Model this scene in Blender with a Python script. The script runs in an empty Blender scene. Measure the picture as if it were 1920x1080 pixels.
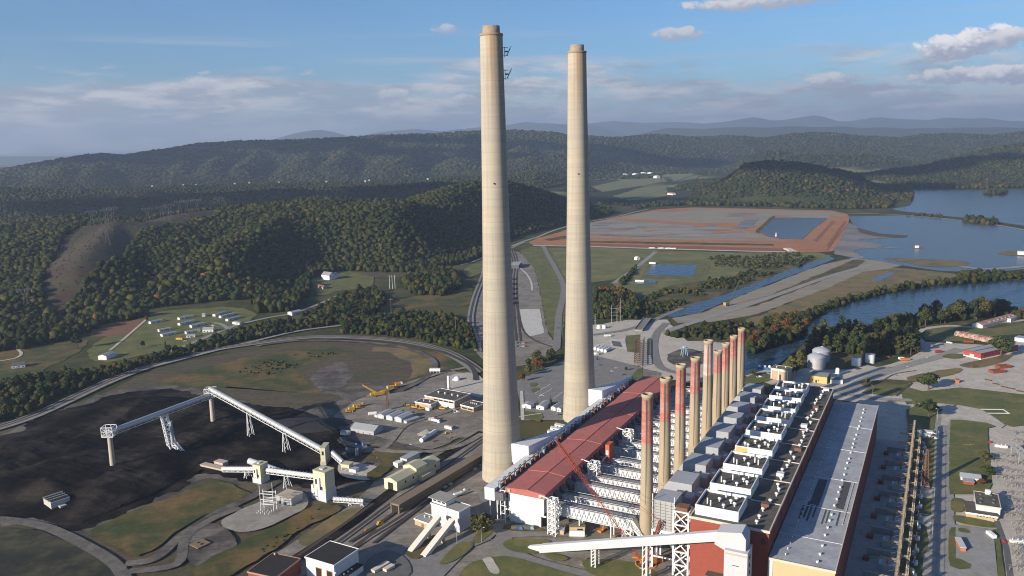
import bpy, bmesh, math, random
import numpy as np
from mathutils import Vector, Matrix
random.seed(7); RNG = np.random.default_rng(11)
S = bpy.context.scene
COL = S.collection

# ------------------------------------------------------------------ camera
FPX, HORIZ, ROLL, CAMH = 1540.0, 262.0, math.radians(1.28), 233.0      # focal length in pixels of a 1920 wide frame
PITCH = math.atan((540 - HORIZ) * math.cos(ROLL) / FPX)
FW = Vector((0, math.cos(PITCH), -math.sin(PITCH))); UP0 = Vector((0, math.sin(PITCH), math.cos(PITCH))); R0 = Vector((1, 0, 0))
RT = math.cos(ROLL) * R0 - math.sin(ROLL) * UP0
UPV = math.sin(ROLL) * R0 + math.cos(ROLL) * UP0
cam = bpy.data.cameras.new('camera'); camo = bpy.data.objects.new('camera', cam); COL.objects.link(camo)
m = Matrix((RT, UPV, -FW)).transposed().to_4x4(); m.translation = Vector((0, 0, CAMH)); camo.matrix_world = m
cam.sensor_width = 36; cam.lens = 36 * FPX / 1920; cam.clip_start = 1; cam.clip_end = 120000
S.camera = camo

# ------------------------------------------------------------------ light
SUN_EL = math.radians(18.5); SX, SY = 0.802, 0.597                    # the way the shadows fall on the ground
SUN_DIR = Vector((SX * math.cos(SUN_EL), SY * math.cos(SUN_EL), -math.sin(SUN_EL)))
sun = bpy.data.lights.new('sun', 'SUN'); sun.energy = 5.0; sun.angle = math.radians(0.5); sun.color = (1.0, 0.885, 0.73)
suno = bpy.data.objects.new('sun', sun); COL.objects.link(suno); suno.rotation_euler = SUN_DIR.to_track_quat('-Z', 'Y').to_euler()
S.view_settings.view_transform = 'Standard'; S.view_settings.look = 'None'; S.view_settings.gamma = 1.0
S.view_settings.exposure = 0.85
S.cycles.max_bounces = 4; S.cycles.diffuse_bounces = 2; S.cycles.glossy_bounces = 2; S.cycles.transmission_bounces = 2
S.cycles.volume_bounces = 0; S.cycles.transparent_max_bounces = 6; S.cycles.use_denoising = True
S.cycles.filter_width = 1.05; S.cycles.caustics_reflective = False; S.cycles.caustics_refractive = False

def ray(px, py):
    return (FW * FPX + RT * (px - 960) - UPV * (py - 540))
def azel(px, py):
    d = ray(px, py); return math.atan2(d.x, d.y), math.asin(d.z / d.length)

W = bpy.data.worlds.new('World'); S.world = W; W.use_nodes = True
nt = W.node_tree; N = nt.nodes; L = nt.links; N.clear()
def nd(tree, t, **k):
    n = tree.nodes.new(t)
    for a, b in k.items():
        if a.startswith('i'):
            n.inputs[int(a[1:])].default_value = b
        else: setattr(n, a, b)
    return n
def mth(tree, op, a, b=None, c=None, clamp=False):
    n = tree.nodes.new('ShaderNodeMath'); n.operation = op; n.use_clamp = clamp
    for i, x in enumerate((a, b, c)):
        if x is None: continue
        if isinstance(x, (int, float)): n.inputs[i].default_value = x
        else: tree.links.new(x, n.inputs[i])
    return n.outputs[0]
def mixc(tree, f, a, b, bt='MIX'):
    n = tree.nodes.new('ShaderNodeMix'); n.data_type = 'RGBA'; n.blend_type = bt; n.clamp_factor = True
    for i, x in ((0, f), (6, a), (7, b)):
        if isinstance(x, (int, float)): n.inputs[i].default_value = x
        elif isinstance(x, tuple): n.inputs[i].default_value = (*x[:3], 1)
        else: tree.links.new(x, n.inputs[i])
    return n.outputs[2]
def sstep(tree, x, lo, hi):
    n = tree.nodes.new('ShaderNodeMapRange'); n.interpolation_type = 'SMOOTHSTEP'
    tree.links.new(x, n.inputs[0]); n.inputs[1].default_value = lo; n.inputs[2].default_value = hi
    return n.outputs[0]
sky = nd(nt, 'ShaderNodeTexSky', sky_type='NISHITA', sun_disc=False)
sky.sun_elevation = SUN_EL; sky.sun_rotation = math.atan2(-SX, -SY) % (2 * math.pi); sky.altitude = 200; sky.air_density = 1.0; sky.dust_density = 0.6; sky.ozone_density = 2.6
tc = nd(nt, 'ShaderNodeTexCoord'); sep = nd(nt, 'ShaderNodeSeparateXYZ'); L.new(tc.outputs['Generated'], sep.inputs[0])
AZ = mth(nt, 'ARCTAN2', sep.outputs[0], sep.outputs[1]); EL = mth(nt, 'ARCSINE', sep.outputs[2])
def skynoise(sa, se, detail=5, seed=0.0, rough=0.55):
    c = nd(nt, 'ShaderNodeCombineXYZ'); L.new(mth(nt, 'MULTIPLY', AZ, sa), c.inputs[0]); L.new(mth(nt, 'MULTIPLY', EL, se), c.inputs[1]); c.inputs[2].default_value = seed
    n = nd(nt, 'ShaderNodeTexNoise'); n.inputs['Scale'].default_value = 1; n.inputs['Detail'].default_value = detail; n.inputs['Roughness'].default_value = rough
    L.new(c.outputs[0], n.inputs['Vector']); return n.outputs[0]
CLOUDS = []   # filled below
skyc = mixc(nt, 1.0, sky.outputs[0], (0.54, 0.77, 1.03), 'MULTIPLY')
# broken stratus bank low over the hills, thin streaks above it, a few cumulus
K = 8.0                                                              # brightness of a cloud in the sky texture's own units
n1 = skynoise(5.0, 26.0, 7, 1.7, .62); n2 = skynoise(11, 48, 7, 5.2, .64); n3 = skynoise(2.2, 60, 4, 9.1); n4 = skynoise(30, 110, 5, 2.4)
n5 = skynoise(3.0, 30, 3, 14.0)
# top of the bank wavers round 5 degrees
top = mth(nt, 'ADD', mth(nt, 'MULTIPLY', n1, 0.13), 0.020)
bank = sstep(nt, mth(nt, 'SUBTRACT', top, EL), -0.004, 0.022)
bank = mth(nt, 'MULTIPLY', bank, mth(nt, 'ADD', mth(nt, 'MULTIPLY', sstep(nt, n2, 0.38, 0.56), 0.55), 0.38))
bankc = mixc(nt, sstep(nt, skynoise(9, 42, 7, 8.8, .66), 0.42, 0.60), (K * .36, K * .395, K * .46), (K * .74, K * .715, K * .71))
skyc = mixc(nt, bank, skyc, bankc)
bandE = mth(nt, 'MULTIPLY', sstep(nt, EL, 0.035, 0.075), mth(nt, 'SUBTRACT', 1.0, sstep(nt, EL, 0.105, 0.135)))
streak = mth(nt, 'MULTIPLY', sstep(nt, n3, 0.52, 0.75), mth(nt, 'MULTIPLY', bandE, 0.6))
skyc = mixc(nt, streak, skyc, (K * .50, K * .55, K * .66))
puff = mth(nt, 'MULTIPLY', sstep(nt, n4, 0.60, 0.72), mth(nt, 'MULTIPLY', sstep(nt, n5, 0.46, 0.60), mth(nt, 'MULTIPLY', sstep(nt, EL, 0.012, 0.03), mth(nt, 'SUBTRACT', 1.0, sstep(nt, EL, 0.075, 0.095)))))
skyc = mixc(nt, mth(nt, 'MULTIPLY', puff, 0.85), skyc, (K * .62, K * .58, K * .60))
def cumulus(px, py, rx, ry, dens=1.0, seed=0.0, bright=.82):
    global skyc
    a, e = azel(px, py); ra, re = rx / FPX, ry / FPX
    wob = skynoise(60, 75, 6, 20 + seed, 0.62)
    da = mth(nt, 'DIVIDE', mth(nt, 'SUBTRACT', AZ, a), ra); de = mth(nt, 'DIVIDE', mth(nt, 'SUBTRACT', EL, e), re)
    r2 = mth(nt, 'ADD', mth(nt, 'MULTIPLY', da, da), mth(nt, 'MULTIPLY', de, de))
    v = mth(nt, 'SUBTRACT', mth(nt, 'ADD', 1.0, mth(nt, 'MULTIPLY', mth(nt, 'SUBTRACT', wob, .5), 3.4)), r2)
    mask = mth(nt, 'MULTIPLY', sstep(nt, v, -0.05, 0.55), dens)
    lit = sstep(nt, mth(nt, 'ADD', mth(nt, 'SUBTRACT', de, mth(nt, 'MULTIPLY', da, .25)), mth(nt, 'MULTIPLY', mth(nt, 'SUBTRACT', wob, .5), 3.0)), -0.5, 0.6)
    c = mixc(nt, lit, (K * .40, K * .44, K * .55), (K * bright * 1.2, K * bright * 1.16, K * bright * 1.15))
    skyc = mixc(nt, mask, skyc, c)
for q in [(1790, 88, 62, 22, 1, 0, .85), (1850, 70, 52, 20, 1, 3, .88), (1905, 72, 40, 18, .8, 5, .7), (1780, 142, 80, 14, .9, 7, .72), (1890, 138, 60, 16, .95, 9, .8),
          (1560, 150, 52, 14, .85, 11, .68), (1270, 64, 48, 14, .8, 13, .6), (1430, 4, 150, 14, .9, 15, .62), (838, 54, 30, 9, .6, 17, .6), (735, 178, 34, 17, .6, 19, .66),
          (370, 158, 42, 14, .5, 21, .62), (870, 184, 24, 8, .6, 23, .66), (1010, 152, 46, 9, .5, 25, .64), (1690, 175, 60, 9, .55, 27, .66), (1850, 195, 70, 8, .5, 29, .68)]:
    cumulus(*q)
bg = nd(nt, 'ShaderNodeBackground'); bg.inputs[1].default_value = 0.075; L.new(skyc, bg.inputs[0])
wo = nd(nt, 'ShaderNodeOutputWorld'); L.new(bg.outputs[0], wo.inputs[0])

# ------------------------------------------------------------------ places
def at(px, py, z=0.0):
    """point of the level z seen at a pixel of the 1920x1080 photograph (a survey of the ground)"""
    d = ray(px, py); t = (z - CAMH) / d.z; return Vector((d.x * t, d.y * t, z))
def sight(px, py, dist):
    d = ray(px, py); t = dist / math.hypot(d.x, d.y); return Vector((d.x * t, d.y * t, CAMH + d.z * t))
AZP = math.radians(27.85)                                            # the plant's long axis
PU = Vector((math.sin(AZP), math.cos(AZP), 0)); PV = Vector((math.cos(AZP), -math.sin(AZP), 0)); PROT = math.pi / 2 - AZP
def pl(u, v, z=0.0):
    return PU * u + PV * v + Vector((0, 0, z))
def uvof(p): return p.x * PU.x + p.y * PU.y, p.x * PV.x + p.y * PV.y

# ------------------------------------------------------------------ materials
MATS = {}; FINE = [0.0]
def mat(name, col, rough=0.85, var=0.0, scale=1.0, col2=None, metal=0.0, attr=None, bump=0.0, detail=5, spec=0.3, stretch=None, fine=None, rut=None):
    """procedural material: two noise octaves of tone (var) and, with col2, patches of a second colour"""
    if name in MATS: return MATS[name]
    m = bpy.data.materials.new(name); m.use_nodes = True; t = m.node_tree; b = t.nodes['Principled BSDF']
    b.inputs['Roughness'].default_value = rough; b.inputs['Metallic'].default_value = metal; b.inputs['Specular IOR Level'].default_value = spec
    tcn = t.nodes.new('ShaderNodeTexCoord'); src = tcn.outputs['Object']
    geo = t.nodes.new('ShaderNodeNewGeometry'); src = geo.outputs['Position']
    if stretch:
        mp = t.nodes.new('ShaderNodeMapping'); mp.inputs['Scale'].default_value = stretch; t.links.new(src, mp.inputs[0]); src = mp.outputs[0]
    def noise(s, d=detail):
        n = t.nodes.new('ShaderNodeTexNoise'); n.inputs['Scale'].default_value = s; n.inputs['Detail'].default_value = d; n.inputs['Roughness'].default_value = .62
        t.links.new(src, n.inputs['Vector']); return n.outputs[0]
    c = None
    nz = noise(scale) if (var or col2) else None
    if attr:
        a = t.nodes.new('ShaderNodeAttribute'); a.attribute_name = attr; c = a.outputs['Color']
    elif col2:
        c = mixc(t, sstep(t, nz, .40, .62), col, col2)
    else: c = col
    if var:
        n2 = noise(scale * 4.7)
        f = mth(t, 'ADD', mth(t, 'MULTIPLY', mth(t, 'ADD', mth(t, 'SUBTRACT', nz, .5), mth(t, 'MULTIPLY', mth(t, 'SUBTRACT', n2, .5), .8)), var * 2.4), 1.0)
        cc = t.nodes.new('ShaderNodeCombineColor')
        for i in range(3): t.links.new(f, cc.inputs[i])
        c = mixc(t, 1.0, c, cc.outputs[0], 'MULTIPLY')
    fine = FINE[0] if fine is None else fine
    if fine:
        f = mth(t, 'ADD', mth(t, 'MULTIPLY', mth(t, 'SUBTRACT', noise(.42, 4), .5), fine * 2.6), mth(t, 'ADD', 1.0, mth(t, 'MULTIPLY', mth(t, 'SUBTRACT', noise(.13, 5), .5), fine * 2.2)))
        if rut is not None:
            mp = t.nodes.new('ShaderNodeMapping'); mp.inputs['Rotation'].default_value = (0, 0, rut); mp.inputs['Scale'].default_value = (.012, .42, 1); t.links.new(geo.outputs['Position'], mp.inputs[0])
            n = t.nodes.new('ShaderNodeTexNoise'); n.inputs['Scale'].default_value = 1; n.inputs['Detail'].default_value = 4; n.inputs['Distortion'].default_value = .6; t.links.new(mp.outputs[0], n.inputs['Vector'])
            f = mth(t, 'ADD', f, mth(t, 'MULTIPLY', mth(t, 'SUBTRACT', n.outputs[0], .5), fine * 3.0))
        f = mth(t, 'MAXIMUM', f, .15); cc = t.nodes.new('ShaderNodeCombineColor')
        for i in range(3): t.links.new(f, cc.inputs[i])
        c = mixc(t, 1.0, c, cc.outputs[0], 'MULTIPLY')
    if isinstance(c, tuple): b.inputs['Base Color'].default_value = (*c[:3], 1)
    else: t.links.new(c, b.inputs['Base Color'])
    if bump:
        bp = t.nodes.new('ShaderNodeBump'); bp.inputs['Strength'].default_value = 1.0; bp.inputs['Distance'].default_value = bump
        t.links.new(noise(scale * 2), bp.inputs['Height']); t.links.new(bp.outputs[0], b.inputs['Normal'])
    MATS[name] = m; return m

# ------------------------------------------------------------------ mesh helpers
def tag(o, label=None, cat=None, group=None, kind=None):
    if label: o['label'] = label
    if cat: o['category'] = cat
    if group: o['group'] = group
    if kind: o['kind'] = kind
    return o
def empty(name, loc, rot=0.0, label=None, cat=None, group=None):
    o = bpy.data.objects.new(name, None); COL.objects.link(o); o.location = loc; o.rotation_euler = (0, 0, rot); o.empty_display_size = 2
    return tag(o, label, cat, group)
def raw(name, V, F, mats, parent=None, fm=None, smooth=False, loc=None, rot=None):
    me = bpy.data.meshes.new(name); me.from_pydata([tuple(v) for v in V], [], F)
    for x in (mats if isinstance(mats, (list, tuple)) else [mats]): me.materials.append(x)
    if fm is not None: me.polygons.foreach_set('material_index', fm)
    if smooth: me.polygons.foreach_set('use_smooth', [True] * len(F))
    me.update()
    o = bpy.data.objects.new(name, me); COL.objects.link(o)
    if parent: o.parent = parent
    if loc is not None: o.location = loc
    if rot is not None: o.rotation_euler = (0, 0, rot)
    return o
class MB:
    """collects shapes; build() links them as ONE mesh object"""
    def __init__(s, f=None): s.V = []; s.F = []; s.f = f or (lambda x, y, z: (x, y, z)); s.sm = []
    def add(s, vs, fs, smooth=False):
        k = len(s.V); s.V += [s.f(*v) for v in vs]; s.F += [[i + k for i in f] for f in fs]; s.sm += [smooth] * len(fs); return s
    def box(s, x0, x1, y0, y1, z0, z1):
        return s.add([(x0, y0, z0), (x1, y0, z0), (x1, y1, z0), (x0, y1, z0), (x0, y0, z1), (x1, y0, z1), (x1, y1, z1), (x0, y1, z1)],
                     [(0, 3, 2, 1), (4, 5, 6, 7), (0, 1, 5, 4), (1, 2, 6, 5), (2, 3, 7, 6), (3, 0, 4, 7)])
    def bar(s, p, q, w, h=None):
        p = Vector(p); q = Vector(q); h = h or w; d = (q - p)
        if d.length < 1e-6: return s
        d.normalize(); a = Vector((0, 0, 1)) if abs(d.z) < .95 else Vector((1, 0, 0))
        r = d.cross(a).normalized() * w / 2; t = r.cross(d).normalized() * h / 2
        vs = [p - r - t, p + r - t, p + r + t, p - r + t, q - r - t, q + r - t, q + r + t, q - r + t]
        return s.add(vs, [(0, 1, 2, 3), (7, 6, 5, 4), (0, 4, 5, 1), (1, 5, 6, 2), (2, 6, 7, 3), (3, 7, 4, 0)])
    def tube(s, p, q, r0, r1=None, n=14, cap=True, a0=0, a1=None):
        p = Vector(p); q = Vector(q); r1 = r0 if r1 is None else r1; d = (q - p).normalized()
        a = Vector((0, 0, 1)) if abs(d.z) < .95 else Vector((1, 0, 0)); x = d.cross(a).normalized(); y = x.cross(d)
        vs = [p + (x * math.cos(2 * math.pi * i / n) + y * math.sin(2 * math.pi * i / n)) * r0 for i in range(n)] + \
             [q + (x * math.cos(2 * math.pi * i / n) + y * math.sin(2 * math.pi * i / n)) * r1 for i in range(n)]
        s.add(vs, [(i, (i + 1) % n, n + (i + 1) % n, n + i) for i in range(n)], True)
        if cap: s.add(vs, [tuple(range(n - 1, -1, -1)), tuple(range(n, 2 * n))])
        return s
    def lathe(s, prof, cx=0, cy=0, n=24, smooth=True):
        vs = []; fs = []
        for r, z in prof: vs += [(cx + r * math.cos(2 * math.pi * i / n), cy + r * math.sin(2 * math.pi * i / n), z) for i in range(n)]
        for k in range(len(prof) - 1): fs += [(k * n + i, k * n + (i + 1) % n, (k + 1) * n + (i + 1) % n, (k + 1) * n + i) for i in range(n)]
        return s.add(vs, fs, smooth)
    def prism(s, poly, d0, d1, axis='z'):
        """poly of 2D points swept between d0 and d1 along the axis"""
        g = {'z': lambda a, b, c: (a, b, c), 'x': lambda a, b, c: (c, a, b), 'y': lambda a, b, c: (a, c, b)}[axis]
        n = len(poly); vs = [g(a, b, d0) for a, b in poly] + [g(a, b, d1) for a, b in poly]
        return s.add(vs, [tuple(range(n - 1, -1, -1)), tuple(range(n, 2 * n))] + [(i, (i + 1) % n, n + (i + 1) % n, n + i) for i in range(n)])
    def quad(s, *p): return s.add(p, [tuple(range(len(p)))])
    def lattice(s, p, q, w, bar, n=8, w1=None, faces=4):
        """four-chord lattice boom or tower from p to q"""
        p = Vector(p); q = Vector(q); d = (q - p).normalized(); w1 = w if w1 is None else w1
        a = Vector((0, 0, 1)) if abs(d.z) < .95 else Vector((1, 0, 0)); x = d.cross(a).normalized(); y = x.cross(d)
        def c(i, k):
            t = k / n; ww = (w + (w1 - w) * t) / 2; sx, sy = ((-1, -1), (1, -1), (1, 1), (-1, 1))[i]
            return p + (q - p) * t + x * sx * ww + y * sy * ww
        for i in range(4): s.bar(c(i, 0), c(i, n), bar * 1.4)
        for k in range(n):
            for i in range(faces):
                j = (i + 1) % 4; s.bar(c(i, k), c(j, k + 1) if k % 2 else c(j, k + 1), bar)
                s.bar(c(i, k + 1), c(j, k + 1), bar)
        return s
    def build(s, name, m, parent=None, label=None, cat=None, group=None, loc=None, rot=None):
        o = raw(name, s.V, s.F, m, parent, loc=loc, rot=rot)
        if any(s.sm): o.data.polygons.foreach_set('use_smooth', s.sm)
        return tag(o, label, cat, group)
def children(o): return [c for c in bpy.data.objects if c.parent is o]
def copy_tree(o, kids, parent=None):
    c = o.copy(); COL.objects.link(c)
    if parent: c.parent = parent
    for k, sub in kids: copy_tree(k, sub, c)
    return c
def tree_of(o): return [(c, tree_of(c)) for c in children(o)]
# ------------------------------------------------------------------ terrain
def vnoise(x, y, seed=0):
    xi = np.floor(x).astype(np.int64); yi = np.floor(y).astype(np.int64); xf = x - xi; yf = y - yi
    def hsh(a, b):
        h = (a * 374761393 + b * 668265263 + seed * 974634777) & 0x7fffffff
        h = ((h ^ (h >> 13)) * 1274126177) & 0x7fffffff
        return ((h ^ (h >> 16)) & 0xffff) / 65535.0
    u = xf * xf * (3 - 2 * xf); v = yf * yf * (3 - 2 * yf)
    a = hsh(xi, yi); b = hsh(xi + 1, yi); c = hsh(xi, yi + 1); d = hsh(xi + 1, yi + 1)
    return (a * (1 - u) + b * u) * (1 - v) + (c * (1 - u) + d * u) * v
def fbm(x, y, seed=0, o=4):
    s = 0; amp = .5; t = 0
    for k in range(o): s = s + amp * vnoise(x * 2 ** k, y * 2 ** k, seed + k * 17); t += amp; amp *= .5
    return s / t
# ridges: crest points sighted at (pixel, pixel, distance), half width in metres, roughness
RIDGES = []
def ridge(pts, width, rough=.25, trees=14, floor=3):
    P = []
    for px, py, d in pts:
        q = sight(px, py, d); P.append((q.x, q.y, max(floor, q.z - trees)))
    RIDGES.append((P, width, rough))
ridge([(-120, 400, 2100), (20, 420, 2100), (80, 402, 2080), (140, 398, 2050)], 620)
ridge([(165, 410, 1800), (220, 405, 1790), (300, 403, 1850), (350, 388, 1920), (405, 382, 1980), (450, 378, 1950), (560, 370, 1900), (640, 372, 1850), (720, 366, 1820), (752, 378, 1760)], 600, .22)
ridge([(215, 408, 1790), (180, 450, 1560), (120, 515, 1330)], 210, .15, 6)
ridge([(560, 375, 1880), (470, 430, 1560), (370, 520, 1260)], 300, .2)
ridge([(650, 380, 1830), (655, 430, 1580), (640, 470, 1460)], 260, .2)
ridge([(825, 352, 2020), (850, 342, 2080), (890, 335, 2150), (960, 333, 2250), (1020, 338, 2320), (1100, 352, 2420), (1150, 372, 2500), (1185, 390, 2560)], 470, .2)
ridge([(880, 342, 2140), (850, 400, 1820)], 230, .2)
# rolling country behind
ridge([(-100, 345, 3800), (120, 352, 3600), (300, 346, 3700), (520, 340, 3900), (760, 334, 4100), (1000, 318, 4200), (1200, 322, 4300)], 900, .6)
ridge([(-100, 380, 2900), (100, 372, 2900), (300, 366, 3000), (520, 350, 3000), (700, 345, 3100), (820, 338, 3200)], 600, .7)
# the long ridge
ridge([(-300, 320, 5200), (0, 312, 5200), (90, 300, 5300), (150, 288, 5400), (190, 284, 5500), (230, 288, 5600), (262, 286, 5700), (310, 276, 5900), (380, 265, 6000), (450, 261, 6100), (560, 258, 6100), (640, 255, 6100), (700, 250, 6200),
       (760, 249, 6200), (830, 246, 6300), (890, 242, 6300), (960, 240, 6400), (1020, 243, 6500), (1070, 250, 6600), (1150, 255, 6900), (1225, 249, 7200), (1300, 254, 7400), (1370, 251, 7600), (1430, 256, 7700), (1490, 247, 7800), (1550, 245, 7800), (1620, 252, 7800), (1690, 255, 7800), (1730, 249, 7900), (1800, 247, 8000), (1860, 251, 8100), (1920, 243, 8200), (2300, 240, 8400)], 1150, .3)
for _x, _y, _d in ((120, 292, 5350), (190, 286, 5500), (262, 288, 5700), (340, 272, 5950), (420, 264, 6050), (500, 261, 6100), (580, 259, 6100), (660, 255, 6150), (735, 251, 6200), (800, 249, 6250), (880, 245, 6300), (980, 243, 6450), (1090, 252, 6700), (1200, 252, 7100), (1310, 254, 7450), (1420, 255, 7700), (1530, 247, 7800), (1640, 253, 7800), (1740, 250, 7950), (1840, 249, 8100)):
    _j = (_x * 37 % 100) / 100; ridge([(_x, _y + 4, _d - 60), (_x - 22 + 30 * _j, _y + 24, _d - 560), (_x - 50 + 50 * _j, _y + 48 + 8 * _j, _d - 1050)], 300 + 160 * _j, .2)
ridge([(1000, 290, 5000), (1090, 283, 5150), (1180, 293, 5300), (1280, 284, 5500), (1370, 292, 5650), (1450, 279, 5800), (1530, 289, 5900), (1600, 284, 6000)], 620, .4)
# right hand hills
ridge([(1250, 352, 3000), (1300, 330, 3050), (1350, 314, 3150), (1400, 301, 3200), (1440, 297, 3250), (1490, 299, 3300), (1540, 310, 3350), (1590, 325, 3400), (1640, 342, 3450)], 520, .2)
ridge([(1640, 322, 4700), (1720, 318, 4500), (1770, 302, 4500), (1830, 289, 4500), (1900, 290, 4500), (2100, 285, 4500)], 560, .25)
ridge([(1790, 296, 5900), (1860, 284, 5800), (1920, 264, 5600), (2100, 250, 5600)], 700, .25)
# mountains
ridge([(-200, 297, 21000), (0, 293, 21000), (90, 293, 21000), (200, 300, 21000), (480, 268, 21000), (540, 257, 21000), (572, 246, 21000), (600, 243, 21000), (640, 254, 21000), (680, 255, 21000), (720, 246, 22000), (780, 239, 22000), (830, 243, 22000),
       (880, 238, 22000), (950, 233, 22000), (985, 227, 22000), (1030, 229, 22000), (1100, 232, 22000)], 2100, .12, 0)
ridge([(1060, 236, 25000), (1150, 225, 25000), (1200, 227, 25000), (1260, 228, 25000), (1320, 231, 25000), (1360, 225, 25000), (1410, 219, 25000), (1450, 225, 25000), (1490, 219, 25000), (1530, 216, 25000), (1570, 225, 25000), (1610, 225, 25000), (1650, 217, 25000), (1700, 224, 25000), (1780, 220, 25000), (1850, 221, 25000), (1920, 227, 25000), (2300, 235, 25000)], 2300, .12, 0)
ridge([(1250, 240, 15000), (1400, 238, 15000), (1550, 236, 15000), (1700, 240, 15000), (1850, 238, 15000), (2100, 240, 15000)], 1900, .25, 0)
def poly_dist(x, y, P):
    """distance outside the polygon P (0 inside)"""
    ins = np.zeros(x.shape, bool); dm = np.full(x.shape, 1e9); k = len(P)
    for i in range(k):
        (x0, y0), (x1, y1) = P[i], P[(i + 1) % k]
        c = (y0 > y) != (y1 > y)
        with np.errstate(divide='ignore', invalid='ignore'): xi = (x1 - x0) * (y - y0) / (y1 - y0 + 1e-12) + x0
        ins ^= c & (x < xi)
        dx, dy = x1 - x0, y1 - y0; t = np.clip(((x - x0) * dx + (y - y0) * dy) / (dx * dx + dy * dy + 1e-9), 0, 1)
        dm = np.minimum(dm, np.hypot(x - x0 - t * dx, y - y0 - t * dy))
    return np.where(ins, 0, dm)
FLAT = [tuple(at(*p)[:2]) for p in [(-700, 700), (-300, 640), (0, 628), (120, 600), (250, 592), (300, 585), (380, 575), (470, 568), (550, 570), (580, 522), (640, 505), (760, 507), (800, 500), (860, 488), (905, 468), (955, 452), (1000, 440), (1050, 427), (1100, 415), (1150, 404), (1190, 395), (1215, 389), (1300, 386), (1440, 388), (1560, 392), (1660, 391), (1690, 360), (1720, 354), (2400, 348), (3000, 700), (2600, 1500), (-900, 1500)]]
VALLEY = [tuple(at(*p)[:2]) for p in [(1105, 352), (1120, 338), (1180, 330), (1260, 322), (1340, 317), (1310, 335), (1262, 352), (1262, 372), (1300, 385), (1215, 389), (1190, 388), (1150, 374), (1120, 362)]]
def terrain(x, y):
    H = terrain0(x, y) * np.clip(poly_dist(np.asarray(x, float), np.asarray(y, float), VALLEY) / 260, 0, 1) ** 1.5; d = poly_dist(np.asarray(x, float), np.asarray(y, float), FLAT); k = np.clip(d / 170, 0, 1)
    return H * k * k * (3 - 2 * k)
def terrain0(x, y):
    x = np.asarray(x, float); y = np.asarray(y, float); H = np.zeros_like(x)
    n = fbm(x / 260, y / 260, 3); n2 = fbm(x / 1100, y / 1100, 8)
    for P, wd, rg in RIDGES:
        best = np.zeros_like(x)
        for (x0, y0, z0), (x1, y1, z1) in zip(P[:-1], P[1:]):
            dx, dy = x1 - x0, y1 - y0; l2 = dx * dx + dy * dy + 1e-6
            t = np.clip(((x - x0) * dx + (y - y0) * dy) / l2, 0, 1)
            d = np.hypot(x - x0 - t * dx, y - y0 - t * dy); zz = z0 + (z1 - z0) * t
            w = wd * (.72 + .28 * np.clip(zz / 90, 0, 1)) if wd < 1000 else wd
            k = np.clip(1 - d / w, 0, 1); k = k * k * (3 - 2 * k) * .55 + k * .45
            near = np.clip(d / w * 2.2, 0, 1)
            best = np.maximum(best, zz * k * (1 + rg * near * np.minimum(((n if wd < 1000 else n2) - .66) * 2.4, .0)))
        H = np.maximum(H, best)
    return H
def axis(fine0, fine1, lo, hi, st, gr):
    a = list(np.arange(fine0, fine1 + .1, st)); s = st
    while a[-1] < hi: s *= gr; a.append(a[-1] + s)
    s = st; b = [fine0]
    while b[-1] > lo: s *= gr; b.append(b[-1] - s)
    return np.array(b[:0:-1] + a)
gx = axis(-1400, 1400, -48000, 48000, 22, 1.028); gy = axis(0, 3000, -6000, 60000, 22, 1.022)
GX, GY = np.meshgrid(gx, gy); GZ = terrain(GX, GY)
nx_, ny_ = len(gx), len(gy)
def big_mesh(name, V, F3, mats, attr=None, n=3, fmat=None):
    """V (k,3) array and F (m,n) array"""
    me = bpy.data.meshes.new(name); me.vertices.add(len(V)); me.vertices.foreach_set('co', np.asarray(V, np.float32).ravel())
    mcount = len(F3); me.loops.add(mcount * n); me.loops.foreach_set('vertex_index', np.asarray(F3, np.int32).ravel())
    me.polygons.add(mcount); me.polygons.foreach_set('loop_start', np.arange(0, mcount * n, n, dtype=np.int32))
    try: me.polygons.foreach_set('loop_total', np.full(mcount, n, np.int32))
    except Exception: pass
    if fmat is not None: me.polygons.foreach_set('material_index', np.asarray(fmat, np.int32))
    for x in (mats if isinstance(mats, (list, tuple)) else [mats]): me.materials.append(x)
    if attr is not None:
        a = me.color_attributes.new('tint', 'FLOAT_COLOR', 'POINT'); c = np.ones((len(V), 4), np.float32); c[:, :3] = attr; a.data.foreach_set('color', c.ravel())
    me.update(calc_edges=True); me.validate()
    o = bpy.data.objects.new(name, me); COL.objects.link(o); return o
ii = np.arange(nx_ * ny_).reshape(ny_, nx_)
FQ = np.stack([ii[:-1, :-1], ii[:-1, 1:], ii[1:, 1:], ii[1:, :-1]], -1).reshape(-1, 4)

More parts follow.
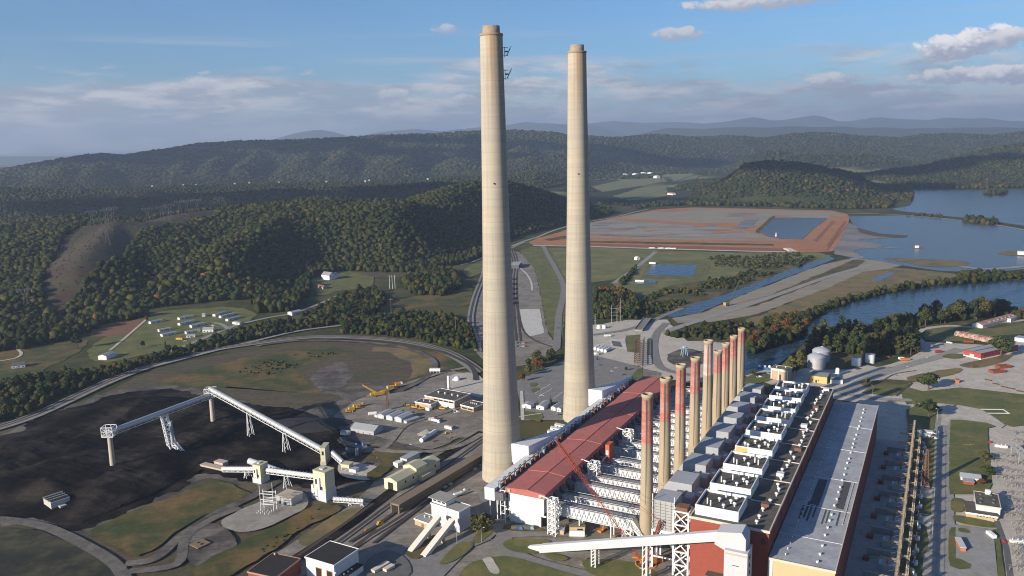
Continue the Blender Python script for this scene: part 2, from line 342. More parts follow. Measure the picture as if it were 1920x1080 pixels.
def ground_material():
    m = bpy.data.materials.new('meadow_and_scrub'); m.use_nodes = True; t = m.node_tree; b = t.nodes['Principled BSDF']; b.inputs['Roughness'].default_value = .95; b.inputs['Specular IOR Level'].default_value = .1
    g = t.nodes.new('ShaderNodeNewGeometry')
    def noise(s, d=5):
        n = t.nodes.new('ShaderNodeTexNoise'); n.inputs['Scale'].default_value = s; n.inputs['Detail'].default_value = d; n.inputs['Roughness'].default_value = .6
        t.links.new(g.outputs['Position'], n.inputs['Vector']); return n.outputs[0]
    a, bb, c, d = noise(.0011, 4), noise(.012, 6), noise(.09, 6), noise(.5, 4)
    wood = mixc(t, sstep(t, c, .35, .65), (.020, .030, .012), (.050, .056, .022))
    wood = mixc(t, sstep(t, d, .55, .75), wood, (.075, .062, .024))
    field = mixc(t, sstep(t, bb, .40, .60), (.15, .16, .06), (.24, .20, .10))
    sp = t.nodes.new('ShaderNodeSeparateXYZ'); t.links.new(g.outputs['Position'], sp.inputs[0])
    flat = mth(t, 'SUBTRACT', 1.0, sstep(t, sp.outputs[2], 6, 30))
    far = sstep(t, sp.outputs[1], 2500, 3200)
    fm_ = mth(t, 'MULTIPLY', mth(t, 'MULTIPLY', sstep(t, a, .50, .58), flat), far)
    near = mixc(t, sstep(t, bb, .42, .62), (.040, .052, .020), (.085, .080, .032))
    near = mixc(t, sstep(t, c, .50, .72), near, (.105, .078, .036))
    nearm = mth(t, 'MULTIPLY', mth(t, 'SUBTRACT', 1.0, far), flat)
    col = mixc(t, fm_, wood, field); col = mixc(t, nearm, col, near)
    t.links.new(col, b.inputs['Base Color']); return m
ground = big_mesh('ground', np.stack([GX, GY, GZ], -1).reshape(-1, 3), FQ, ground_material(), n=4)
ground.data.polygons.foreach_set('use_smooth', [True] * len(ground.data.polygons)); tag(ground, kind='structure')

# ------------------------------------------------------------------ sheets lying on the ground
def smooth_line(P, n=4, closed=True):
    """Catmull-Rom through the points"""
    out = []; k = len(P)
    for i in range(k if closed else k - 1):
        p0, p1, p2, p3 = (P[(i - 1) % k], P[i], P[(i + 1) % k], P[(i + 2) % k]) if closed else (P[max(i - 1, 0)], P[i], P[i + 1], P[min(i + 2, k - 1)])
        for j in range(n):
            t = j / n; out.append(.5 * ((2 * p1) + (p2 - p0) * t + (2 * p0 - 5 * p1 + 4 * p2 - p3) * t * t + (3 * p1 - p0 - 3 * p2 + p3) * t ** 3))
    if not closed: out.append(P[-1])
    return out
LAYER = .12; SHEETN = [0]
def lift(layer):
    SHEETN[0] += 1; return layer * LAYER + SHEETN[0] * .0005
def sheet(name, px, m, layer, curve=0, rough=0.0, world=None, z=None, kind='structure', label=None):
    """ground cover, outlined by surveyed pixels; rough wears the outline by that many metres"""
    P = world or [at(*p) for p in px]
    if curve: P = smooth_line(P, curve)
    Q = []
    for a, b in zip(P, P[1:] + P[:1]):
        l = (b - a).length; k = max(1, min(60, int(l / 2.2))) if rough else 1
        nrm = Vector((-(b - a).y, (b - a).x, 0)); nrm = nrm.normalized() if nrm.length else nrm
        for j in range(k):
            q = a.lerp(b, j / k)
            if rough: q = q + nrm * rough * 2.4 * float(fbm(np.array([q.x / 19.]), np.array([q.y / 19.]), 5, 5)[0] - .5)
            Q.append(q)
    zz = lift(layer) if z is None else z
    V = [(q.x, q.y, zz) for q in Q]
    ar = sum(V[i - 1][0] * V[i][1] - V[i][0] * V[i - 1][1] for i in range(len(V)))
    o = raw(name, V, [list(range(len(V))) if ar > 0 else list(range(len(V)))[::-1]], m); tag(o, label, kind=kind); return o
def strip_mesh(P, w, z, off=0.0):
    V = []; F = []; k = len(P)
    for i, p in enumerate(P):
        d = (P[min(i + 1, k - 1)] - P[max(i - 1, 0)]); d = Vector((d.x, d.y, 0)).normalized(); nn = Vector((-d.y, d.x, 0))
        ww = w[i] if isinstance(w, list) else w
        a = p + nn * (off + ww / 2); b = p + nn * (off - ww / 2); V += [(a.x, a.y, z), (b.x, b.y, z)]
        if i: F.append((2 * i - 2, 2 * i - 1, 2 * i + 1, 2 * i))
    return V, F
def road(name, px, w, m, layer, smooth=5, world=None, off=0.0):
    P = world or [at(*p) for p in px]
    if smooth and len(P) > 2: P = smooth_line(P, smooth, False)
    V, F = strip_mesh(P, w, lift(layer), off); o = raw(name, V, F, m); return tag(o, kind='structure')
FINE[0] = .22
# ------------------------------------------------------------------ ground covers
GRAVEL = mat('pale_gravel', (.47, .425, .36), var=.2, scale=.06, col2=(.38, .345, .29))
GRAVEL2 = mat('grey_gravel', (.24, .215, .18), var=.34, scale=.04, fine=.3, rut=-.95, col2=(.150, .130, .104))
DIRT = mat('coaly_dirt', (.070, .060, .050), var=.4, scale=.04, fine=.35, rut=-.9, col2=(.13, .115, .095))
DIRT2 = mat('brown_dirt', (.098, .073, .042), var=.5, scale=.03, fine=.35, rut=.2, col2=(.06, .056, .028))
COAL = mat('coal', (.0075, .0066, .0060), var=.55, scale=.03, rough=.95, bump=1.2, spec=.03, fine=.45, rut=-.35, col2=(.028, .023, .019))
ASPHALT = mat('asphalt', (.19, .182, .17), var=.14, scale=.08)
ASPHALT_D = mat('dark_asphalt', (.115, .112, .108), var=.14, scale=.08)
ROADM = mat('concrete_road', (.26, .25, .23), var=.12, scale=.1)
BALLAST = mat('ballast', (.225, .205, .18), var=.3, scale=.2)
BALLAST_D = mat('sooty_ballast', (.05, .048, .045), var=.3, scale=.2)
SLEEPER = mat('rails_and_sleepers', (.062, .045, .035), var=.25, scale=1.5)
GRASS = mat('mown_grass', (.095, .112, .030), var=.28, scale=.045, col2=(.135, .122, .042))
GRASS_D = mat('rough_grass', (.050, .062, .014), var=.45, scale=.028, fine=.3, col2=(.118, .078, .026))
GRASS_L = mat('pasture', (.115, .128, .038), var=.24, scale=.02, col2=(.165, .145, .055))
SCRUB = mat('scrub', (.048, .052, .020), var=.5, scale=.045, col2=(.11, .085, .045))
DRY = mat('dry_weeds', (.205, .145, .060), var=.3, scale=.03, col2=(.105, .095, .042))
CLAY = mat('red_clay', (.39, .172, .07), var=.22, scale=.012, col2=(.30, .14, .065), stretch=(1, 1, 1))
CLAY_D = mat('dark_red_clay', (.22, .092, .05), var=.2, scale=.02)
ASH = mat('fly_ash', (.30, .275, .235), var=.42, scale=.014, stretch=(.3, 1.5, 1), col2=(.19, .175, .155))
ASH_B = mat('wet_ash', (.16, .155, .155), var=.25, scale=.008, col2=(.21, .19, .175))
ASH_T = mat('tan_ash', (.285, .245, .18), var=.36, scale=.012, stretch=(.4, 1.3, 1), col2=(.22, .195, .15))
PADM = mat('concrete_pad', (.48, .46, .42), var=.12, scale=.15)
PAINT = mat('road_paint', (.75, .75, .72), var=.05, scale=1)
def water_material(name, col, rough, b1):
    m = mat(name, col, rough=rough, var=.12, scale=.004, spec=.30); t = m.node_tree; b = t.nodes['Principled BSDF']; b.inputs['IOR'].default_value = 1.33
    g = t.nodes.new('ShaderNodeNewGeometry'); n = t.nodes.new('ShaderNodeTexNoise'); n.inputs['Scale'].default_value = .09; n.inputs['Detail'].default_value = 6
    t.links.new(g.outputs['Position'], n.inputs['Vector']); bp = t.nodes.new('ShaderNodeBump'); bp.inputs['Distance'].default_value = b1; t.links.new(n.outputs[0], bp.inputs['Height']); t.links.new(bp.outputs[0], b.inputs['Normal'])
    return m
WATER = water_material('river_water', (.020, .040, .055), .16, 1.1)
WATER_L = water_material('ash_pond_water', (.068, .088, .098), .25, 1.0)
WATER_B = water_material('pond_water', (.014, .036, .075), .18, 1.0)

# --- left: coal yard and rail loop
sheet('scrub_field', [(-60, 830), (60, 790), (200, 735), (300, 690), (450, 660), (640, 640), (760, 640), (850, 665), (900, 700), (905, 830), (780, 900), (640, 960), (560, 1010), (440, 1100), (-80, 1120)], DIRT2, 1, 3, 3)
sheet('loop_meadow', [(300, 720), (420, 680), (560, 655), (660, 655), (700, 672), (640, 690), (690, 715), (640, 735), (560, 740), (470, 742), (380, 735)], GRASS_D, 2, 3, 9)
sheet('loop_meadow', [(800, 650), (850, 663), (880, 680), (862, 700), (820, 715), (770, 720), (790, 690), (770, 665)], GRASS_D, 2, 3, 6)
sheet('loop_meadow', [(700, 650), (790, 660), (815, 680), (790, 700), (750, 712), (712, 690)], DRY, 2, 3, 6)
sheet('bare_earth', [(560, 690), (640, 665), (720, 660), (770, 680), (760, 710), (700, 720), (640, 735), (590, 730), (575, 710)], DIRT2, 3, 3, 8)
sheet('cinder_patch', [(585, 700), (640, 680), (660, 700), (640, 728), (600, 735)], DIRT, 4, 3, 6)
sheet('coal_dust', [(-80, 840), (0, 815), (80, 778), (180, 742), (260, 727), (340, 728), (410, 740), (470, 750), (560, 752), (650, 768), (690, 792), (660, 825), (655, 850), (720, 872), (680, 912), (640, 940), (560, 925), (480, 915), (400, 902), (380, 905), (310, 948), (245, 972), (150, 1008), (90, 992), (40, 972), (-60, 968)], DIRT, 2, 3, 14)
sheet('coal_yard', [(-80, 850), (0, 822), (80, 785), (180, 748), (260, 733), (340, 734), (410, 745), (470, 758), (560, 760), (650, 775), (680, 790), (650, 820), (640, 850), (700, 870), (660, 905), (625, 925), (560, 905), (480, 905), (400, 890), (372, 880), (366, 905), (300, 938), (240, 960), (150, 1000), (100, 985), (40, 965), (-60, 960)], COAL, 3, 3, 13)
sheet('dark_apron', [(470, 740), (600, 738), (700, 715), (800, 730), (760, 760), (690, 790), (640, 800), (560, 770)], DIRT, 4, 3, 5)
sheet('bare_earth', [(420, 725), (520, 735), (640, 742), (600, 765), (520, 765), (440, 748)], DIRT2, 5, 3, 6)
sheet('gravel_yard', [(640, 770), (690, 745), (760, 735), (830, 700), (880, 705), (908, 735), (908, 812), (860, 822), (810, 842), (740, 838), (690, 815), (640, 800)], GRAVEL2, 6, 3, 4)
sheet('gravel_yard', [(840, 708), (880, 700), (906, 712), (906, 745), (880, 742), (850, 732)], GRAVEL, 7, 3, 2)
sheet('cinder_patch', [(640, 800), (700, 820), (790, 842), (770, 850), (700, 838), (650, 822)], DIRT, 8, 3, 2)
sheet('gravel_pad', [(640, 868), (690, 872), (716, 885), (690, 902), (640, 892)], GRAVEL, 8, 3, 2)
sheet('weed_bank', [(690, 850), (740, 840), (770, 850), (730, 880), (706, 905), (690, 890), (720, 868)], GRASS_D, 9, 3, 3)
sheet('grass_triangle', [(372, 912), (400, 900), (440, 912), (475, 928), (440, 945), (380, 968), (330, 1000), (285, 1035), (255, 1048), (180, 1005), (165, 998), (250, 960), (330, 930)], GRASS_D, 8, 0, 2)
sheet('scrub_field', [(-80, 1010), (0, 992), (80, 1000), (150, 1030), (210, 1075), (230, 1120), (-80, 1130)], mat('cinder_scrub', (.020, .021, .012), var=.5, scale=.04, col2=(.055, .050, .024)), 8, 3, 3)
road('dirt_track', [(-30, 975), (20, 978), (90, 992), (160, 1025), (215, 1060), (240, 1100)], 7.5, mat('cinder_road', (.150, .135, .115), var=.35, scale=.08, fine=.35, col2=(.09, .082, .07)), 9)
road('dirt_track', [(235, 1060), (290, 1050), (340, 1008), (400, 968), (470, 935), (520, 905)], 7, DIRT, 9)
road('dirt_track', [(240, 1075), (330, 1062), (345, 1020), (360, 1000), (400, 975), (450, 955)], 6, MATS['cinder_road'], 10)
sheet('gravel_pad', [(415, 985), (440, 965), (500, 935), (560, 925), (580, 950), (530, 980), (480, 998), (440, 1000)], mat('worn_gravel', (.30, .275, .235), var=.25, scale=.06, col2=(.23, .21, .18)), 10, 3, 3)
sheet('cinder_patch', [(345, 1020), (370, 990), (410, 985), (440, 1010), (430, 1050), (380, 1065), (350, 1050)], DIRT, 9, 3, 3)
sheet('weed_bank', [(360, 1075), (440, 1030), (520, 985), (590, 950), (640, 955), (560, 1000), (480, 1050), (420, 1090)], GRASS_D, 10, 3, 4)
sheet('gravel_yard', [(520, 1040), (600, 985), (660, 948), (700, 905), (770, 868), (860, 830), (910, 805), (912, 905), (960, 880), (1090, 790), (1180, 720), (1200, 690), (1240, 700), (1240, 780), (1100, 1100), (430, 1120)], GRAVEL2, 5, 0, 2)
sheet('weed_bank', [(560, 1010), (620, 975), (660, 955), (680, 962), (620, 1000), (580, 1025)], DRY, 6, 3, 3)
# rail loop and tracks
OUT = [(-40, 812), (60, 780), (200, 716), (300, 680), (380, 660), (450, 648), (560, 634), (640, 632), (730, 637), (800, 648), (850, 664), (885, 684), (905, 700)]
road('ballast', OUT, 15, BALLAST, 11, off=-4)
road('railway_track', OUT, 2.7, SLEEPER, 12); road('railway_track', OUT, 2.2, SLEEPER, 12, off=-5)
road('ballast', [(480, 650), (560, 640), (650, 641), (730, 648), (780, 660), (808, 674), (815, 690), (795, 712), (750, 734)], 7, DIRT, 10)
road('road', [(190, 718), (270, 694), (330, 678), (420, 655), (470, 643), (560, 622), (640, 612)], 6, ROADM, 11)
road('railway_track', [(560, 640), (640, 637), (740, 644), (820, 660), (870, 680), (888, 695), (892, 715)], 5, BALLAST_D, 12)
road('ballast', [(897, 660), (888, 630), (882, 600), (890, 560), (905, 520), (912, 490)], 9, BALLAST, 11); road('railway_track', [(897, 660), (888, 630), (882, 600), (890, 560), (905, 520), (912, 490)], 3, BALLAST_D, 12)
# trailer park and lawns
sheet('trailer_park_lawn', [(160, 660), (230, 612), (285, 588), (350, 580), (440, 576), (480, 590), (440, 620), (400, 640), (330, 655), (260, 668), (200, 680)], GRASS, 3, 3, 4)
sheet('red_field', [(165, 627), (200, 608), (268, 600), (250, 622), (200, 632)], mat('red_grass', (.17, .085, .045), var=.3, scale=.03), 4, 3, 3)
sheet('lawn', [(-40, 665), (40, 655), (120, 640), (165, 640), (140, 665), (90, 690), (40, 730), (-40, 740)], GRASS_D, 3, 3, 4)
road('lane', [(60, 790), (-40, 760)], 5, ROADM, 4, 0)
road('lane', [(206, 658), (235, 634), (274, 600)], 3.5, GRAVEL, 6, 0)
road('lane', [(33, 655), (40, 664), (30, 672), (0, 678)], 3.5, GRAVEL, 6)
road('road', [(320, 660), (380, 636), (440, 612), (500, 597), (550, 588), (600, 570), (640, 552)], 6.5, ROADM, 6)
road('lane', [(430, 618), (415, 609), (400, 606)], 6, ROADM, 7)
sheet('house_lawn', [(583, 520), (620, 508), (660, 510), (700, 520), (690, 540), (640, 545), (600, 555), (590, 540)], GRASS, 4, 3, 3)
sheet('bare_earth', [(670, 510), (720, 512), (760, 510), (755, 520), (700, 520)], DIRT2, 5, 3, 3)
sheet('lawn', [(600, 590), (700, 570), (760, 560), (830, 545), (880, 540), (885, 570), (800, 580), (740, 590), (650, 600)], GRASS_D, 2, 3, 5)
sheet('lawn', [(870, 505), (905, 490), (912, 505), (880, 520)], GRASS, 4, 3, 2)
road('road', [(864, 497), (885, 492), (912, 480)], 5, ROADM, 6)

# --- middle: rail yard, pasture, ash stack
sheet('gravel_yard', [(905, 520), (912, 470), (960, 470), (980, 478), (1000, 500), (1012, 545), (1020, 590), (1028, 625), (1045, 655), (1000, 680), (940, 690), (900, 670), (890, 640), (884, 600), (890, 560)], GRAVEL2, 2, 3, 2)
sheet('gravel_pad', [(975, 580), (1012, 580), (1020, 625), (990, 632), (978, 610)], PADM, 3, 0, 1)
for a, o in ((0, 0), (0, 5), (0, 10)):
    road('railway_track', [(972, 640), (968, 600), (966, 560), (966, 520), (968, 490), (960, 465)], 2.6, SLEEPER, 4, off=o - 3)
road('railway_track', [(966, 560), (975, 600), (985, 625), (1010, 642), (1050, 655)], 2.6, SLEEPER, 4)
road('railway_track', [(972, 500), (988, 515), (996, 530), (998, 545)], 3, PADM, 4)
sheet('mown_field', [(975, 470), (1020, 462), (1050, 480), (1068, 520), (1070, 560), (1060, 590), (1052, 640), (1030, 625), (1020, 590), (1012, 545), (1000, 500)], GRASS, 2, 2, 2)
sheet('mown_field', [(1030, 465), (1110, 464), (1235, 469), (1215, 490), (1180, 520), (1110, 530), (1060, 525), (1045, 490)], GRASS_L, 2, 0, 2)
sheet('scrub_field', [(1130, 552), (1190, 500), (1236, 470), (1380, 474), (1520, 470), (1560, 480), (1480, 510), (1400, 535), (1330, 560), (1250, 590), (1180, 590)], GRASS_L, 2, 0, 4)
sheet('weed_bank', [(1170, 580), (1260, 535), (1370, 520), (1450, 500), (1530, 485), (1480, 512), (1400, 537), (1330, 562), (1250, 592)], GRASS_D, 3, 2, 4)
road('lane', [(1150, 532), (1190, 505), (1230, 472)], 9, ROADM, 4, 0)
road('road', [(958, 466), (985, 455), (1015, 460), (1028, 480), (1045, 510), (1056, 535), (1055, 560), (1048, 590), (1046, 620), (1043, 655)], 9, ASPHALT, 5)
road('road', [(960, 462), (985, 452), (1010, 444), (1040, 432), (1090, 418), (1150, 408), (1190, 398), (1215, 393)], 9, ROADM, 5)
sheet('red_bank', [(990, 455), (1010, 446), (1090, 425), (1104, 418), (1230, 393), (1300, 389), (1440, 392), (1560, 395), (1590, 402), (1590, 440), (1560, 472), (1490, 474), (1236, 468), (1000, 460)], CLAY, 3, 0, 3)
sheet('fly_ash', [(1055, 433), (1110, 418), (1230, 395), (1300, 391), (1440, 394), (1555, 398), (1590, 405), (1540, 412), (1450, 404), (1430, 420), (1395, 432), (1450, 448), (1300, 446), (1100, 441)], ASH_T, 4, 0, 4)
sheet('fly_ash', [(1090, 427), (1140, 417), (1260, 418), (1380, 432), (1400, 445), (1300, 445), (1100, 440)], ASH, 5, 0, 5)
for px in ([(1158, 413), (1290, 422), (1392, 428), (1385, 424), (1290, 417), (1170, 410)], [(1366, 400.5), (1414, 402.5), (1410, 406), (1370, 404)], [(1335, 418), (1394, 420), (1390, 424), (1338, 421)], [(1340, 433.5), (1392, 433.5), (1388, 438), (1342, 437)], [(1230, 394), (1290, 391), (1300, 394), (1240, 398)]):
    sheet('clay_streak', px, CLAY, 6, 2, 5)
for k in range(26):
    x = RNG.uniform(1100, 1400); y = RNG.uniform(418, 443) if x < 1330 else RNG.uniform(400, 440); w = RNG.uniform(15, 50)
    sheet('clay_streak' if k % 3 == 0 else 'ash_streak', [(x, y), (x + w, y - RNG.uniform(.5, 2)), (x + w * 1.1, y + 1), (x + w * .2, y + 1.6)], CLAY if k % 3 == 0 else ASH_B, 6 + k % 3, 3, 4)
sheet('grassy_bench', [(1100, 452), (1300, 455), (1450, 458), (1450, 461), (1300, 459), (1100, 455)], GRASS_D, 4, 0, 3)
sheet('grassy_bench', [(1020, 449), (1055, 443), (1100, 446), (1100, 449), (1060, 448), (1030, 452)], GRASS_D, 4, 0, 2)
sheet('ash_bench', [(1105, 442), (1300, 447), (1450, 449), (1480, 452), (1300, 451), (1105, 446)], ASH_T, 4, 0, 3)
sheet('dark_red_bank', [(1105, 457), (1300, 462), (1490, 467), (1490, 472), (1300, 467), (1105, 461)], CLAY_D, 4, 0, 3)
road('gravel_path', [(1000, 461), (1105, 462.5), (1240, 467), (1400, 471.5), (1480, 473)], 10, PADM, 5, 0)
sheet('ash_cut', [(1378, 428), (1398, 412), (1415, 406), (1422, 410), (1410, 424), (1395, 430)], ASH_B, 7, 3, 2)
sheet('weed_bank', [(1416, 434), (1432, 420), (1444, 408), (1454, 406), (1440, 420), (1428, 434), (1424, 438)], GRASS_D, 7, 3, 2)
sheet('settling_pond', [(1424, 436), (1452, 408.5), (1553, 409), (1524, 430), (1504, 449.5), (1462, 448), (1440, 444)], WATER_L, 7)
sheet('red_ramp', [(1504, 452), (1530, 432), (1556, 406), (1592, 405), (1592, 418), (1565, 450), (1550, 470), (1500, 468)], CLAY, 8, 0, 2)
sheet('dark_red_bank', [(1525, 452), (1560, 415), (1566, 416), (1532, 455)], CLAY_D, 9, 0, 2); sheet('dark_red_bank', [(1548, 462), (1583, 415), (1588, 416), (1556, 463)], CLAY_D, 9, 0, 2)
for px in ([(1110, 350), (1180, 334), (1240, 328), (1250, 340), (1180, 352), (1130, 360)], [(1150, 368), (1200, 352), (1250, 348), (1252, 366), (1215, 374), (1180, 376)], [(1190, 384), (1230, 376), (1262, 374), (1290, 383), (1215, 388)], [(1255, 326), (1330, 319), (1305, 334), (1262, 342)]):
    sheet('valley_field', px, mat('pale_pasture', (.19, .18, .075), var=.3, scale=.012, col2=(.12, .135, .05)), 2, 0, 14)
road('lane', [(1100, 336), (1180, 331), (1260, 324)], 7, ROADM, 4); road('lane', [(1140, 376), (1200, 368), (1260, 352)], 6, DIRT2, 4)
# --- water
sheet('reservoir', [(1690, 362), (1720, 357), (1800, 357.5), (1870, 356), (2050, 352), (2300, 350), (2300, 470), (2000, 436), (1850, 413), (1760, 404), (1690, 396), (1672, 392), (1705, 386), (1712, 375)], WATER, 3)
sheet('ash_pond', [(1590, 406), (1700, 404), (1760, 408), (1850, 419), (2000, 444), (2400, 520), (2300, 560), (1920, 505), (1850, 512), (1760, 508), (1650, 492), (1600, 486), (1565, 474), (1580, 440), (1600, 420)], WATER_L, 3)
road('dyke', [(1560, 400), (1640, 401), (1700, 404), (1760, 409), (1850, 419), (2000, 445), (2300, 510)], 12, ASH_T, 5, 0)
sheet('ash_flat', [(1590, 420), (1605, 425), (1640, 440), (1700, 441), (1650, 448), (1610, 450), (1660, 462), (1600, 470), (1622, 485), (1580, 480), (1562, 472), (1575, 450)], ASH_B, 5, 3, 4)
sheet('mud_spit', [(1610, 428), (1650, 438), (1700, 442), (1690, 446), (1640, 443), (1612, 436)], DIRT2, 6, 3, 3)
sheet('mud_spit', [(1660, 484), (1720, 486), (1800, 490), (1818, 495), (1790, 501), (1740, 500), (1700, 493), (1668, 488)], DRY, 5, 3, 3)
sheet('mud_spit', [(1868, 475), (1910, 470), (1960, 475), (1960, 482), (1900, 480)], DRY, 5, 3, 2)
road('ash_streak', [(1615, 462), (1650, 464), (1690, 466)], 9, ASH, 5); road('ash_streak', [(1800, 500), (1850, 505), (1920, 500)], 14, ASH, 5)
sheet('river', [(1512, 612), (1540, 592), (1580, 572), (1640, 556), (1720, 541), (1800, 530), (1920, 526), (2200, 540), (2200, 640), (1940, 600), (1850, 584), (1780, 580), (1720, 590), (1640, 608), (1560, 614), (1540, 620), (1500, 650), (1450, 690), (1390, 700), (1390, 655), (1440, 655), (1500, 632)], WATER, 3, 2, 1)
sheet('canal', [(1246, 590), (1290, 574), (1360, 552), (1430, 526), (1490, 502), (1540, 487), (1558, 482), (1566, 486), (1530, 500), (1460, 526), (1400, 550), (1340, 575), (1310, 588), (1258, 596)], WATER, 4, 0, 2)
sheet('ash_flat', [(1262, 597), (1320, 586), (1400, 551), (1470, 524), (1540, 497), (1600, 484), (1650, 490), (1690, 498), (1600, 525), (1500, 560), (1420, 590), (1330, 605), (1270, 606)], ASH_T, 3, 0, 3)
sheet('weed_bank', [(1405, 570), (1480, 538), (1560, 505), (1600, 488), (1622, 490), (1600, 503), (1520, 535), (1440, 566), (1410, 576)], GRASS_D, 4, 3, 3)
road('haul_road', [(1240, 625), (1300, 605), (1400, 573), (1480, 545), (1560, 517), (1640, 495)], 11, ROADM, 5)
sheet('dry_field', [(1400, 602), (1450, 580), (1540, 545), (1620, 510), (1680, 502), (1800, 515), (1920, 520), (1800, 528), (1720, 539), (1640, 553), (1570, 572), (1520, 600), (1450, 620), (1400, 625)], DRY, 4, 0, 5)
sheet('marsh_pool', [(1636, 523), (1665, 512), (1680, 510), (1668, 520), (1645, 528)], WATER_L, 6, 3, 2)
sheet('pond_rim', [(1195, 532), (1218, 492), (1320, 490), (1332, 495), (1322, 518), (1300, 524), (1205, 522)], GRASS, 4, 0, 2)
sheet('pond', [(1212, 517), (1222, 497), (1307, 497.5), (1301, 518)], WATER_B, 5)
sheet('pond', [(1190, 531), (1196, 528), (1233, 527), (1230, 533), (1196, 534)], WATER_B, 6)
road('lane', [(1212, 492), (1300, 490), (1325, 494), (1329, 500), (1320, 516), (1300, 521)], 3, DRY, 5)
# --- between the river and the plant
sheet('gravel_yard', [(1110, 610), (1180, 600), (1250, 600), (1290, 640), (1390, 640), (1390, 700), (1300, 720), (1200, 700), (1110, 700)], GRAVEL, 3, 0, 3)
sheet('grass_patch', [(1172, 630), (1200, 628), (1198, 662), (1176, 660)], GRASS, 4, 0, 1); sheet('grass_patch', [(1216, 635), (1228, 632), (1222, 668), (1214, 666)], GRASS, 4, 0, 1)
sheet('weed_bank', [(1245, 620), (1330, 612), (1390, 605), (1420, 620), (1390, 645), (1300, 636), (1250, 630)], SCRUB, 4, 3, 4)
sheet('dark_apron', [(1250, 665), (1290, 655), (1330, 670), (1300, 690), (1262, 685)], DIRT, 5, 3, 3)
sheet('pond_liner', [(1141, 637), (1171, 637), (1176, 658), (1146, 652)], PADM, 5, 0, 0); sheet('sludge_basin', [(1146, 640), (1163, 642), (1167, 652), (1150, 650)], ASPHALT_D, 6)
road('road', [(1110, 629), (1170, 620), (1210, 608), (1250, 590), (1280, 578)], 8, ASPHALT, 5)
road('road', [(1250, 606), (1232, 625), (1226, 650), (1232, 680), (1250, 695), (1300, 705)], 9, ASPHALT, 5)
sheet('asphalt_lot', [(968, 715), (1060, 675), (1118, 668), (1205, 690), (1190, 712), (1120, 760), (1060, 790), (980, 790)], ASPHALT, 6, 0, 1)
sheet('grass_strip', [(1125, 762), (1160, 738), (1196, 692), (1204, 692), (1204, 715), (1150, 758), (1128, 772)], GRASS, 7, 0, 1)
for x, y in ((1000, 725), (1003, 735)):
    sheet('grass_island', [(x - 7, y - 4), (x + 4, y - 6), (x + 8, y - 3), (x - 2, y + 3)], GRASS, 8, 3, 0)
for x0, y0, x1, y1, n in ((1003, 738, 1032, 721, 13), (1008, 746, 1036, 729, 13), (1038, 748, 1056, 735, 9)):
    for k in range(n):
        t = k / n; road('parking_line', [(x0 + (x1 - x0) * t, y0 + (y1 - y0) * t), (x0 + (x1 - x0) * t + 1.6, y0 + (y1 - y0) * t + 1.3)], .5, PAINT, 8, 0)
sheet('grass_patch', [(975, 772), (1015, 776), (1020, 784), (1012, 794), (985, 786), (972, 788)], GRASS, 8, 0, 1)
road('path', [(978, 735), (980, 790)], 3, PADM, 9, 0); road('path', [(970, 784), (1015, 777)], 1.5, PADM, 9, 0)
# foreground roads and lawns
sheet('asphalt_lot', [(690, 1100), (640, 1060), (690, 1035), (760, 1025), (800, 1040), (840, 1050), (820, 1100)], ASPHALT, 7, 0, 1)
road('road', [(800, 1090), (850, 1040), (900, 1000), (950, 975), (930, 960), (915, 925)], 14, ASPHALT, 8)
road('road', [(880, 1020), (930, 1005), (960, 1040), (1010, 1062), (1100, 1085), (1200, 1110)], 12, ASPHALT, 9)
road('road', [(930, 1005), (1000, 1000), (1080, 1000), (1150, 1005), (1200, 990)], 12, ASPHALT, 9)
sheet('dirt_yard', [(1060, 985), (1110, 960), (1180, 975), (1200, 1010), (1290, 1040), (1300, 1100), (1150, 1075), (1100, 1030), (1060, 1005)], GRAVEL2, 10, 0, 1)
sheet('grass_island', [(944, 1022), (960, 1014), (1000, 1014), (1030, 1018), (1022, 1032), (1000, 1042), (965, 1038), (948, 1030)], GRASS, 11, 3, 0)
sheet('grass_island', [(1022, 1046), (1030, 1041), (1055, 1046), (1065, 1052), (1050, 1056), (1032, 1052)], GRASS, 11, 3, 0)
sheet('grass_island', [(824, 1060), (850, 1030), (870, 1020), (888, 1022), (880, 1036), (858, 1052), (840, 1060)], GRASS, 11, 3, 0)
sheet('grass_island', [(886, 1018), (900, 998), (920, 990), (925, 998), (912, 1012), (895, 1022)], GRASS, 11, 3, 0)
sheet('grass_island', [(945, 988), (980, 985), (1025, 998), (1000, 1000), (955, 998)], GRASS_D, 11, 3, 0)
sheet('lawn', [(860, 1085), (880, 1062), (920, 1050), (960, 1048), (1010, 1062), (1090, 1085), (1120, 1100), (850, 1110)], GRASS, 11, 3, 1)
sheet('gravel_path', [(905, 1053), (920, 1050), (928, 1062), (935, 1078), (922, 1078), (912, 1062)], GRAVEL, 12, 3, 1)
sheet('lawn', [(1090, 1055), (1140, 1052), (1200, 1062), (1230, 1085), (1120, 1085)], GRASS, 11, 3, 1)
sheet('lawn', [(760, 1035), (800, 1012), (830, 1005), (820, 1020), (790, 1048), (770, 1050)], GRASS_D, 11, 3, 1)
sheet('concrete_pad', [(690, 1085), (690, 1052), (730, 1035), (765, 1055), (765, 1085)], ASPHALT_D, 10, 3, 0)

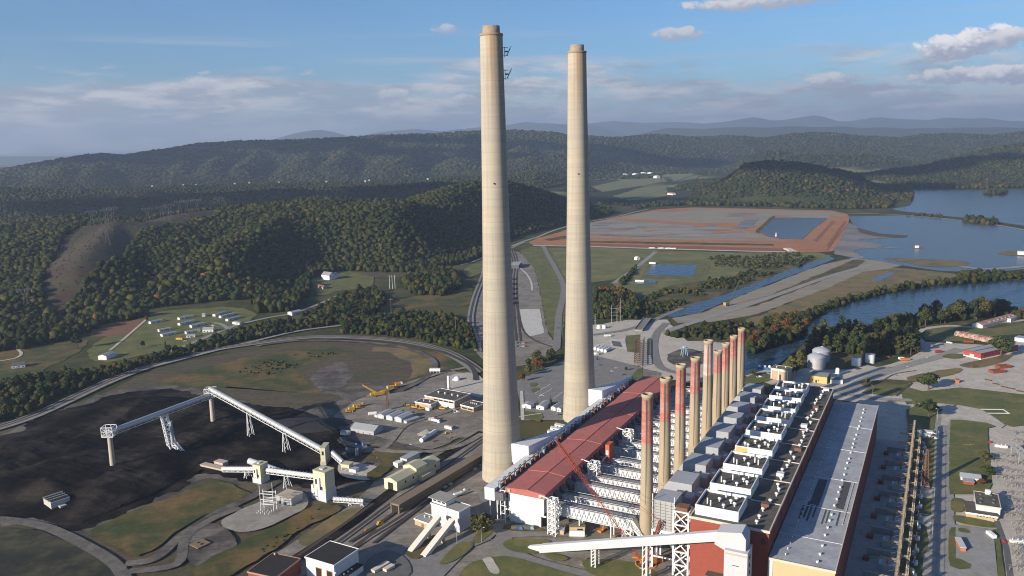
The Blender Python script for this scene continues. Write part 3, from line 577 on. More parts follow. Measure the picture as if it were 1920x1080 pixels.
for nm, pts, w, m_ in (('coal_dust', [(520, 1072), (600, 1022), (665, 978), (700, 950), (760, 905), (830, 858), (905, 812)], 8, COAL), ('ballast', [(590, 1050), (640, 1015), (735, 945), (800, 902), (905, 826)], 4.5, BALLAST), ('ballast', [(640, 1045), (690, 1010), (765, 962), (850, 895), (912, 845)], 5, BALLAST)):
    road(nm, pts, w, m_, 9)
for pts in ([(590, 1050), (640, 1015), (735, 945), (800, 902), (905, 826)], [(655, 1020), (700, 992), (741, 963)], [(640, 1045), (690, 1010), (765, 962), (850, 895), (912, 845)], [(640, 1047), (672, 1025), (705, 996)], [(700, 1022), (770, 968), (855, 903), (914, 858)], [(560, 1045), (640, 990), (700, 947)]):
    road('railway_track', pts, 2.3, SLEEPER, 10)
for pts, w in (([(640, 830), (700, 845), (790, 850), (860, 838), (905, 815)], 6), ([(660, 850), (720, 842), (760, 800), (820, 780), (880, 760)], 5), ([(690, 745), (760, 722), (830, 700), (880, 690)], 6)):
    road('dirt_track', pts, w, GRAVEL2, 9)
FINE[0] = .22
# --- right: switchyards, lawns and the yards by the river
def plw(*uv): return [pl(u, v) for u, v in uv]
sheet('gravel_yard', [(1380, 700), (1420, 690), (1480, 695), (1600, 680), (1700, 700), (1920, 740), (2200, 800), (2200, 1250), (1640, 1250), (1640, 760), (1500, 740)], GRAVEL, 3, 0, 1)
sheet('gravel_yard', [(1590, 705), (1640, 690), (1700, 676), (1726, 660), (1722, 628), (1735, 642), (1800, 645), (1850, 648), (1930, 634), (2150, 660), (2150, 790), (1930, 744), (1850, 735), (1800, 730), (1730, 722), (1660, 722)], GRAVEL, 4, 0, 1.5)
sheet('switchyard_gravel', None, mat('bay_concrete', (.33, .32, .30), var=.2, scale=.1), 6, world=plw((370, -36), (660, -36), (660, -2), (370, -2)))
sheet('switchyard_gravel', None, GRAVEL2, 5, 0, 1, world=plw((370, -5), (662, -5), (662, 8), (370, 8)))
sheet('lawn', [(1700, 770), (1722, 760), (1757, 770), (1757, 860), (1755, 960), (1752, 1000), (1728, 1100), (1680, 1100), (1690, 960), (1703, 830)], GRASS, 7, 0, .6)
sheet('concrete_pad', [(1706, 918), (1750, 918), (1752, 935), (1715, 932)], GRAVEL, 8, 3, 1)
sheet('concrete_pad', [(1712, 968), (1755, 972), (1755, 1010), (1740, 1012), (1738, 990), (1722, 982)], GRAVEL, 8, 0, 1)
for a in ((1703, 961, 1755, 972), (1705, 895, 1757, 900)): road('path', [a[:2], a[2:]], .8, PADM, 9, 0)
road('road', [(1772, 765), (1770, 800), (1768, 900), (1767, 1000), (1766, 1120)], [12.5, 12.5, 12, 13, 18], ROADM, 8, 0)
sheet('road', [(1765, 760), (1800, 762), (1840, 770), (1860, 782), (1885, 800), (1875, 806), (1850, 795), (1800, 790), (1782, 789), (1778, 800), (1765, 800)], GRAVEL, 9, 0, .4)
sheet('road', [(1755, 985), (1760, 1100), (1728, 1100), (1732, 1050), (1745, 1020)], ROADM, 9, 0, .6)
sheet('lawn', [(1783, 790), (1800, 789), (1850, 795), (1868, 802), (1852, 805), (1853, 840), (1858, 880), (1860, 910), (1850, 930), (1780, 930), (1779, 860)], GRASS, 9, 0, .5)
sheet('grass_patch', [(1785, 938), (1806, 941), (1805, 962), (1784, 960)], GRASS, 10, 3, 0)
sheet('grass_patch', [(1786, 973), (1800, 970), (1866, 984), (1865, 993), (1830, 990), (1795, 982)], GRASS, 10, 3, 0)
sheet('grass_patch', [(1779, 1000), (1784, 993), (1791, 992), (1791, 1050), (1800, 1052), (1821, 1062), (1818, 1070), (1800, 1072), (1782, 1065), (1778, 1050)], GRASS, 10, 0, .3)
sheet('grass_patch', [(1797, 994), (1808, 994), (1819, 1000), (1815, 1003), (1799, 1000)], GRASS, 10, 3, 0)
sheet('grass_patch', [(1864, 996), (1872, 996), (1886, 1100), (1872, 1100)], GRASS, 10, 0, .3)
sheet('parking_apron', [(1779, 985), (1862, 996), (1872, 1100), (1779, 1100)], ROADM, 9, 0, 0)
sheet('substation_gravel', [(1856, 806), (1880, 806), (1930, 800), (2150, 830), (2150, 1250), (1900, 1250), (1880, 1010), (1868, 990), (1862, 920), (1856, 860)], GRAVEL, 11, 0, .5)
road('lane', [(1868, 980), (1886, 1030), (1896, 1100)], 3, ASPHALT_D, 12, 0)
sheet('lawn', [(1690, 725), (1730, 735), (1800, 728), (1850, 733), (1930, 742), (2100, 765), (2100, 830), (1900, 803), (1885, 798), (1860, 780), (1820, 765), (1760, 757), (1720, 757), (1700, 760), (1690, 745)], GRASS, 6, 0, .8)
sheet('lawn', [(1615, 738), (1640, 720), (1680, 718), (1710, 722), (1690, 740), (1670, 744), (1630, 740)], GRASS, 6, 0, .6)
sheet('grass_patch', [(1612, 718), (1660, 712), (1720, 716), (1700, 722), (1650, 724), (1620, 726)], GRASS_D, 6, 0, .6)
road('road', [(1560, 735), (1600, 742), (1660, 750), (1710, 752)], 8, ROADM, 7)
road('dirt_track', [(1680, 744), (1694, 732), (1710, 720)], 1.6, DIRT2, 8)
road('road', [(1585, 738), (1620, 715), (1680, 692), (1760, 670), (1800, 655)], 12, ROADM, 5)
road('kerb_line', [(1660, 712), (1680, 702), (1718, 696)], 1.5, DIRT2, 6)
sheet('weed_bank', [(1700, 710), (1740, 700), (1800, 692), (1790, 704), (1740, 712), (1720, 718)], DRY, 7, 3, 2)
sheet('tank_farm_grass', [(1500, 670), (1530, 655), (1580, 655), (1620, 668), (1640, 680), (1600, 692), (1560, 694), (1520, 690)], GRASS_D, 4, 3, 1)
sheet('lawn', [(1732, 628), (1750, 614), (1800, 614), (1860, 616), (1930, 606), (1960, 612), (1930, 625), (1860, 632), (1850, 640), (1780, 640), (1740, 638)], GRASS, 4, 3, 1)
sheet('grass_patch', [(1766, 670), (1780, 664), (1808, 666), (1812, 670), (1790, 674)], GRASS, 5, 3, .5)
sheet('weed_bank', [(1800, 685), (1840, 676), (1900, 665), (1880, 680), (1840, 690), (1810, 690)], DRY, 6, 3, 1)
road('lane', [(1722, 624), (1735, 617), (1780, 612), (1830, 614), (1880, 605), (1940, 600)], 8, GRAVEL, 5)
sheet('river_bank', [(1660, 612), (1700, 605), (1760, 596), (1860, 590), (1920, 606), (1960, 610), (1800, 615), (1720, 618)], GRASS_D, 3, 3, 2)
sheet('wooded_bank', [(1500, 668), (1530, 625), (1640, 612), (1720, 615), (1725, 660), (1640, 678), (1560, 668), (1470, 705), (1440, 700)], SCRUB, 3, 0, 3)
sheet('wooded_bank', [(1395, 640), (1420, 612), (1450, 600), (1520, 600), (1510, 628), (1440, 655), (1400, 662)], SCRUB, 5, 0, 3)
sheet('grass_patch', [(1395, 712), (1420, 700), (1450, 706), (1440, 716), (1400, 722)], GRASS, 5, 3, 1)
FINE[0] = 0.0
# ------------------------------------------------------------------ materials of built things
CONC = None
def chimney_material():
    """slip-formed concrete: pour bands up the height, rust streaks under the rim"""
    m = bpy.data.materials.new('chimney_concrete'); m.use_nodes = True; t = m.node_tree; b = t.nodes['Principled BSDF']; b.inputs['Roughness'].default_value = .9
    o = t.nodes.new('ShaderNodeTexCoord'); sp = t.nodes.new('ShaderNodeSeparateXYZ'); t.links.new(o.outputs['Object'], sp.inputs[0])
    def noise(sx, sy, sz, d=4):
        mp = t.nodes.new('ShaderNodeMapping'); mp.inputs['Scale'].default_value = (sx, sy, sz); t.links.new(o.outputs['Object'], mp.inputs[0])
        n = t.nodes.new('ShaderNodeTexNoise'); n.inputs['Scale'].default_value = 1; n.inputs['Detail'].default_value = d; t.links.new(mp.outputs[0], n.inputs['Vector']); return n.outputs[0]
    band = noise(.004, .004, .22, 5); band2 = noise(.01, .01, .035, 3); streak = noise(.45, .45, .008, 4); fine = noise(.8, .8, .8, 3)
    c = mixc(t, sstep(t, band, .38, .62), (.345, .305, .24), (.40, .355, .275))
    c = mixc(t, mth(t, 'MULTIPLY', sstep(t, band2, .40, .58), .6), c, (.325, .295, .25))
    c = mixc(t, mth(t, 'MULTIPLY', sstep(t, fine, .5, .7), .12), c, (.27, .225, .16))
    ln = mth(t, 'FRACT', mth(t, 'DIVIDE', sp.outputs[2], 7.5)); c = mixc(t, mth(t, 'MULTIPLY', mth(t, 'LESS_THAN', ln, .055), mth(t, 'MULTIPLY', sstep(t, band, .35, .6), .5)), c, (.25, .205, .14))
    c = mixc(t, mth(t, 'MULTIPLY', sstep(t, noise(.5, .5, .012, 5), .50, .68), .38), c, (.235, .20, .155))
    hi = sstep(t, sp.outputs[2], 225, 298)
    c = mixc(t, mth(t, 'MULTIPLY', mth(t, 'MULTIPLY', hi, sstep(t, streak, .42, .66)), .75), c, (.33, .17, .06))
    lo = mth(t, 'SUBTRACT', 1.0, sstep(t, sp.outputs[2], 2, 16)); c = mixc(t, mth(t, 'MULTIPLY', mth(t, 'MULTIPLY', lo, sstep(t, noise(.5, .5, .1), .4, .6)), .5), c, (.45, .37, .27))
    t.links.new(c, b.inputs['Base Color']); return m
def stack_material(z_paint, z_top, white=False, seed=0.0):
    m = bpy.data.materials.new('painted_stack_brick'); m.use_nodes = True; t = m.node_tree; b = t.nodes['Principled BSDF']; b.inputs['Roughness'].default_value = .85
    o = t.nodes.new('ShaderNodeTexCoord'); sp = t.nodes.new('ShaderNodeSeparateXYZ'); t.links.new(o.outputs['Object'], sp.inputs[0])
    def noise(sx, sy, sz, d=4):
        mp = t.nodes.new('ShaderNodeMapping'); mp.inputs['Scale'].default_value = (sx, sy, sz); mp.inputs['Location'].default_value = (seed, seed, seed); t.links.new(o.outputs['Object'], mp.inputs[0])
        n = t.nodes.new('ShaderNodeTexNoise'); n.inputs['Scale'].default_value = 1; n.inputs['Detail'].default_value = d; t.links.new(mp.outputs[0], n.inputs['Vector']); return n.outputs[0]
    base = mixc(t, noise(.3, .3, .12, 5), (.30, .235, .155), (.375, .305, .21))
    worn = noise(.9, .9, 1.1, 5); bands = noise(.02, .02, .16, 3)
    red = mixc(t, sstep(t, bands, .42, .60), (.43, .135, .102), (.45, .21, .165))
    if white: red = mixc(t, sstep(t, bands, .40, .62), (.60, .47, .44), (.55, .36, .31))
    red = mixc(t, mth(t, 'MULTIPLY', sstep(t, worn, .50, .68), .5), red, (.52, .38, .31))
    edge = mth(t, 'ADD', sp.outputs[2], mth(t, 'MULTIPLY', mth(t, 'SUBTRACT', worn, .5), 3.0))
    mask = mth(t, 'MULTIPLY', sstep(t, edge, z_paint - .5, z_paint + .5), mth(t, 'SUBTRACT', 1.0, sstep(t, edge, z_top - 3.6, z_top - 2.6)))
    c = mixc(t, mask, base, red); t.links.new(c, b.inputs['Base Color']); return m
DARK = mat('soot_and_opening_black', (.02, .018, .016)); RUST = mat('rusty_steel', (.16, .085, .05), var=.3, scale=.6)  # sooty flue mouths; flat black also painted in for shade inside doorways and holes
BRICK = mat('red_brick', (.25, .062, .042), var=.14, scale=.5); BRICK_D = mat('weathered_red_brick', (.21, .058, .042), var=.22, scale=.4)
ROOFD = mat('tar_roof', (.112, .099, .083), var=.35, scale=.12, fine=.2, col2=(.07, .062, .053)); ROOFB = mat('black_roof', (.026, .023, .022), var=.3, scale=.25)
ROOFG = mat('grey_membrane_roof', (.37, .38, .395), var=.22, scale=.07, fine=.14, col2=(.275, .285, .305), stretch=(1, 1, 1)); ROOFP = mat('dark_roof_patch', (.075, .075, .076), var=.25, scale=.2)
WHITE = mat('white_painted_steel', (.70, .70, .69), var=.07, scale=.3); WHITE2 = mat('weathered_white_steel', (.62, .63, .63), var=.2, scale=.35)
GREYW = mat('pale_grey_cladding', (.48, .49, .51), var=.1, scale=.2); STEELG = mat('grey_duct_steel', (.31, .325, .35), var=.12, scale=.15); STEELD = mat('dark_grey_steel', (.10, .105, .11), var=.25, scale=.3)
GALV = mat('galvanised_steel', (.42, .43, .44), rough=.45, var=.12, scale=.4, metal=.35, spec=.5); WALK = mat('grey_walkway', (.23, .23, .23), var=.2, scale=.5)
REDROOF = mat('red_membrane_roof', (.40, .135, .115), var=.16, scale=.06, fine=.12, col2=(.35, .115, .10)); REDSIDE = mat('red_fascia', (.37, .10, .085), var=.08, scale=.2)
TANW = mat('tan_cladding', (.52, .38, .22), var=.06, scale=.4); TAN2 = mat('tan_brick', (.42, .30, .19), var=.15, scale=.5); CREAM = mat('cream_cladding', (.56, .52, .36), var=.07, scale=.3); CREAMR = mat('cream_metal_roof', (.42, .40, .28), var=.1, scale=.3)
BROWNR = mat('brown_metal_roof', (.20, .155, .11), var=.18, scale=.15, col2=(.165, .128, .092)); BROWNW = mat('brown_cladding', (.19, .145, .09), var=.15, scale=.3)
GREYR = mat('grey_metal_roof', (.30, .31, .325), var=.1, scale=.3); BLUEW = mat('blue_painted_steel', (.07, .16, .34), var=.2, scale=.5); YELLOW = mat('yellow_plant_paint', (.52, .30, .045), var=.2, scale=.8)
ORANGE = mat('orange_paint', (.56, .17, .03), var=.15, scale=.8); CRANER = mat('red_crane_paint', (.27, .055, .04), var=.15, scale=.6); GLASS = mat('dark_glass', (.03, .035, .045), rough=.15, spec=.6)
RUBBER = mat('black_rubber', (.02, .02, .02)); WOOD = mat('weathered_wood', (.20, .14, .085), var=.2, scale=1); BEIGE = mat('beige_concrete', (.42, .36, .28), var=.15, scale=.3); CARBLUE = mat('dark_blue_paint', (.03, .04, .08), rough=.3)
CARSILV = mat('silver_paint', (.45, .46, .48), rough=.3, metal=.3); CARRED = mat('red_car_paint', (.30, .03, .025), rough=.3)
TRIM = mat('pale_coping', (.52, .46, .38), var=.1, scale=.5)

# ------------------------------------------------------------------ tall chimneys
CM = chimney_material()
def tall(u, v, label, ant):
    t = empty('tall_chimney', pl(u, v), 0, label, 'chimney')
    prof = [(14.3, 0), (13.7, 12), (12.9, 30), (11.6, 70), (10.5, 110), (9.4, 160), (8.5, 210), (7.7, 260), (7.25, 298.5)]
    MB().lathe(prof, n=48).build('shaft', CM, t)
    MB().lathe([(7.2, 298), (7.55, 298.2), (7.55, 299.6), (5.9, 299.7)], n=40).build('rim', mat('rim_concrete', (.28, .2, .13), var=.3, scale=.5), t)
    MB().lathe([(5.7, 298.5), (5.5, 304.4), (4.9, 304.4), (4.9, 298)], n=32).build('flue_liner', mat('sooty_liner', (.27, .22, .165), var=.3, scale=.3), t)
    for z in (90, 205):
        MB().box(-.9, -.3, -9.4 - (.0 if z > 200 else 1.5), -8.4 - (0 if z > 200 else 1.5), z, z + .9).build('aircraft_light', STEELD, t)
    for k, zz in enumerate(ant):
        mm = MB(); x = 7.4
        for z in (zz, zz - 5): mm.bar((x - .6, 0, z), (x + 3.2, 0, z), .3)
        mm.bar((x + .9, 0, zz + .6), (x + .9, 0, zz - 6), .35); mm.bar((x + 2.2, 0, zz - 5), (x + 5.2, 0, zz + 1), .55); mm.bar((x + 1.1, -.9, zz - 2.5), (x + 3, -.9, zz - 2.5), .9)
        mm.build('antenna', STEELD, t)
tall(476.3, -262.6, 'tall concrete chimney nearer the camera, with two antenna brackets high on its right side', (291, 277))
tall(611.5, -261.2, 'tall concrete chimney standing farther off, without antennas', ())

# ------------------------------------------------------------------ nine unit stacks
ST = [(427, 91, 62), (461, 91, 64), (493.5, 91, 58), (528, 87, 62), (561.5, 91, 66), (590.5, 76.5, 60), (615.5, 76.5, 55), (641.5, 76.5, 58), (669.5, 76.5, 64)]
SL = ['nearest of the row of nine brick stacks, banded red with a dark sooty rim', 'second brick stack of the row, dull tan upper half with a broad red band', 'third brick stack of the row, pale pinkish collar above solid red', 'fourth brick stack of the row, solid red under a pale tan collar',
      'fifth brick stack of the row, faded to whitish pink', 'short red-topped brick stack just beyond the faded whitish pink one', 'seventh stack of the row, deep red top, between two other short red ones', 'eighth stack of the row, bright red top, next to the farthest one', 'farthest of the nine brick stacks, faded pink top, beside the trees by the river']
for i, ((u, h, zp), lab) in enumerate(zip(ST, SL)):
    t = empty('unit_stack', pl(u, -141), 0, lab, 'stack', 'row of nine brick unit stacks'); r = .98 if h > 80 else .9
    MB().lathe([(4.4 * r, 0), (3.9 * r, 25), (3.5 * r, 50), (3.15 * r, h - 2.2), (3.45 * r, h - 2.0), (3.45 * r, h), (2.7 * r, h), (2.7 * r, h - 6)], n=30).build('shaft', stack_material(zp, h, i == 4, i * 7.3), t)
    MB().lathe([(2.72 * r, h - .3), (2.72 * r, h - 8), (.2, h - 8)], n=24).build('flue_opening', DARK, t)
    mm = MB(); mm.bar((-1.2, -3.6 * r, 26), (-1.2, -3.1 * r, h - 3), .25); mm.bar((-.6, -3.6 * r, 26), (-.6, -3.1 * r, h - 3), .25); mm.build('ladder', STEELD, t)

# ------------------------------------------------------------------ boiler house
def PM(uc, vc): return MB(lambda u, v, z: (u - uc, -(v - vc), z))
def pthing(name, uc, vc, label, cat, group=None): return empty(name, pl(uc, vc), PROT, label, cat, group)
UC, VC = 391, -86
bh = pthing('boiler_house', UC, VC, 'long red brick boiler house with a black roof carrying nine white penthouses', 'boiler house')
q = PM(UC, VC); q.prism([(391, -105.7), (648, -105.7), (648, -66.3), (391, -66.3)], 0, 39.4); q.build('wall', BRICK, bh)
q = PM(UC, VC); q.box(390.8, 648.2, -105.9, -66.1, 39.4, 39.9); rf = q.build('roof', ROOFD, bh)
q = PM(UC, VC)
q.box(390.5, 391.1, -106.2, -65.8, 39.2, 40.5); q.box(647.9, 648.5, -106.2, -65.8, 39.2, 40.5); q.box(391.1, 647.9, -106.2, -105.6, 39.2, 40.5); q.box(391.1, 647.9, -66.4, -65.8, 39.2, 40.5); q.build('parapet', TRIM, rf)
for u in (424, 455, 486, 516, 546, 571):
    PM(UC, VC).box(u - .25, u + .25, -82, -66.4, 39.9, 40.35).build('roof_curb', TRIM, rf)
PEN = [395, 425.2, 455.4, 486, 516.5, 546.3, 570.9, 596.4, 619.3]
for i, u in enumerate(PEN):
    dp = 21.2 if i < 5 else 18.0; v0, v1 = -104.4, -82.2; z = 45.4
    q = PM(UC, VC); q.box(u, u + .5, v0, v1, 39.9, z); q.box(u + dp - .5, u + dp, v0, v1, 39.9, z); q.box(u + .5, u + dp - .5, v0, v0 + .5, 39.9, z); q.box(u + .5, u + dp - .5, v1 - .5, v1, 39.9, z)
    ph = q.build('penthouse', WHITE, bh)
    if i == 3:
        PM(UC, VC).box(u - .08, u - .01, v0 + .3, v0 + 7.5, 40.2, z - .5).build('stained_panel', mat('rust_stained_panel', (.62, .38, .15), var=.2, scale=.4), ph)
    PM(UC, VC).box(u + .5, u + dp - .5, v0 + .5, v1 - .5, 43.6, 44.0).build('penthouse_roof', ROOFD, ph)
    rr = random.Random(i)
    for fx, fy in ((.20, .32), (.30, .22), (.55, .45), (.22, .62), (.55, .72), (.42, .83), (.78, .55), (.75, .8)):
        q = PM(UC, VC); uu = u + dp * fx; vv = v0 + 22 * fy
        if rr.random() < .65: q.lathe([(.5, 44), (.5, 45.2), (1.05, 45.3), (.9, 46.1), (.2, 46.4)], uu, vv, 10)
        else: q.lathe([(.38, 44), (.38, 47.2), (.01, 47.2)], uu, vv, 8)
        q.build('roof_vent', WHITE2, ph)
rr = random.Random(5)
for k in range(34):
    u = 397 + k * 7.4 + rr.uniform(-1.5, 1.5); v = rr.choice((-70.5, -72, -73.5)); q = PM(UC, VC)
    if k % 6 == 3:
        q.box(u - 1.8, u + 1.8, v - 2, v + 2, 39.9, 41.8); q.build('roof_fan', RUST if k % 12 == 3 else WHITE2, rf)
    else:
        q.lathe([(.5, 39.9), (.5, 41), (1.05, 41.1), (.9, 41.9), (.2, 42.1)], u, v, 10); q.build('roof_vent', WHITE2, rf)
for k in range(11):
    u = 400 + k * 22.5
    PM(UC, VC).box(u, u + .35, -65.75, -65.4, 28.2, 40.4).build('downpipe', RUST, bh)
q = PM(UC, VC); q.box(386, 390.9, -96, -86, 0, 12); q.build('annex', TAN2, bh); PM(UC, VC).box(385.8, 390.9, -96.2, -85.8, 12, 12.3).build('annex_roof', ROOFD, bh)
PM(UC, VC).box(390.5, 390.8, -70, -68, 33, 36).build('window', GLASS, bh)

# ------------------------------------------------------------------ turbine hall
TUC, TVC = 386, -50
th = pthing('turbine_hall', TUC, TVC, 'long low turbine hall with a flat grey roof and a tan end wall', 'turbine hall')
q = PM(TUC, TVC); q.box(388, 657, -65.7, -34.8, 0, 27.5); q.build('wall', BRICK_D, th)
q = PM(TUC, TVC); q.box(387.6, 388, -65.6, -34.8, 0, 27.3); q.build('end_wall', TANW, th)
PM(TUC, TVC).box(387.4, 387.6, -65.7, -63.4, 0, 27.3).build('end_pilaster', GREYW, th)
q = PM(TUC, TVC); q.box(387.3, 657.3, -65.7, -34.5, 27.5, 28); trf = q.build('roof', ROOFG, th)
q = PM(TUC, TVC); q.box(387.3, 657.3, -34.9, -34.4, 28, 28.5); q.box(387.0, 387.4, -65.7, -34.4, 27.2, 28.5); q.build('roof_edge', TRIM, th)
for u in (417, 456, 500, 552, 600): PM(TUC, TVC).box(u - .22, u + .22, -65.6, -34.9, 28, 28.22).build('roof_seam', GREYW, trf)
for a in ((459, 497, -56.5, -51.5), (438, 456, -59.5, -58.3), (440, 462, -57.4, -56.2), (437, 458, -55.3, -54.2), (442, 459, -53.0, -52), (459, 499, -42.6, -38.6), (436, 455, -47.5, -46.7), (438, 455, -45.6, -44.9), (437, 455, -40.4, -39.5)):
    PM(TUC, TVC).box(a[0], a[1], a[2], a[3], 28, 28.06).build('roof_patch', ROOFP, trf)
PM(TUC, TVC).box(440, 499, -37.4, -36.9, 28, 28.3).build('roof_strip', TRIM, trf)
for k in range(27):
    u = 393 + k * 9.6 + rr.uniform(-1.6, 1.6); q = PM(TUC, TVC); v = -43.6 + rr.uniform(-.2, .2)
    q.box(u - .4, u + .4, v - .4, v + .4, 28, 28.7); q.box(u - .6, u + .6, v - .6, v + .6, 28.7, 29.0); q.build('roof_vent', WHITE2, trf)
for k in range(40):
    u = 394 + k * 6.5; q = PM(TUC, TVC); v = -58.5
    q.lathe([(.3, 28), (.3, 28.6), (.5, 28.7), (.1, 29)], u, v, 8); q.build('roof_cowl', WHITE2, trf)

# ------------------------------------------------------------------ grey boiler flues (between the stacks and the boiler house)
FL = ['dark frame', 'first', 'second']
for i, u in enumerate(PEN):
    if i == 0: continue
    w = 20.5 if i < 5 else 17; uc = u + 1; s = 'nearest' if i == 1 else ('farthest' if i == 8 else ['', '', 'second', 'third', 'fourth', 'fifth', 'sixth', 'seventh'][i])
    t = pthing('boiler_flue', uc, -120, f'{s} of the eight big grey boiler flues, beside penthouse and stack', 'flue', 'grey boiler flues along the boiler house')
    q = MB(); q.prism([(11.5, 14), (11.5, 36.5), (8.8, 40.2), (-4.5, 40.2), (-4.5, 14)], 3, w, 'x'); q.build('main_flue', STEELG, t)
    q = MB(); q.prism([(3.5, 14), (3.5, 36), (-7, 36), (-7, 14)], -5, 2.97, 'x'); q.build('front_box', STEELG, t)
    q = MB(); q.prism([(-4.6, 18), (-4.6, 35), (-8.5, 34), (-12, 29), (-12, 18)], 3.2, w - 6, 'x'); q.build('side_box', STEELG, t)
    MB().prism([(-1.2, 36.1), (-1.2, 36.6), (-1.8, 36.6), (-1.8, 36.1)], -4.8, 2.8, 'x').build('cable_tray', STEELD, t)
    q = MB(); q.lattice((-3, -7, 0), (-3, -7, 24), 3, .3, 6); q.bar((-3, -7, 24), (4, -7, 24), .4); q.build('support_frame', RUST, t)

# ------------------------------------------------------------------ precipitator house under red roofs
EUC, EVC = 416, -213
ph = pthing('precipitator_house', EUC, EVC, 'long white precipitator house under stepped red roofs', 'precipitator house')
SEC = [414.2, 444, 474.2, 505.5, 538, 571, 597, 622.5, 649, 675]
q = PM(EUC, EVC); q.box(417, 673, -225.5, -202.2, 10, 21.6); q.build('casing', GREYW, ph)
q = PM(EUC, EVC); q.box(416.6, 417, -226, -201.8, 9.6, 21.6)
for k in range(12): q.box(416.45, 416.6, -225.6 + k * 2.1, -225.3 + k * 2.1, 9.8, 21.5)
q.build('front_wall', WHITE, ph)
q = PM(EUC, EVC); q.box(418, 672, -224, -204, 0, 9.9); q.build('lower_wall', STEELD, ph)
q = PM(EUC, EVC); q.box(417.6, 418, -225.5, -204.5, 0, 9.2); q.build('lower_front_wall', WHITE2, ph)
q = PM(EUC, EVC); q.bar((416.2, -228, 9.3), (416.2, -200, 9.3), .8); q.build('gutter_beam', WHITE, ph)
for k in range(9):
    a, b = SEC[k], SEC[k + 1] - .55; z = 24.2 + (.2 if k % 2 else 0) ; q = PM(EUC, EVC)
    V0, V1, VM = -226.8, -199.8, -211.5; zr = z + 1.1; th_ = 3.0 if k == 0 else 2.6
    q.add([(a, V0, z), (a, VM, zr), (a, V1, z), (a, V1, z - th_), (a, V0, z - th_), (b, V0, z), (b, VM, zr), (b, V1, z), (b, V1, z - th_), (b, V0, z - th_)],
          [(0, 1, 2, 3, 4), (9, 8, 7, 6, 5), (0, 5, 6, 1), (1, 6, 7, 2), (2, 7, 8, 3), (3, 8, 9, 4), (4, 9, 5, 0)])
    r = q.build('red_roof', REDROOF, ph)
    q = PM(EUC, EVC); q.bar((a, VM, zr + .08), (b, VM, zr + .08), .5, .3); q.build('ridge_cap', REDSIDE, r)
    for vv in (-224, -203): PM(EUC, EVC).box(a - .35, a - .05, vv - .9, vv + .9, z - 2.4, z - .4).build('hatch', BEIGE, r)
for k in range(27):
    u = 421 + k * 9.5
    q = MB(); vv = lambda v: -(v - EVC)
    q.prism([(vv(-202.2), 11), (vv(-202.2), 20), (vv(-198.6), 16), (vv(-198.6), 13)], u - EUC, u - EUC + 5.5, 'x'); q.build('inlet_hood', STEELD, ph)
# steel legs and pipe rack on its near left corner
q = PM(EUC, EVC)
for u in (414, 420):
    for v in (-230, -227): q.bar((u, v, 0), (u, v, 22), .5)
for z in (7, 12, 17, 22): q.bar((414, -230, z), (420, -230, z), .4); q.bar((414, -230, z), (414, -226, z), .4)
q.build('pipe_rack', WHITE2, ph)

# collecting flue along its left side, with a wedge into each tall chimney
t = pthing('collecting_flue', 414, -236, 'white collecting flue along the left side of the precipitator house', 'flue')
q = PM(414, -236); q.box(412, 670, -240, -233, 15, 23); q.build('flue_casing', WHITE2, t)
q = PM(414, -236); q.box(412, 670, -233, -226.9, 16, 21); q.build('inner_duct', STEELD, t)
for k in range(26):
    u = 417 + k * 10; q = PM(414, -236); q.bar((u, -239, 0), (u, -239, 15), .6); q.bar((u, -234, 0), (u, -234, 15), .6); q.build('support_leg', WHITE2, t)
for k in range(36):
    u = 416 + k * 7; q = PM(414, -236); q.bar((u, -232.5, 21), (u, -232.5, 26), .35); q.bar((u + 2.5, -232.5, 21), (u + 2.5, -232.5, 26), .35); q.bar((u, -232.5, 26), (u + 2.5, -232.5, 26), .4); q.box(u + .4, u + 2.1, -233.4, -231.2, 21, 24.3); q.build('damper_drive', RUST if k % 3 else STEELG, t)
for k in range(2):
    q = PM(414, -236); u0 = (470, 600)[k]; q.bar((414 + k * 60, -230, 27), (u0, -230, 27), .5); q.build('handrail', WALK, t)
for nm, us in (('nearer', 476), ('farther', 611)):
    t = pthing('breeching_duct', us, -246, f'white wedge-shaped breeching duct into the {nm} tall chimney', 'duct', 'breeching ducts into the chimneys')
    q = PM(us, -246); a, b = us - 44, us + 46
    q.add([(us - 7, -250, 15.2), (us - 7, -238, 15.2), (b, -240, 15.2), (b, -236, 15.2), (us - 7, -250, 29.5), (us - 7, -238, 29.5), (b, -240, 23.4), (b, -236, 23.4)], [(0, 1, 3, 2), (4, 6, 7, 5), (0, 4, 5, 1), (1, 5, 7, 3), (2, 3, 7, 6), (0, 2, 6, 4)])
    q.build('duct_wedge', WHITE, t); q = PM(us, -246); q.box(us - 6.5, us + 6, -254, -250.05, 16, 29); q.build('chimney_inlet', GREYW, t)

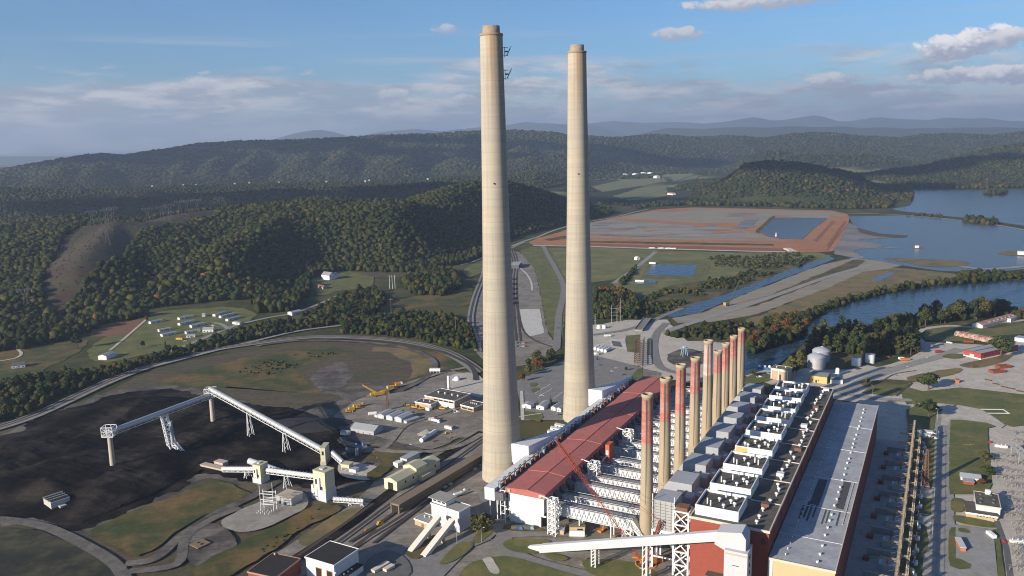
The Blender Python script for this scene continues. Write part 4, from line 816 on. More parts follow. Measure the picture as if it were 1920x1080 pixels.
# ------------------------------------------------------------------ duct bridges from the precipitator to the stacks
k = 0
for i, (su, h, zp) in enumerate(ST):
    for off in (-4, 10):
        u = su + off; k += 1; v1 = -147.5; which = ['nearest', 'second', 'third', 'fourth', 'fifth', 'sixth', 'seventh', 'eighth', 'ninth', 'tenth', 'eleventh', 'twelfth', 'thirteenth', 'fourteenth', 'fifteenth', 'sixteenth', 'seventeenth', 'farthest'][k - 1]
        t = pthing('duct_bridge', u, -199, f'{which} of the white trussed duct bridges between the red roofs and the stacks', 'duct bridge', 'white duct bridges from the precipitator to the stacks')
        L_ = 199 + v1; D = lambda x, y, z: (x, y, z)
        q = MB(); q.box(-1, 4.2, -L_, -.2, 9.6, 15.2); q.build('duct', WHITE, t)
        q = MB(); q.box(-1.6, 4.8, -L_, -.2, 15.2, 15.5); q.build('walkway', WALK, t)
        q = MB(); n = 16
        q.bar((-1.5, 0, 9.4), (-1.5, -L_, 9.4), .45); q.bar((-1.5, 0, 15.6), (-1.5, -L_, 15.6), .45)
        for j in range(n):
            y0, y1 = -L_ * j / n, -L_ * (j + 1) / n
            q.bar((-1.35, y0, 9.6), (-1.35, (y0 + y1) / 2, 15.2), .3); q.bar((-1.35, (y0 + y1) / 2, 15.2), (-1.35, y1, 9.6), .3)
        q.build('truss', GREYW, t)
        q = MB(); q.bar((-1.5, 0, 16.6), (-1.5, -L_, 16.6), .14); q.bar((4.7, 0, 16.6), (4.7, -L_, 16.6), .14)
        for j in range(17): q.bar((-1.5, -L_ * j / 16, 15.5), (-1.5, -L_ * j / 16, 16.6), .12)
        q.build('handrail', WHITE, t)
        q = MB()
        for y in (-18, -38):
            for x in (-1, 4): q.bar((x, y, 0), (x, y, 9.6), .6)
        q.build('support_leg_frame', WHITE2, t)
        if k == 1:
            q = MB(); q.prism([(-L_, 15.2), (-L_ - 9.5, 3), (-L_ - 9.5, 0), (-L_, 9.6)], -1, 4.2, 'x'); q.build('down_leg', WHITE, t)
            q = MB(); q.lattice((1.5, -L_ + 4, 0), (1.5, -L_ + 4, 9.6), 5, .35, 3); q.build('trestle', WHITE, t)
# ------------------------------------------------------------------ general builders
def facing(A, B):
    d = B - A; return math.atan2(d.y, d.x), d.length
def house(name, label, cat, A, B, depth, h, wall, roof, style='flat', group=None, rise=2.0, z=0.0, over=.3, trim=None, parts=None, ridge='x', doors=(), wins=(), back=False):
    """a building whose front wall runs from A to B (points at its foot); local x along the front, y to the back"""
    if not isinstance(A, Vector): A = at(*A, z)
    if not isinstance(B, Vector): B = at(*B, z)
    A = Vector((A.x, A.y, 0)); B = Vector((B.x, B.y, 0)); rz, L_ = facing(A, B)
    t = empty(name, A, rz, label, cat, group)
    q = MB()
    if style == 'flat':
        q.box(0, L_, 0, depth, 0, h); q.build('wall', wall, t)
        q = MB(); q.box(-over, L_ + over, -over, depth + over, h, h + .3); q.build('roof', roof, t)
        if trim:
            q = MB(); e = over + .12; q.box(-e, L_ + e, -e, -e + .4, h - .35, h + .55); q.box(-e, L_ + e, depth + e - .4, depth + e, h - .35, h + .55); q.box(-e, -e + .4, -e + .4, depth + e - .4, h - .35, h + .55); q.box(L_ + e - .4, L_ + e, -e + .4, depth + e - .4, h - .35, h + .55); q.build('roof_edge', trim, t)
    else:
        if ridge == 'x':
            q.prism([(0, 0), (depth, 0), (depth, h), (depth / 2, h + rise), (0, h)], 0, L_, 'x'); q.build('wall', wall, t); o = over; s = rise / (depth / 2)
            q = MB(); q.prism([(-o, h - s * o + .02), (depth / 2, h + rise + .02), (depth + o, h - s * o + .02), (depth + o, h - s * o + .25), (depth / 2, h + rise + .3), (-o, h - s * o + .25)], -o, L_ + o, 'x')
        else:
            q.prism([(0, 0), (L_, 0), (L_, h), (L_ / 2, h + rise), (0, h)], 0, depth, 'y'); q.build('wall', wall, t); o = over; s = rise / (L_ / 2)
            q = MB(); q.prism([(-o, h - s * o + .02), (L_ / 2, h + rise + .02), (L_ + o, h - s * o + .02), (L_ + o, h - s * o + .25), (L_ / 2, h + rise + .3), (-o, h - s * o + .25)], -o, depth + o, 'y')
        q.build('roof', roof, t)
    for (x0, x1, z1) in doors: MB().box(x0 * L_, x1 * L_, -.12, -.02, 0, z1).build('door', DARK if z1 > 3 else WOOD, t)
    for (x0, x1, z0, z1) in wins: MB().box(x0 * L_, x1 * L_, -.1, -.02, z0, z1).build('window', GLASS, t)
    t['L'] = L_; return t
def L_of(t): return t['L']
def part_box(t, name, m, x0, x1, y0, y1, z0, z1): return MB().box(x0, x1, y0, y1, z0, z1).build(name, m, t)
def vents(t, pts, z, m=WHITE2, r=.5, h=1.2):
    for x, y in pts:
        q = MB(); q.lathe([(r, z), (r, z + h * .7), (r * 1.7, z + h * .75), (r * 1.3, z + h), (.05, z + h * 1.1)], x, y, 10); q.build('roof_vent', m, t)
DIRV = {}
def wheels(t, xs, w, r):
    for x in xs:
        for y in (-w / 2, w / 2):
            MB().tube((x, y - .15, r), (x, y + .15, r), r, n=12).build('wheel', RUBBER, t)
def car(loc, rot, paint, label, group=None):
    t = empty('car', loc, rot, label, 'car', group)
    MB().prism([(-2.2, .35), (2.2, .35), (2.25, .8), (1.3, .95), (-2.2, 1.0)], -.9, .9, 'y').build('body', paint, t)
    MB().prism([(-1.9, .98), (1.0, .95), (.3, 1.5), (-1.5, 1.52)], -.78, .78, 'y').build('cabin', GLASS, t); MB().box(-1.4, .25, -.7, .7, 1.51, 1.56).build('roof_panel', paint, t)
    wheels(t, (-1.4, 1.4), 1.7, .34); return t
def pickup(loc, rot, paint, label, group=None):
    t = empty('pickup_truck', loc, rot, label, 'pickup truck', group)
    MB().prism([(-2.7, .45), (2.7, .45), (2.7, 1.05), (1.5, 1.15), (-2.7, 1.15)], -1, 1, 'y').build('body', paint, t)
    MB().prism([(-.6, 1.15), (1.4, 1.15), (.8, 1.9), (-.5, 1.9)], -.9, .9, 'y').build('cab', paint, t); MB().box(-2.6, -.7, -.8, .8, 1.15, 1.2).build('cargo_bed', RUBBER, t); wheels(t, (-1.8, 1.8), 1.9, .42); return t
def truck(loc, rot, cabm, boxm, label, ln=8.5, tank=False, group=None, nm='truck'):
    t = empty(nm, loc, rot, label, nm.replace('_', ' '), group)
    MB().box(-ln / 2, ln / 2, -1, 1, .7, 1.0).build('chassis', DARK, t)
    MB().prism([(ln / 2 - 2.2, 1), (ln / 2, 1), (ln / 2, 1.9), (ln / 2 - .5, 3), (ln / 2 - 2.2, 3.1)], -1.15, 1.15, 'y').build('cab', cabm, t)
    MB().box(ln / 2 - .45, ln / 2 + .02, -1, 1, 2.0, 2.75).build('windscreen', GLASS, t)
    if tank: MB().tube((-ln / 2, 0, 2.2), (ln / 2 - 2.6, 0, 2.2), 1.25, n=18).build('tank', boxm, t)
    else: MB().box(-ln / 2, ln / 2 - 2.5, -1.2, 1.2, 1.0, 3.1).build('cargo_box', boxm, t)
    wheels(t, (-ln / 2 + 1.1, -ln / 2 + 2.3, ln / 2 - 1.2), 2.1, .52); return t
def dozer(loc, rot, label, s=1.0, group=None, blade=True):
    t = empty('bulldozer', loc, rot, label, 'bulldozer', group); t.scale = (s, s, s)
    for y in (-1.3, 1.3): MB().prism([(-2.4, .2), (-2, 0), (2, 0), (2.5, .5), (2.2, 1.0), (-2.2, 1.0)], y - .35, y + .35, 'y').build('track', RUBBER, t)
    MB().box(-2.2, 2.3, -.9, .9, .7, 1.9).build('body', YELLOW, t); MB().box(-1.4, .2, -.9, .9, 1.9, 3.1).build('cab', YELLOW, t); MB().box(-1.3, .22, -.92, .92, 2.2, 2.9).build('cab_window', GLASS, t)
    if blade: MB().prism([(3.2, .1), (3.5, .3), (3.3, 1.0), (3.5, 1.6), (3.1, 1.2)], -2, 2, 'y').build('blade', YELLOW, t); MB().box(2.2, 3.2, -.1, .1, .6, .9).build('push_arm', YELLOW, t)
    MB().box(-2.9, -2.2, -.5, .5, .6, 1.3).build('ripper', DARK, t); return t
def scraper(loc, rot, label, s=1.0, group=None):
    t = empty('earth_scraper', loc, rot, label, 'scraper', group); t.scale = (s, s, s)
    MB().box(1.8, 4.6, -1.2, 1.2, 1.0, 2.4).build('tractor', YELLOW, t); MB().box(2.2, 3.2, -.8, .8, 2.4, 3.5).build('cab', YELLOW, t)
    MB().prism([(-5, 1), (0, .7), (.6, 2.6), (-4.8, 3)], -1.6, 1.6, 'y').build('bowl', YELLOW, t); MB().prism([(.4, 2.2), (2, 1.6), (2, 2.1), (.6, 2.9)], -.3, .3, 'y').build('gooseneck', YELLOW, t); wheels(t, (-3.6, 3.2), 2.8, 1.05); return t
def mobile_home(A, B, label, group, w=5.0, wall=None):
    t = house('mobile_home', label, 'mobile home', A, B, w, 3.0, wall or WHITE2, GREYR, 'gable', group, rise=.7, over=.2)
    l = L_of(t)
    for f in (.18, .45, .7): part_box(t, 'window', GLASS, l * f, l * f + 1.4, -.07, -.02, 1.2, 2.2)
    part_box(t, 'door', WOOD, l * .58, l * .58 + .9, -.08, -.02, .4, 2.3); return t
def container(A, B, label, m, group=None, d=2.6, h=2.7, nm='shipping_container', cat='container'):
    A = at(*A); B = at(*B); rz, l = facing(A, B); t = empty(nm, A, rz, label, cat, group)
    q = MB(); q.box(0, l, 0, d, .15, h)
    q.build('box_body', m, t); q = MB()
    for k in range(int(l / .8)): q.box(k * .8 + .2, k * .8 + .5, -.06, 0, .3, h - .2)
    q.build('ribbed_side', m, t); part_box(t, 'roof', m, -.05, l + .05, -.05, d + .05, h, h + .12); return t
def pole(p, h, label, arm=1.5, group='street lamps', rot=0):
    t = empty('lamp_post', p, rot, label, 'lamp post', group); q = MB(); q.lathe([(.16, 0), (.09, h)], n=8); q.bar((0, 0, h), (arm, 0, h + .4), .1); q.build('post', GALV, t); MB().box(arm - .3, arm + .5, -.15, .15, h + .32, h + .52).build('lamp_head', WHITE, t); return t

# ------------------------------------------------------------------ coal handling
h1, h2 = at(213, 883), at(401, 804); TZ = 30.0
def head_column(p, label, top):
    t = empty('conveyor_column', p, 0, label, 'column'); MB().lathe([(2.1, -1), (1.9, 12), (1.7, top)], n=20).build('shaft', BEIGE, t)
    q = MB(); q.box(-4, 4, -3.6, 3.6, top, top + .6); q.build('platform', WHITE2, t)
    q = MB()
    for z in (top + .6, top + 4.2, top + 7.5):
        for a, b in (((-4, -3.5), (4, -3.5)), ((4, -3.5), (4, 3.5)), ((4, 3.5), (-4, 3.5)), ((-4, 3.5), (-4, -3.5))): q.bar((*a, z), (*b, z), .4)
    for a in ((-4, -3.5), (0, -3.5), (4, -3.5), (4, 3.5), (0, 3.5), (-4, 3.5)): q.bar((*a, top), (*a, top + 7.6), .4)
    for a, b in (((-4, -3.5), (0, -3.5)), ((0, -3.5), (4, -3.5)), ((4, -3.5), (4, 3.5)), ((-4, -3.5), (-4, 3.5))): q.bar((*a, top + .5), (*b, top + 4.2), .3); q.bar((*b, top + 4.2), (*a, top + 7.5), .3)
    q.build('head_frame', WHITE2, t); MB().box(-2, 2, -2, 2, top + .6, top + 3.4).build('drive_house', GALV, t); return t
head_column(h1, 'conveyor column at the left end of the coal boom, bracketed head on a concrete shaft', 27); head_column(h2, 'conveyor column where the coal boom meets the long inclined conveyor', 28)
def gallery(name, p, q_, r, label, m, group=None, ribs=0, legs=(), under=True, cat='conveyor', legm=None):
    """a covered tube conveyor from p to q_ carried on a slim truss"""
    p = Vector(p); q_ = Vector(q_); t = empty(name, Vector((p.x, p.y, 0)), 0, label, cat, group); o = Vector((p.x, p.y, 0)); a = p - o; b = q_ - o
    MB().tube(a, b, r, n=18).build('cover', m, t)
    d = (b - a).normalized(); s = Vector((d.y, -d.x, 0)).normalized()
    if under:
        g = MB(); dn = Vector((0, 0, -r * 1.35)); n = max(6, int((b - a).length / 5))
        for sg in (-1, 1):
            e = s * sg * r * .85; g.bar(a + dn + e, b + dn + e, .35); g.bar(a + e * 1.1, b + e * 1.1, .3)
            for k in range(n): g.bar(a.lerp(b, k / n) + dn + e, a.lerp(b, (k + .5) / n) + e, .2); g.bar(a.lerp(b, (k + .5) / n) + e, a.lerp(b, (k + 1) / n) + dn + e, .2)
        g.build('truss', WHITE2, t)
    if ribs:
        g = MB()
        for k in range(ribs): c = a.lerp(b, (k + .5) / ribs); g.tube(c - d * .25, c + d * .25, r * 1.03, n=18)
        g.build('cover_band', STEELG, t)
        for k in range(0, ribs, 3):
            c = a.lerp(b, (k + .5) / ribs) + Vector((0, 0, r)); MB().tube(c, c + Vector((0, 0, .9)), .35, n=8).build('cover_vent', STEELD, t)
    for f in legs:
        c = a.lerp(b, f); g = MB(); z = c.z - r * 1.3
        for sg in (-1, 1): g.bar(Vector((c.x, c.y, z)) + s * sg * 1.2, Vector((c.x, c.y, 0)) + s * sg * 2.6, .5); g.bar(Vector((c.x, c.y, z)) + s * sg * 1.2, Vector((c.x, c.y, 0)) + s * sg * 2.6 + d * 3.5 * Vector((1, 1, 0)).length * .6 - Vector((0, 0, d.z * 3)), .35)
        for k in range(4): g.bar(Vector((c.x, c.y, z * k / 4 + .4)) + s * 1.6, Vector((c.x, c.y, z * (k + 1) / 4)) - s * 1.6, .22)
        g.build('support_leg', WHITE2, t)
    return t
gallery('conveyor_boom', h1 + Vector((0, 0, TZ)), h2 + Vector((0, 0, TZ)), 2.0, 'level tube conveyor spanning the black coal yard between two columns', GALV)
th1 = at(607, 872)
gallery('inclined_conveyor', h2 + Vector((0, 0, 35)), Vector((th1.x - 1, th1.y + 4, 10.5)), 2.1, 'long silver tube conveyor sloping down to the cream transfer house', GALV, ribs=30, legs=(.36, .68))
cb = at(326, 850); t = empty('telescopic_chute', cb, 0, 'lattice coal chute tower hanging below the middle of the level conveyor', 'chute'); mid = (h1 + h2) / 2
tp = Vector((mid.x - cb.x, mid.y - cb.y, TZ - 2)); q = MB(); q.lattice(tp * 1.0, (0, 0, .5), 4.2, .45, 8, 5.5); q.build('lattice_tower', WHITE2, t); q = MB(); q.lattice((1, 0, 8), (9, -3, .5), 3, .35, 4, 2.2); q.build('sloping_foot', WHITE2, t); MB().lathe([(1.3, 1), (1.3, 20), (1.0, 26)], n=14).build('chute_pipe', STEELG, t)
t = house('transfer_house', 'cream transfer house at the foot of the long silver conveyor', 'transfer house', (602, 873), (611, 873), 11, 13.5, CREAM, CREAMR, 'flat', wins=((.3, .7, 8, 11),)); part_box(t, 'base', BEIGE, -.4, L_of(t) + .4, -.4, 11.4, 0, 3)
gallery('short_conveyor', at(616, 872) + Vector((2, 4, 9)), at(642, 876) + Vector((0, 2, 3.5)), 1.7, 'short silver tube conveyor dropping right from the cream transfer house', GALV)
t = house('screen_house', 'small cream screening house on legs at the end of the short conveyor', 'screen house', (640, 884), (655, 886), 6, 2.4, CREAM, CREAMR, 'flat')
for o in children(t): o.location.z = 3.2
q = MB()
for x in (0.3, L_of(t) - .3):
    for y in (.3, 5.7): q.bar((x, y, 0), (x, y, 3.2), .3)
q.bar((0.3, .3, 0), (L_of(t) - .3, .3, 3.2), .2); q.build('leg_frame', WHITE2, t)
house('switch_room', 'small pale box building beside the dark horizontal tank', 'switch room', (655, 887), (667, 889), 4.5, 3.2, WHITE2, GREYR, 'flat')
house('reclaim_hopper', 'low concrete reclaim wedge at the left end of the ribbed conveyor', 'hopper', (376, 875), (420, 885), 4.5, 1.5, BEIGE, BEIGE, 'flat'); house('hopper_hut', 'small flat-roofed hut on top of the concrete reclaim wedge', 'hut', (402, 872), (418, 876), 5, 2.8, BEIGE, BEIGE, 'flat')
t1 = at(487, 907); t2 = at(606, 941)
def tower(label, A, B, d, h, base_h):
    t = house('transfer_tower', label, 'transfer tower', A, B, d, h, CREAM, CREAMR, 'flat', wins=((.15, .3, h * .55, h * .72), (.55, .75, h * .35, h * .5), (.2, .35, h * .2, h * .32)))
    l = L_of(t); part_box(t, 'base', GREYW, -.5, l + .5, -.5, d + .5, 0, base_h); part_box(t, 'lift_shaft', WHITE2, l * .42, l * .58, -.9, -.04, base_h, h * .8); part_box(t, 'roof_hatch', GREYW, l * .3, l * .6, d * .3, d * .6, h + .3, h + 1); return t
tower('slim cream transfer tower between the two ribbed conveyors', (476, 905), (490, 908), 7.5, 13.5, 4); tt = tower('big cream transfer tower on a broad grey base beside the rail tracks', (590, 936), (612, 942), 9, 20.5, 8)
part_box(tt, 'stair_annex', GREYW, -2.5, -.6, 0, 7, 0, 10)
gallery('ribbed_conveyor', at(418, 884) + Vector((0, 0, 2.2)), at(480, 903) + Vector((0, 3, 8.3)), 1.5, 'ribbed white conveyor climbing from the concrete reclaim wedge to the slim tower', WHITE, 'ribbed conveyors', ribs=36, legs=(.7,))
gallery('ribbed_conveyor', at(494, 905) + Vector((0, 3, 8.6)), at(594, 936) + Vector((0, 4, 14.5)), 1.6, 'ribbed white conveyor joining the slim tower to the big cream tower', WHITE, 'ribbed conveyors', ribs=48, legs=(.42,))
p0, p1 = at(468, 876) + Vector((0, 0, 5)), at(528, 886) + Vector((0, 0, .4)); gallery('covered_chute', p0, p1, 2.3, 'plain grey covered chute sloping to the ground behind the slim cream tower', GREYW, under=False, legs=(.08,))
gallery('tail_conveyor', at(626, 944) + Vector((0, 0, 3.4)), at(682, 948) + Vector((0, 0, 3.4)), 1.3, 'short level ribbed conveyor sticking out right of the big cream tower', WHITE, ribs=20, legs=(.55, .95))
t = house('electrical_house', 'grey metal electrical house beside the gravel switch pad', 'electrical house', (519, 945), (547, 952), 11, 6, GALV, BEIGE, 'flat')
for f in (.2, .55): MB().tube((L_of(t) * f, -1.2, 0), (L_of(t) * f, -1.2, 3.2), .9, n=12).build('cooler', GALV, t)
t = empty('switch_frame', at(502, 962), math.radians(-12), 'steel switch frame with two tall masts on the pale gravel pad', 'switch frame')
for x in (-4.5, 4.5): MB().lathe([(.25, 0), (.14, 21)], x, 0, 8).build('mast', WHITE2, t)
q = MB()
for z in (6, 9, 13): q.bar((-4.5, 0, z), (4.5, 0, z), .35); q.bar((-4.5, 0, z), (4.5, 4, z), .2); q.bar((-4.5, 4, z), (4.5, 4, z), .3)
for x in (-4.5, 4.5): q.bar((x, 4, 0), (x, 4, 14), .35)
q.build('crossbeam', WHITE2, t)
for k in range(12): MB().lathe([(.12, 2), (.3, 2.3), (.12, 2.6), (.3, 2.9), (.1, 3.4), (.1, 0)], -4 + (k % 4) * 2.6, -1.5 - (k // 4) * 2.2, 8).build('insulator', WHITE2, t)
t = house('concrete_bunker', 'roofless concrete bunker on the black coal at far left', 'bunker', (83, 949), (97, 958), 12, 5.5, mat('pale_concrete', (.40, .39, .36), var=.2, scale=.4), DARK, 'flat', over=-.7)
l = L_of(t)
for x in (.3, .62): part_box(t, 'cross_wall', MATS['pale_concrete'], l * x, l * x + .5, -.3, 12.2, 5.3, 6.2)
part_box(t, 'rim_wall', MATS['pale_concrete'], 0, .6, -.2, 12.2, 5.3, 6.4); part_box(t, 'ramp', MATS['pale_concrete'], l, l + 4, 4, 8, 0, 2.6)
t = house('hopper_pit', 'rusty hopper frame with two round holes in a cinder patch by the dirt tracks', 'hopper', (357, 1026), (372, 1033), 8, 1.6, WOOD, WOOD, 'flat')
for f in (.3, .7): MB().lathe([(1.0, 1.92), (1.0, 1.98), (.01, 1.98)], L_of(t) * f, 4, 16).build('hopper_hole', DARK, t)
t = empty('horizontal_tank', at(652, 853), math.radians(8), 'dark horizontal storage tank with a white ladder frame beside the screening house', 'tank'); MB().tube((0, 0, 2.4), (12, 0, 2.4), 2.1, n=18).build('shell', STEELD, t); q = MB(); q.lattice((7, -2.6, 0), (7, -2.6, 5.5), 2, .25, 3); q.build('ladder_frame', WHITE, t); q = MB(); q.box(1.5, 2.2, -1.6, 1.6, 0, .8); q.box(9.5, 10.2, -1.6, 1.6, 0, .8); q.build('saddle', BEIGE, t)
for i, (x, y) in enumerate(((671, 839), (683, 838))):
    t = empty('pump_skid', at(x, y), .2, ('left' if i == 0 else 'right') + ' one of two blue pump skids behind the dark horizontal tank', 'pump skid', 'blue pump skids'); MB().box(-2, 2, -1.2, 1.2, 0, .5).build('skid', RUST, t); MB().lathe([(1.1, .5), (1.1, 3), (.5, 3.8)], -.8, 0, 12).build('pump_body', BLUEW, t); MB().box(.4, 2, -.8, .8, .5, 1.8).build('motor', BLUEW, t)
# ------------------------------------------------------------------ coal yard workshops and plant
t = house('workshop', 'long workshop with a white panelled front, black roof and four white vents', 'workshop', (797, 757), (852.5, 768), 24, 7.5, TAN2, ROOFD, 'flat', trim=WHITE)
l = L_of(t); vents(t, [(l * f, 12) for f in (.2, .42, .66, .85)], 7.8, r=.7, h=1.6)
for k in range(4): part_box(t, 'bay_panel', WHITE, l * (.3 + k * .17), l * (.3 + k * .17) + l * .155, -.14, -.02, .3, 5.2); part_box(t, 'bay_window', GLASS, l * (.31 + k * .17), l * (.31 + k * .17) + l * .13, -.1, -.02, 5.3, 6.7)
t = house('workshop_wing', 'low tan brick wing with two vents in front of the long workshop', 'workshop wing', (779, 763), (808, 768), 11, 4.6, TAN2, ROOFD, 'flat', trim=WHITE); vents(t, [(L_of(t) * .35, 5), (L_of(t) * .75, 5)], 4.9, r=.5)
t = house('office_block', 'small flat office with a window strip right of the long workshop', 'office', (864, 768), (888, 774), 15, 4.3, TAN2, ROOFD, 'flat', trim=WHITE, wins=((.1, .48, 1.6, 3), (.55, .93, 1.6, 3))); vents(t, [(L_of(t) * f, 8) for f in (.35, .5, .65, .8)], 4.6, r=.45)
house('white_cabin', 'white cabin against the right end of the low tan brick wing', 'cabin', (798, 770.5), (805, 772), 4, 3, WHITE, WHITE, 'flat')
t = empty('cement_silo', at(841.5, 732), 0, 'tall white silo behind the long workshop', 'silo'); MB().lathe([(1.3, 3), (1.3, 13), (.9, 14.2), (.2, 14.6)], n=18).build('silo_shell', WHITE, t); MB().lathe([(.3, 1), (1.3, 3.2)], n=16).build('cone', WHITE2, t); q = MB()
for a in range(4): q.bar((1.1 * math.cos(a * 1.57), 1.1 * math.sin(a * 1.57), 0), (1.1 * math.cos(a * 1.57), 1.1 * math.sin(a * 1.57), 3.4), .25)
q.build('leg_frame', WHITE2, t)
t = empty('dome_tank', at(857, 714), 0, 'squat white domed tank on the grass behind the silo', 'tank'); MB().lathe([(3.0, 0), (3.1, 2.6), (2.4, 3.9), (1, 4.5), (.05, 4.6)], n=20).build('shell', WHITE, t); MB().box(-4.6, -2.8, -1.2, 1.2, 0, 2.2).build('valve_box', WHITE2, t)
t = empty('elevated_tank', at(806, 701), math.radians(-6), 'white tank on six stilts beside the rail loop', 'tank'); MB().box(0, 11, -1.6, 1.6, 3.2, 5.8).build('tank_body', WHITE, t)
for k in range(4):
    for y in (-1.3, 1.3): MB().bar((.6 + k * 3.2, y, 0), (.6 + k * 3.2, y, 3.2), .35).build('leg', BEIGE, t)
SHG = 'row of silver storage sheds'
for (a, b, d, h, lab) in (((702, 783), (707.5, 784.5), 14, 2.8, 'leftmost narrow storage shed in the silver row'), ((708, 785), (720, 787), 15, 3.6, 'second of the silver storage sheds, gabled'), ((724, 788), (736, 790.5), 15, 4.0, 'third of the silver storage sheds, gabled'), ((740, 791), (753, 794), 15, 4.2, 'largest gabled shed in the silver row'), ((757, 794), (763, 796), 14, 2.6, 'rightmost narrow storage shed in the silver row')):
    t = house('storage_shed', lab, 'shed', a, b, d, h, mat('silver_siding', (.42, .44, .47), var=.1, scale=.5, rough=.5), GREYR, 'gable', SHG, rise=1.1 if h > 3 else .4, ridge='y'); part_box(t, 'door', WHITE2, L_of(t) * .25, L_of(t) * .75, -.1, -.02, 0, h * .7)
t = house('equipment_shed', 'big grey gabled shed at the edge of the black coal dirt', 'shed', (658, 812), (701, 818.5), 14, 4.2, mat('grey_siding', (.34, .355, .385), var=.1, scale=.5), GREYR, 'gable', rise=2.6, over=.4)
for f in (.3, .52, .8): part_box(t, 'door', WOOD, L_of(t) * f, L_of(t) * f + 1.2, -.1, -.02, 0, 2.3)
t = house('lean_to_cabin', 'small weathered cabin left of the big grey gabled shed', 'cabin', (638, 816), (653, 818), 4, 3, WHITE2, GREYR, 'flat')
t = empty('lpg_tank', at(691, 780), math.radians(15), 'fat white gas tank left of the silver sheds', 'tank'); MB().tube((0, 0, 1.9), (7, 0, 1.9), 1.5, n=16).build('shell', WHITE, t); q = MB(); q.box(1.2, 1.7, -1.1, 1.1, 0, .9); q.box(5.2, 5.7, -1.1, 1.1, 0, .9); q.build('saddle', BEIGE, t)
mast = empty('lattice_mast', at(727, 770), 0, 'rusty lattice mast standing among the yard machines', 'mast'); q = MB(); q.lattice((0, 0, 0), (0, 0, 20), 2.2, .25, 10, .8); q.build('lattice', RUST, mast)
a = at(790, 831); b = at(817, 813); rz, l = facing(a, b); t = empty('tanker_trailer', a, rz, 'long white tanker trailer parked beside the grey gravel heap', 'tanker trailer'); MB().tube((0, 0, 2.3), (l, 0, 2.3), 1.7, n=20).build('tank', WHITE, t); wheels(t, (l * .7, l * .8, l * .9), 2.2, .55); MB().box(l * .1, l * .16, -.9, .9, 0, 1).build('landing_leg', STEELD, t); MB().box(l * .3, l * .5, -.25, .25, 3.95, 4.2).build('hatch_walk', STEELD, t)
def heap(name, loc, rx, ry, h, m, label, cat, rot=0, seed=1):
    V = []; F = []; n = 22; R_ = np.random.default_rng(seed)
    for k in range(7):
        f = k / 6; r = 1 - f * .97
        for i in range(n):
            a = 2 * math.pi * i / n; j = 1 + .16 * (R_.random() - .5); V.append((rx * r * j * math.cos(a), ry * r * j * math.sin(a), h * f ** .9 + (.1 if k else -.2)))
    for k in range(6): F += [(k * n + i, k * n + (i + 1) % n, (k + 1) * n + (i + 1) % n, (k + 1) * n + i) for i in range(n)]
    o = raw(name, V, F, m, loc=loc, rot=rot); return tag(o, label, cat)
heap('gravel_heap', at(801, 815), 9, 7, 4.6, mat('grey_aggregate', (.24, .225, .2), var=.2, scale=.4), 'grey cone of gravel behind the white tanker trailer', 'gravel heap')
heap('gravel_heap', at(662, 893), 7, 4, 1.6, GRAVEL, 'low pale gravel heap right of the small box building', 'gravel heap', seed=3)
CP = [tuple(at(*p)[:2]) for p in [(-60, 858), (0, 832), (80, 796), (180, 758), (260, 744), (340, 744), (410, 756), (470, 772), (540, 790), (560, 820), (520, 850), (440, 850), (375, 868), (350, 895), (290, 930), (230, 952), (150, 985), (100, 970), (40, 950), (-60, 945)]]
_x = np.array([p[0] for p in CP]); _y = np.array([p[1] for p in CP]); A_, B_ = np.meshgrid(np.arange(_x.min(), _x.max(), 2.2), np.arange(_y.min(), _y.max(), 2.2))
_big = [(_x.min() - 500, _y.min() - 500), (_x.max() + 500, _y.min() - 500), (_x.max() + 500, _y.max() + 500), (_x.min() - 500, _y.max() + 500)]
_in = poly_dist(A_, B_, CP) <= 0; _d = np.full(A_.shape, 1e9)
for k in range(len(CP)):
    (x0, y0), (x1, y1) = CP[k], CP[(k + 1) % len(CP)]; dx, dy = x1 - x0, y1 - y0; tt = np.clip(((A_ - x0) * dx + (B_ - y0) * dy) / (dx * dx + dy * dy), 0, 1); _d = np.minimum(_d, np.hypot(A_ - x0 - tt * dx, B_ - y0 - tt * dy))
_e = np.clip((_d + 14 * (fbm(A_ / 26, B_ / 26, 51, 4) - .5)) / 24, 0, 1); _f = fbm(A_ / 55, B_ / 55, 52, 5); _r = np.abs(fbm(A_ / 30, B_ / 30, 53, 4) - .5)
_z = _e * (2.0 + 9.5 * _f ** 1.4 - 7 * _r) + _e * .35 * np.sin((A_ * .45 + B_ * .9) * .9 + 6 * fbm(A_ / 40, B_ / 40, 55)) + .9 * _e * (fbm(A_ / 5, B_ / 5, 54, 3) - .5)
_z = np.where(_in, np.maximum(_z, -.2), -.4); ix = np.arange(A_.size).reshape(A_.shape); q4 = _in[:-1, :-1] & _in[1:, :-1] & _in[:-1, 1:] & _in[1:, 1:]
tag(big_mesh('coal_pile', np.stack([A_, B_, _z + .55], -1).reshape(-1, 3), np.stack([ix[:-1, :-1], ix[:-1, 1:], ix[1:, 1:], ix[1:, :-1]], -1)[q4], COAL, n=4), 'broad black coal pile under the level tube conveyor', 'coal pile')
heap('coal_heap', at(545, 800), 60, 22, 5, mat('coal_dust', (.03, .028, .027), var=.4, scale=.06), 'greyish coal heap behind the long silver conveyor', 'coal heap', .1, 11)
YG = 'yellow earthmovers in the coal yard'
ct = empty('yard_crane', at(712, 742), math.radians(25), 'big yellow crane with raised boom on the dark dirt', 'crane'); 
for y in (-2, 2): MB().prism([(-4, .3), (-3.4, 0), (3.4, 0), (4, .6), (3.6, 1.3), (-3.6, 1.3)], y - .5, y + .5, 'y').build('track', RUBBER, ct)
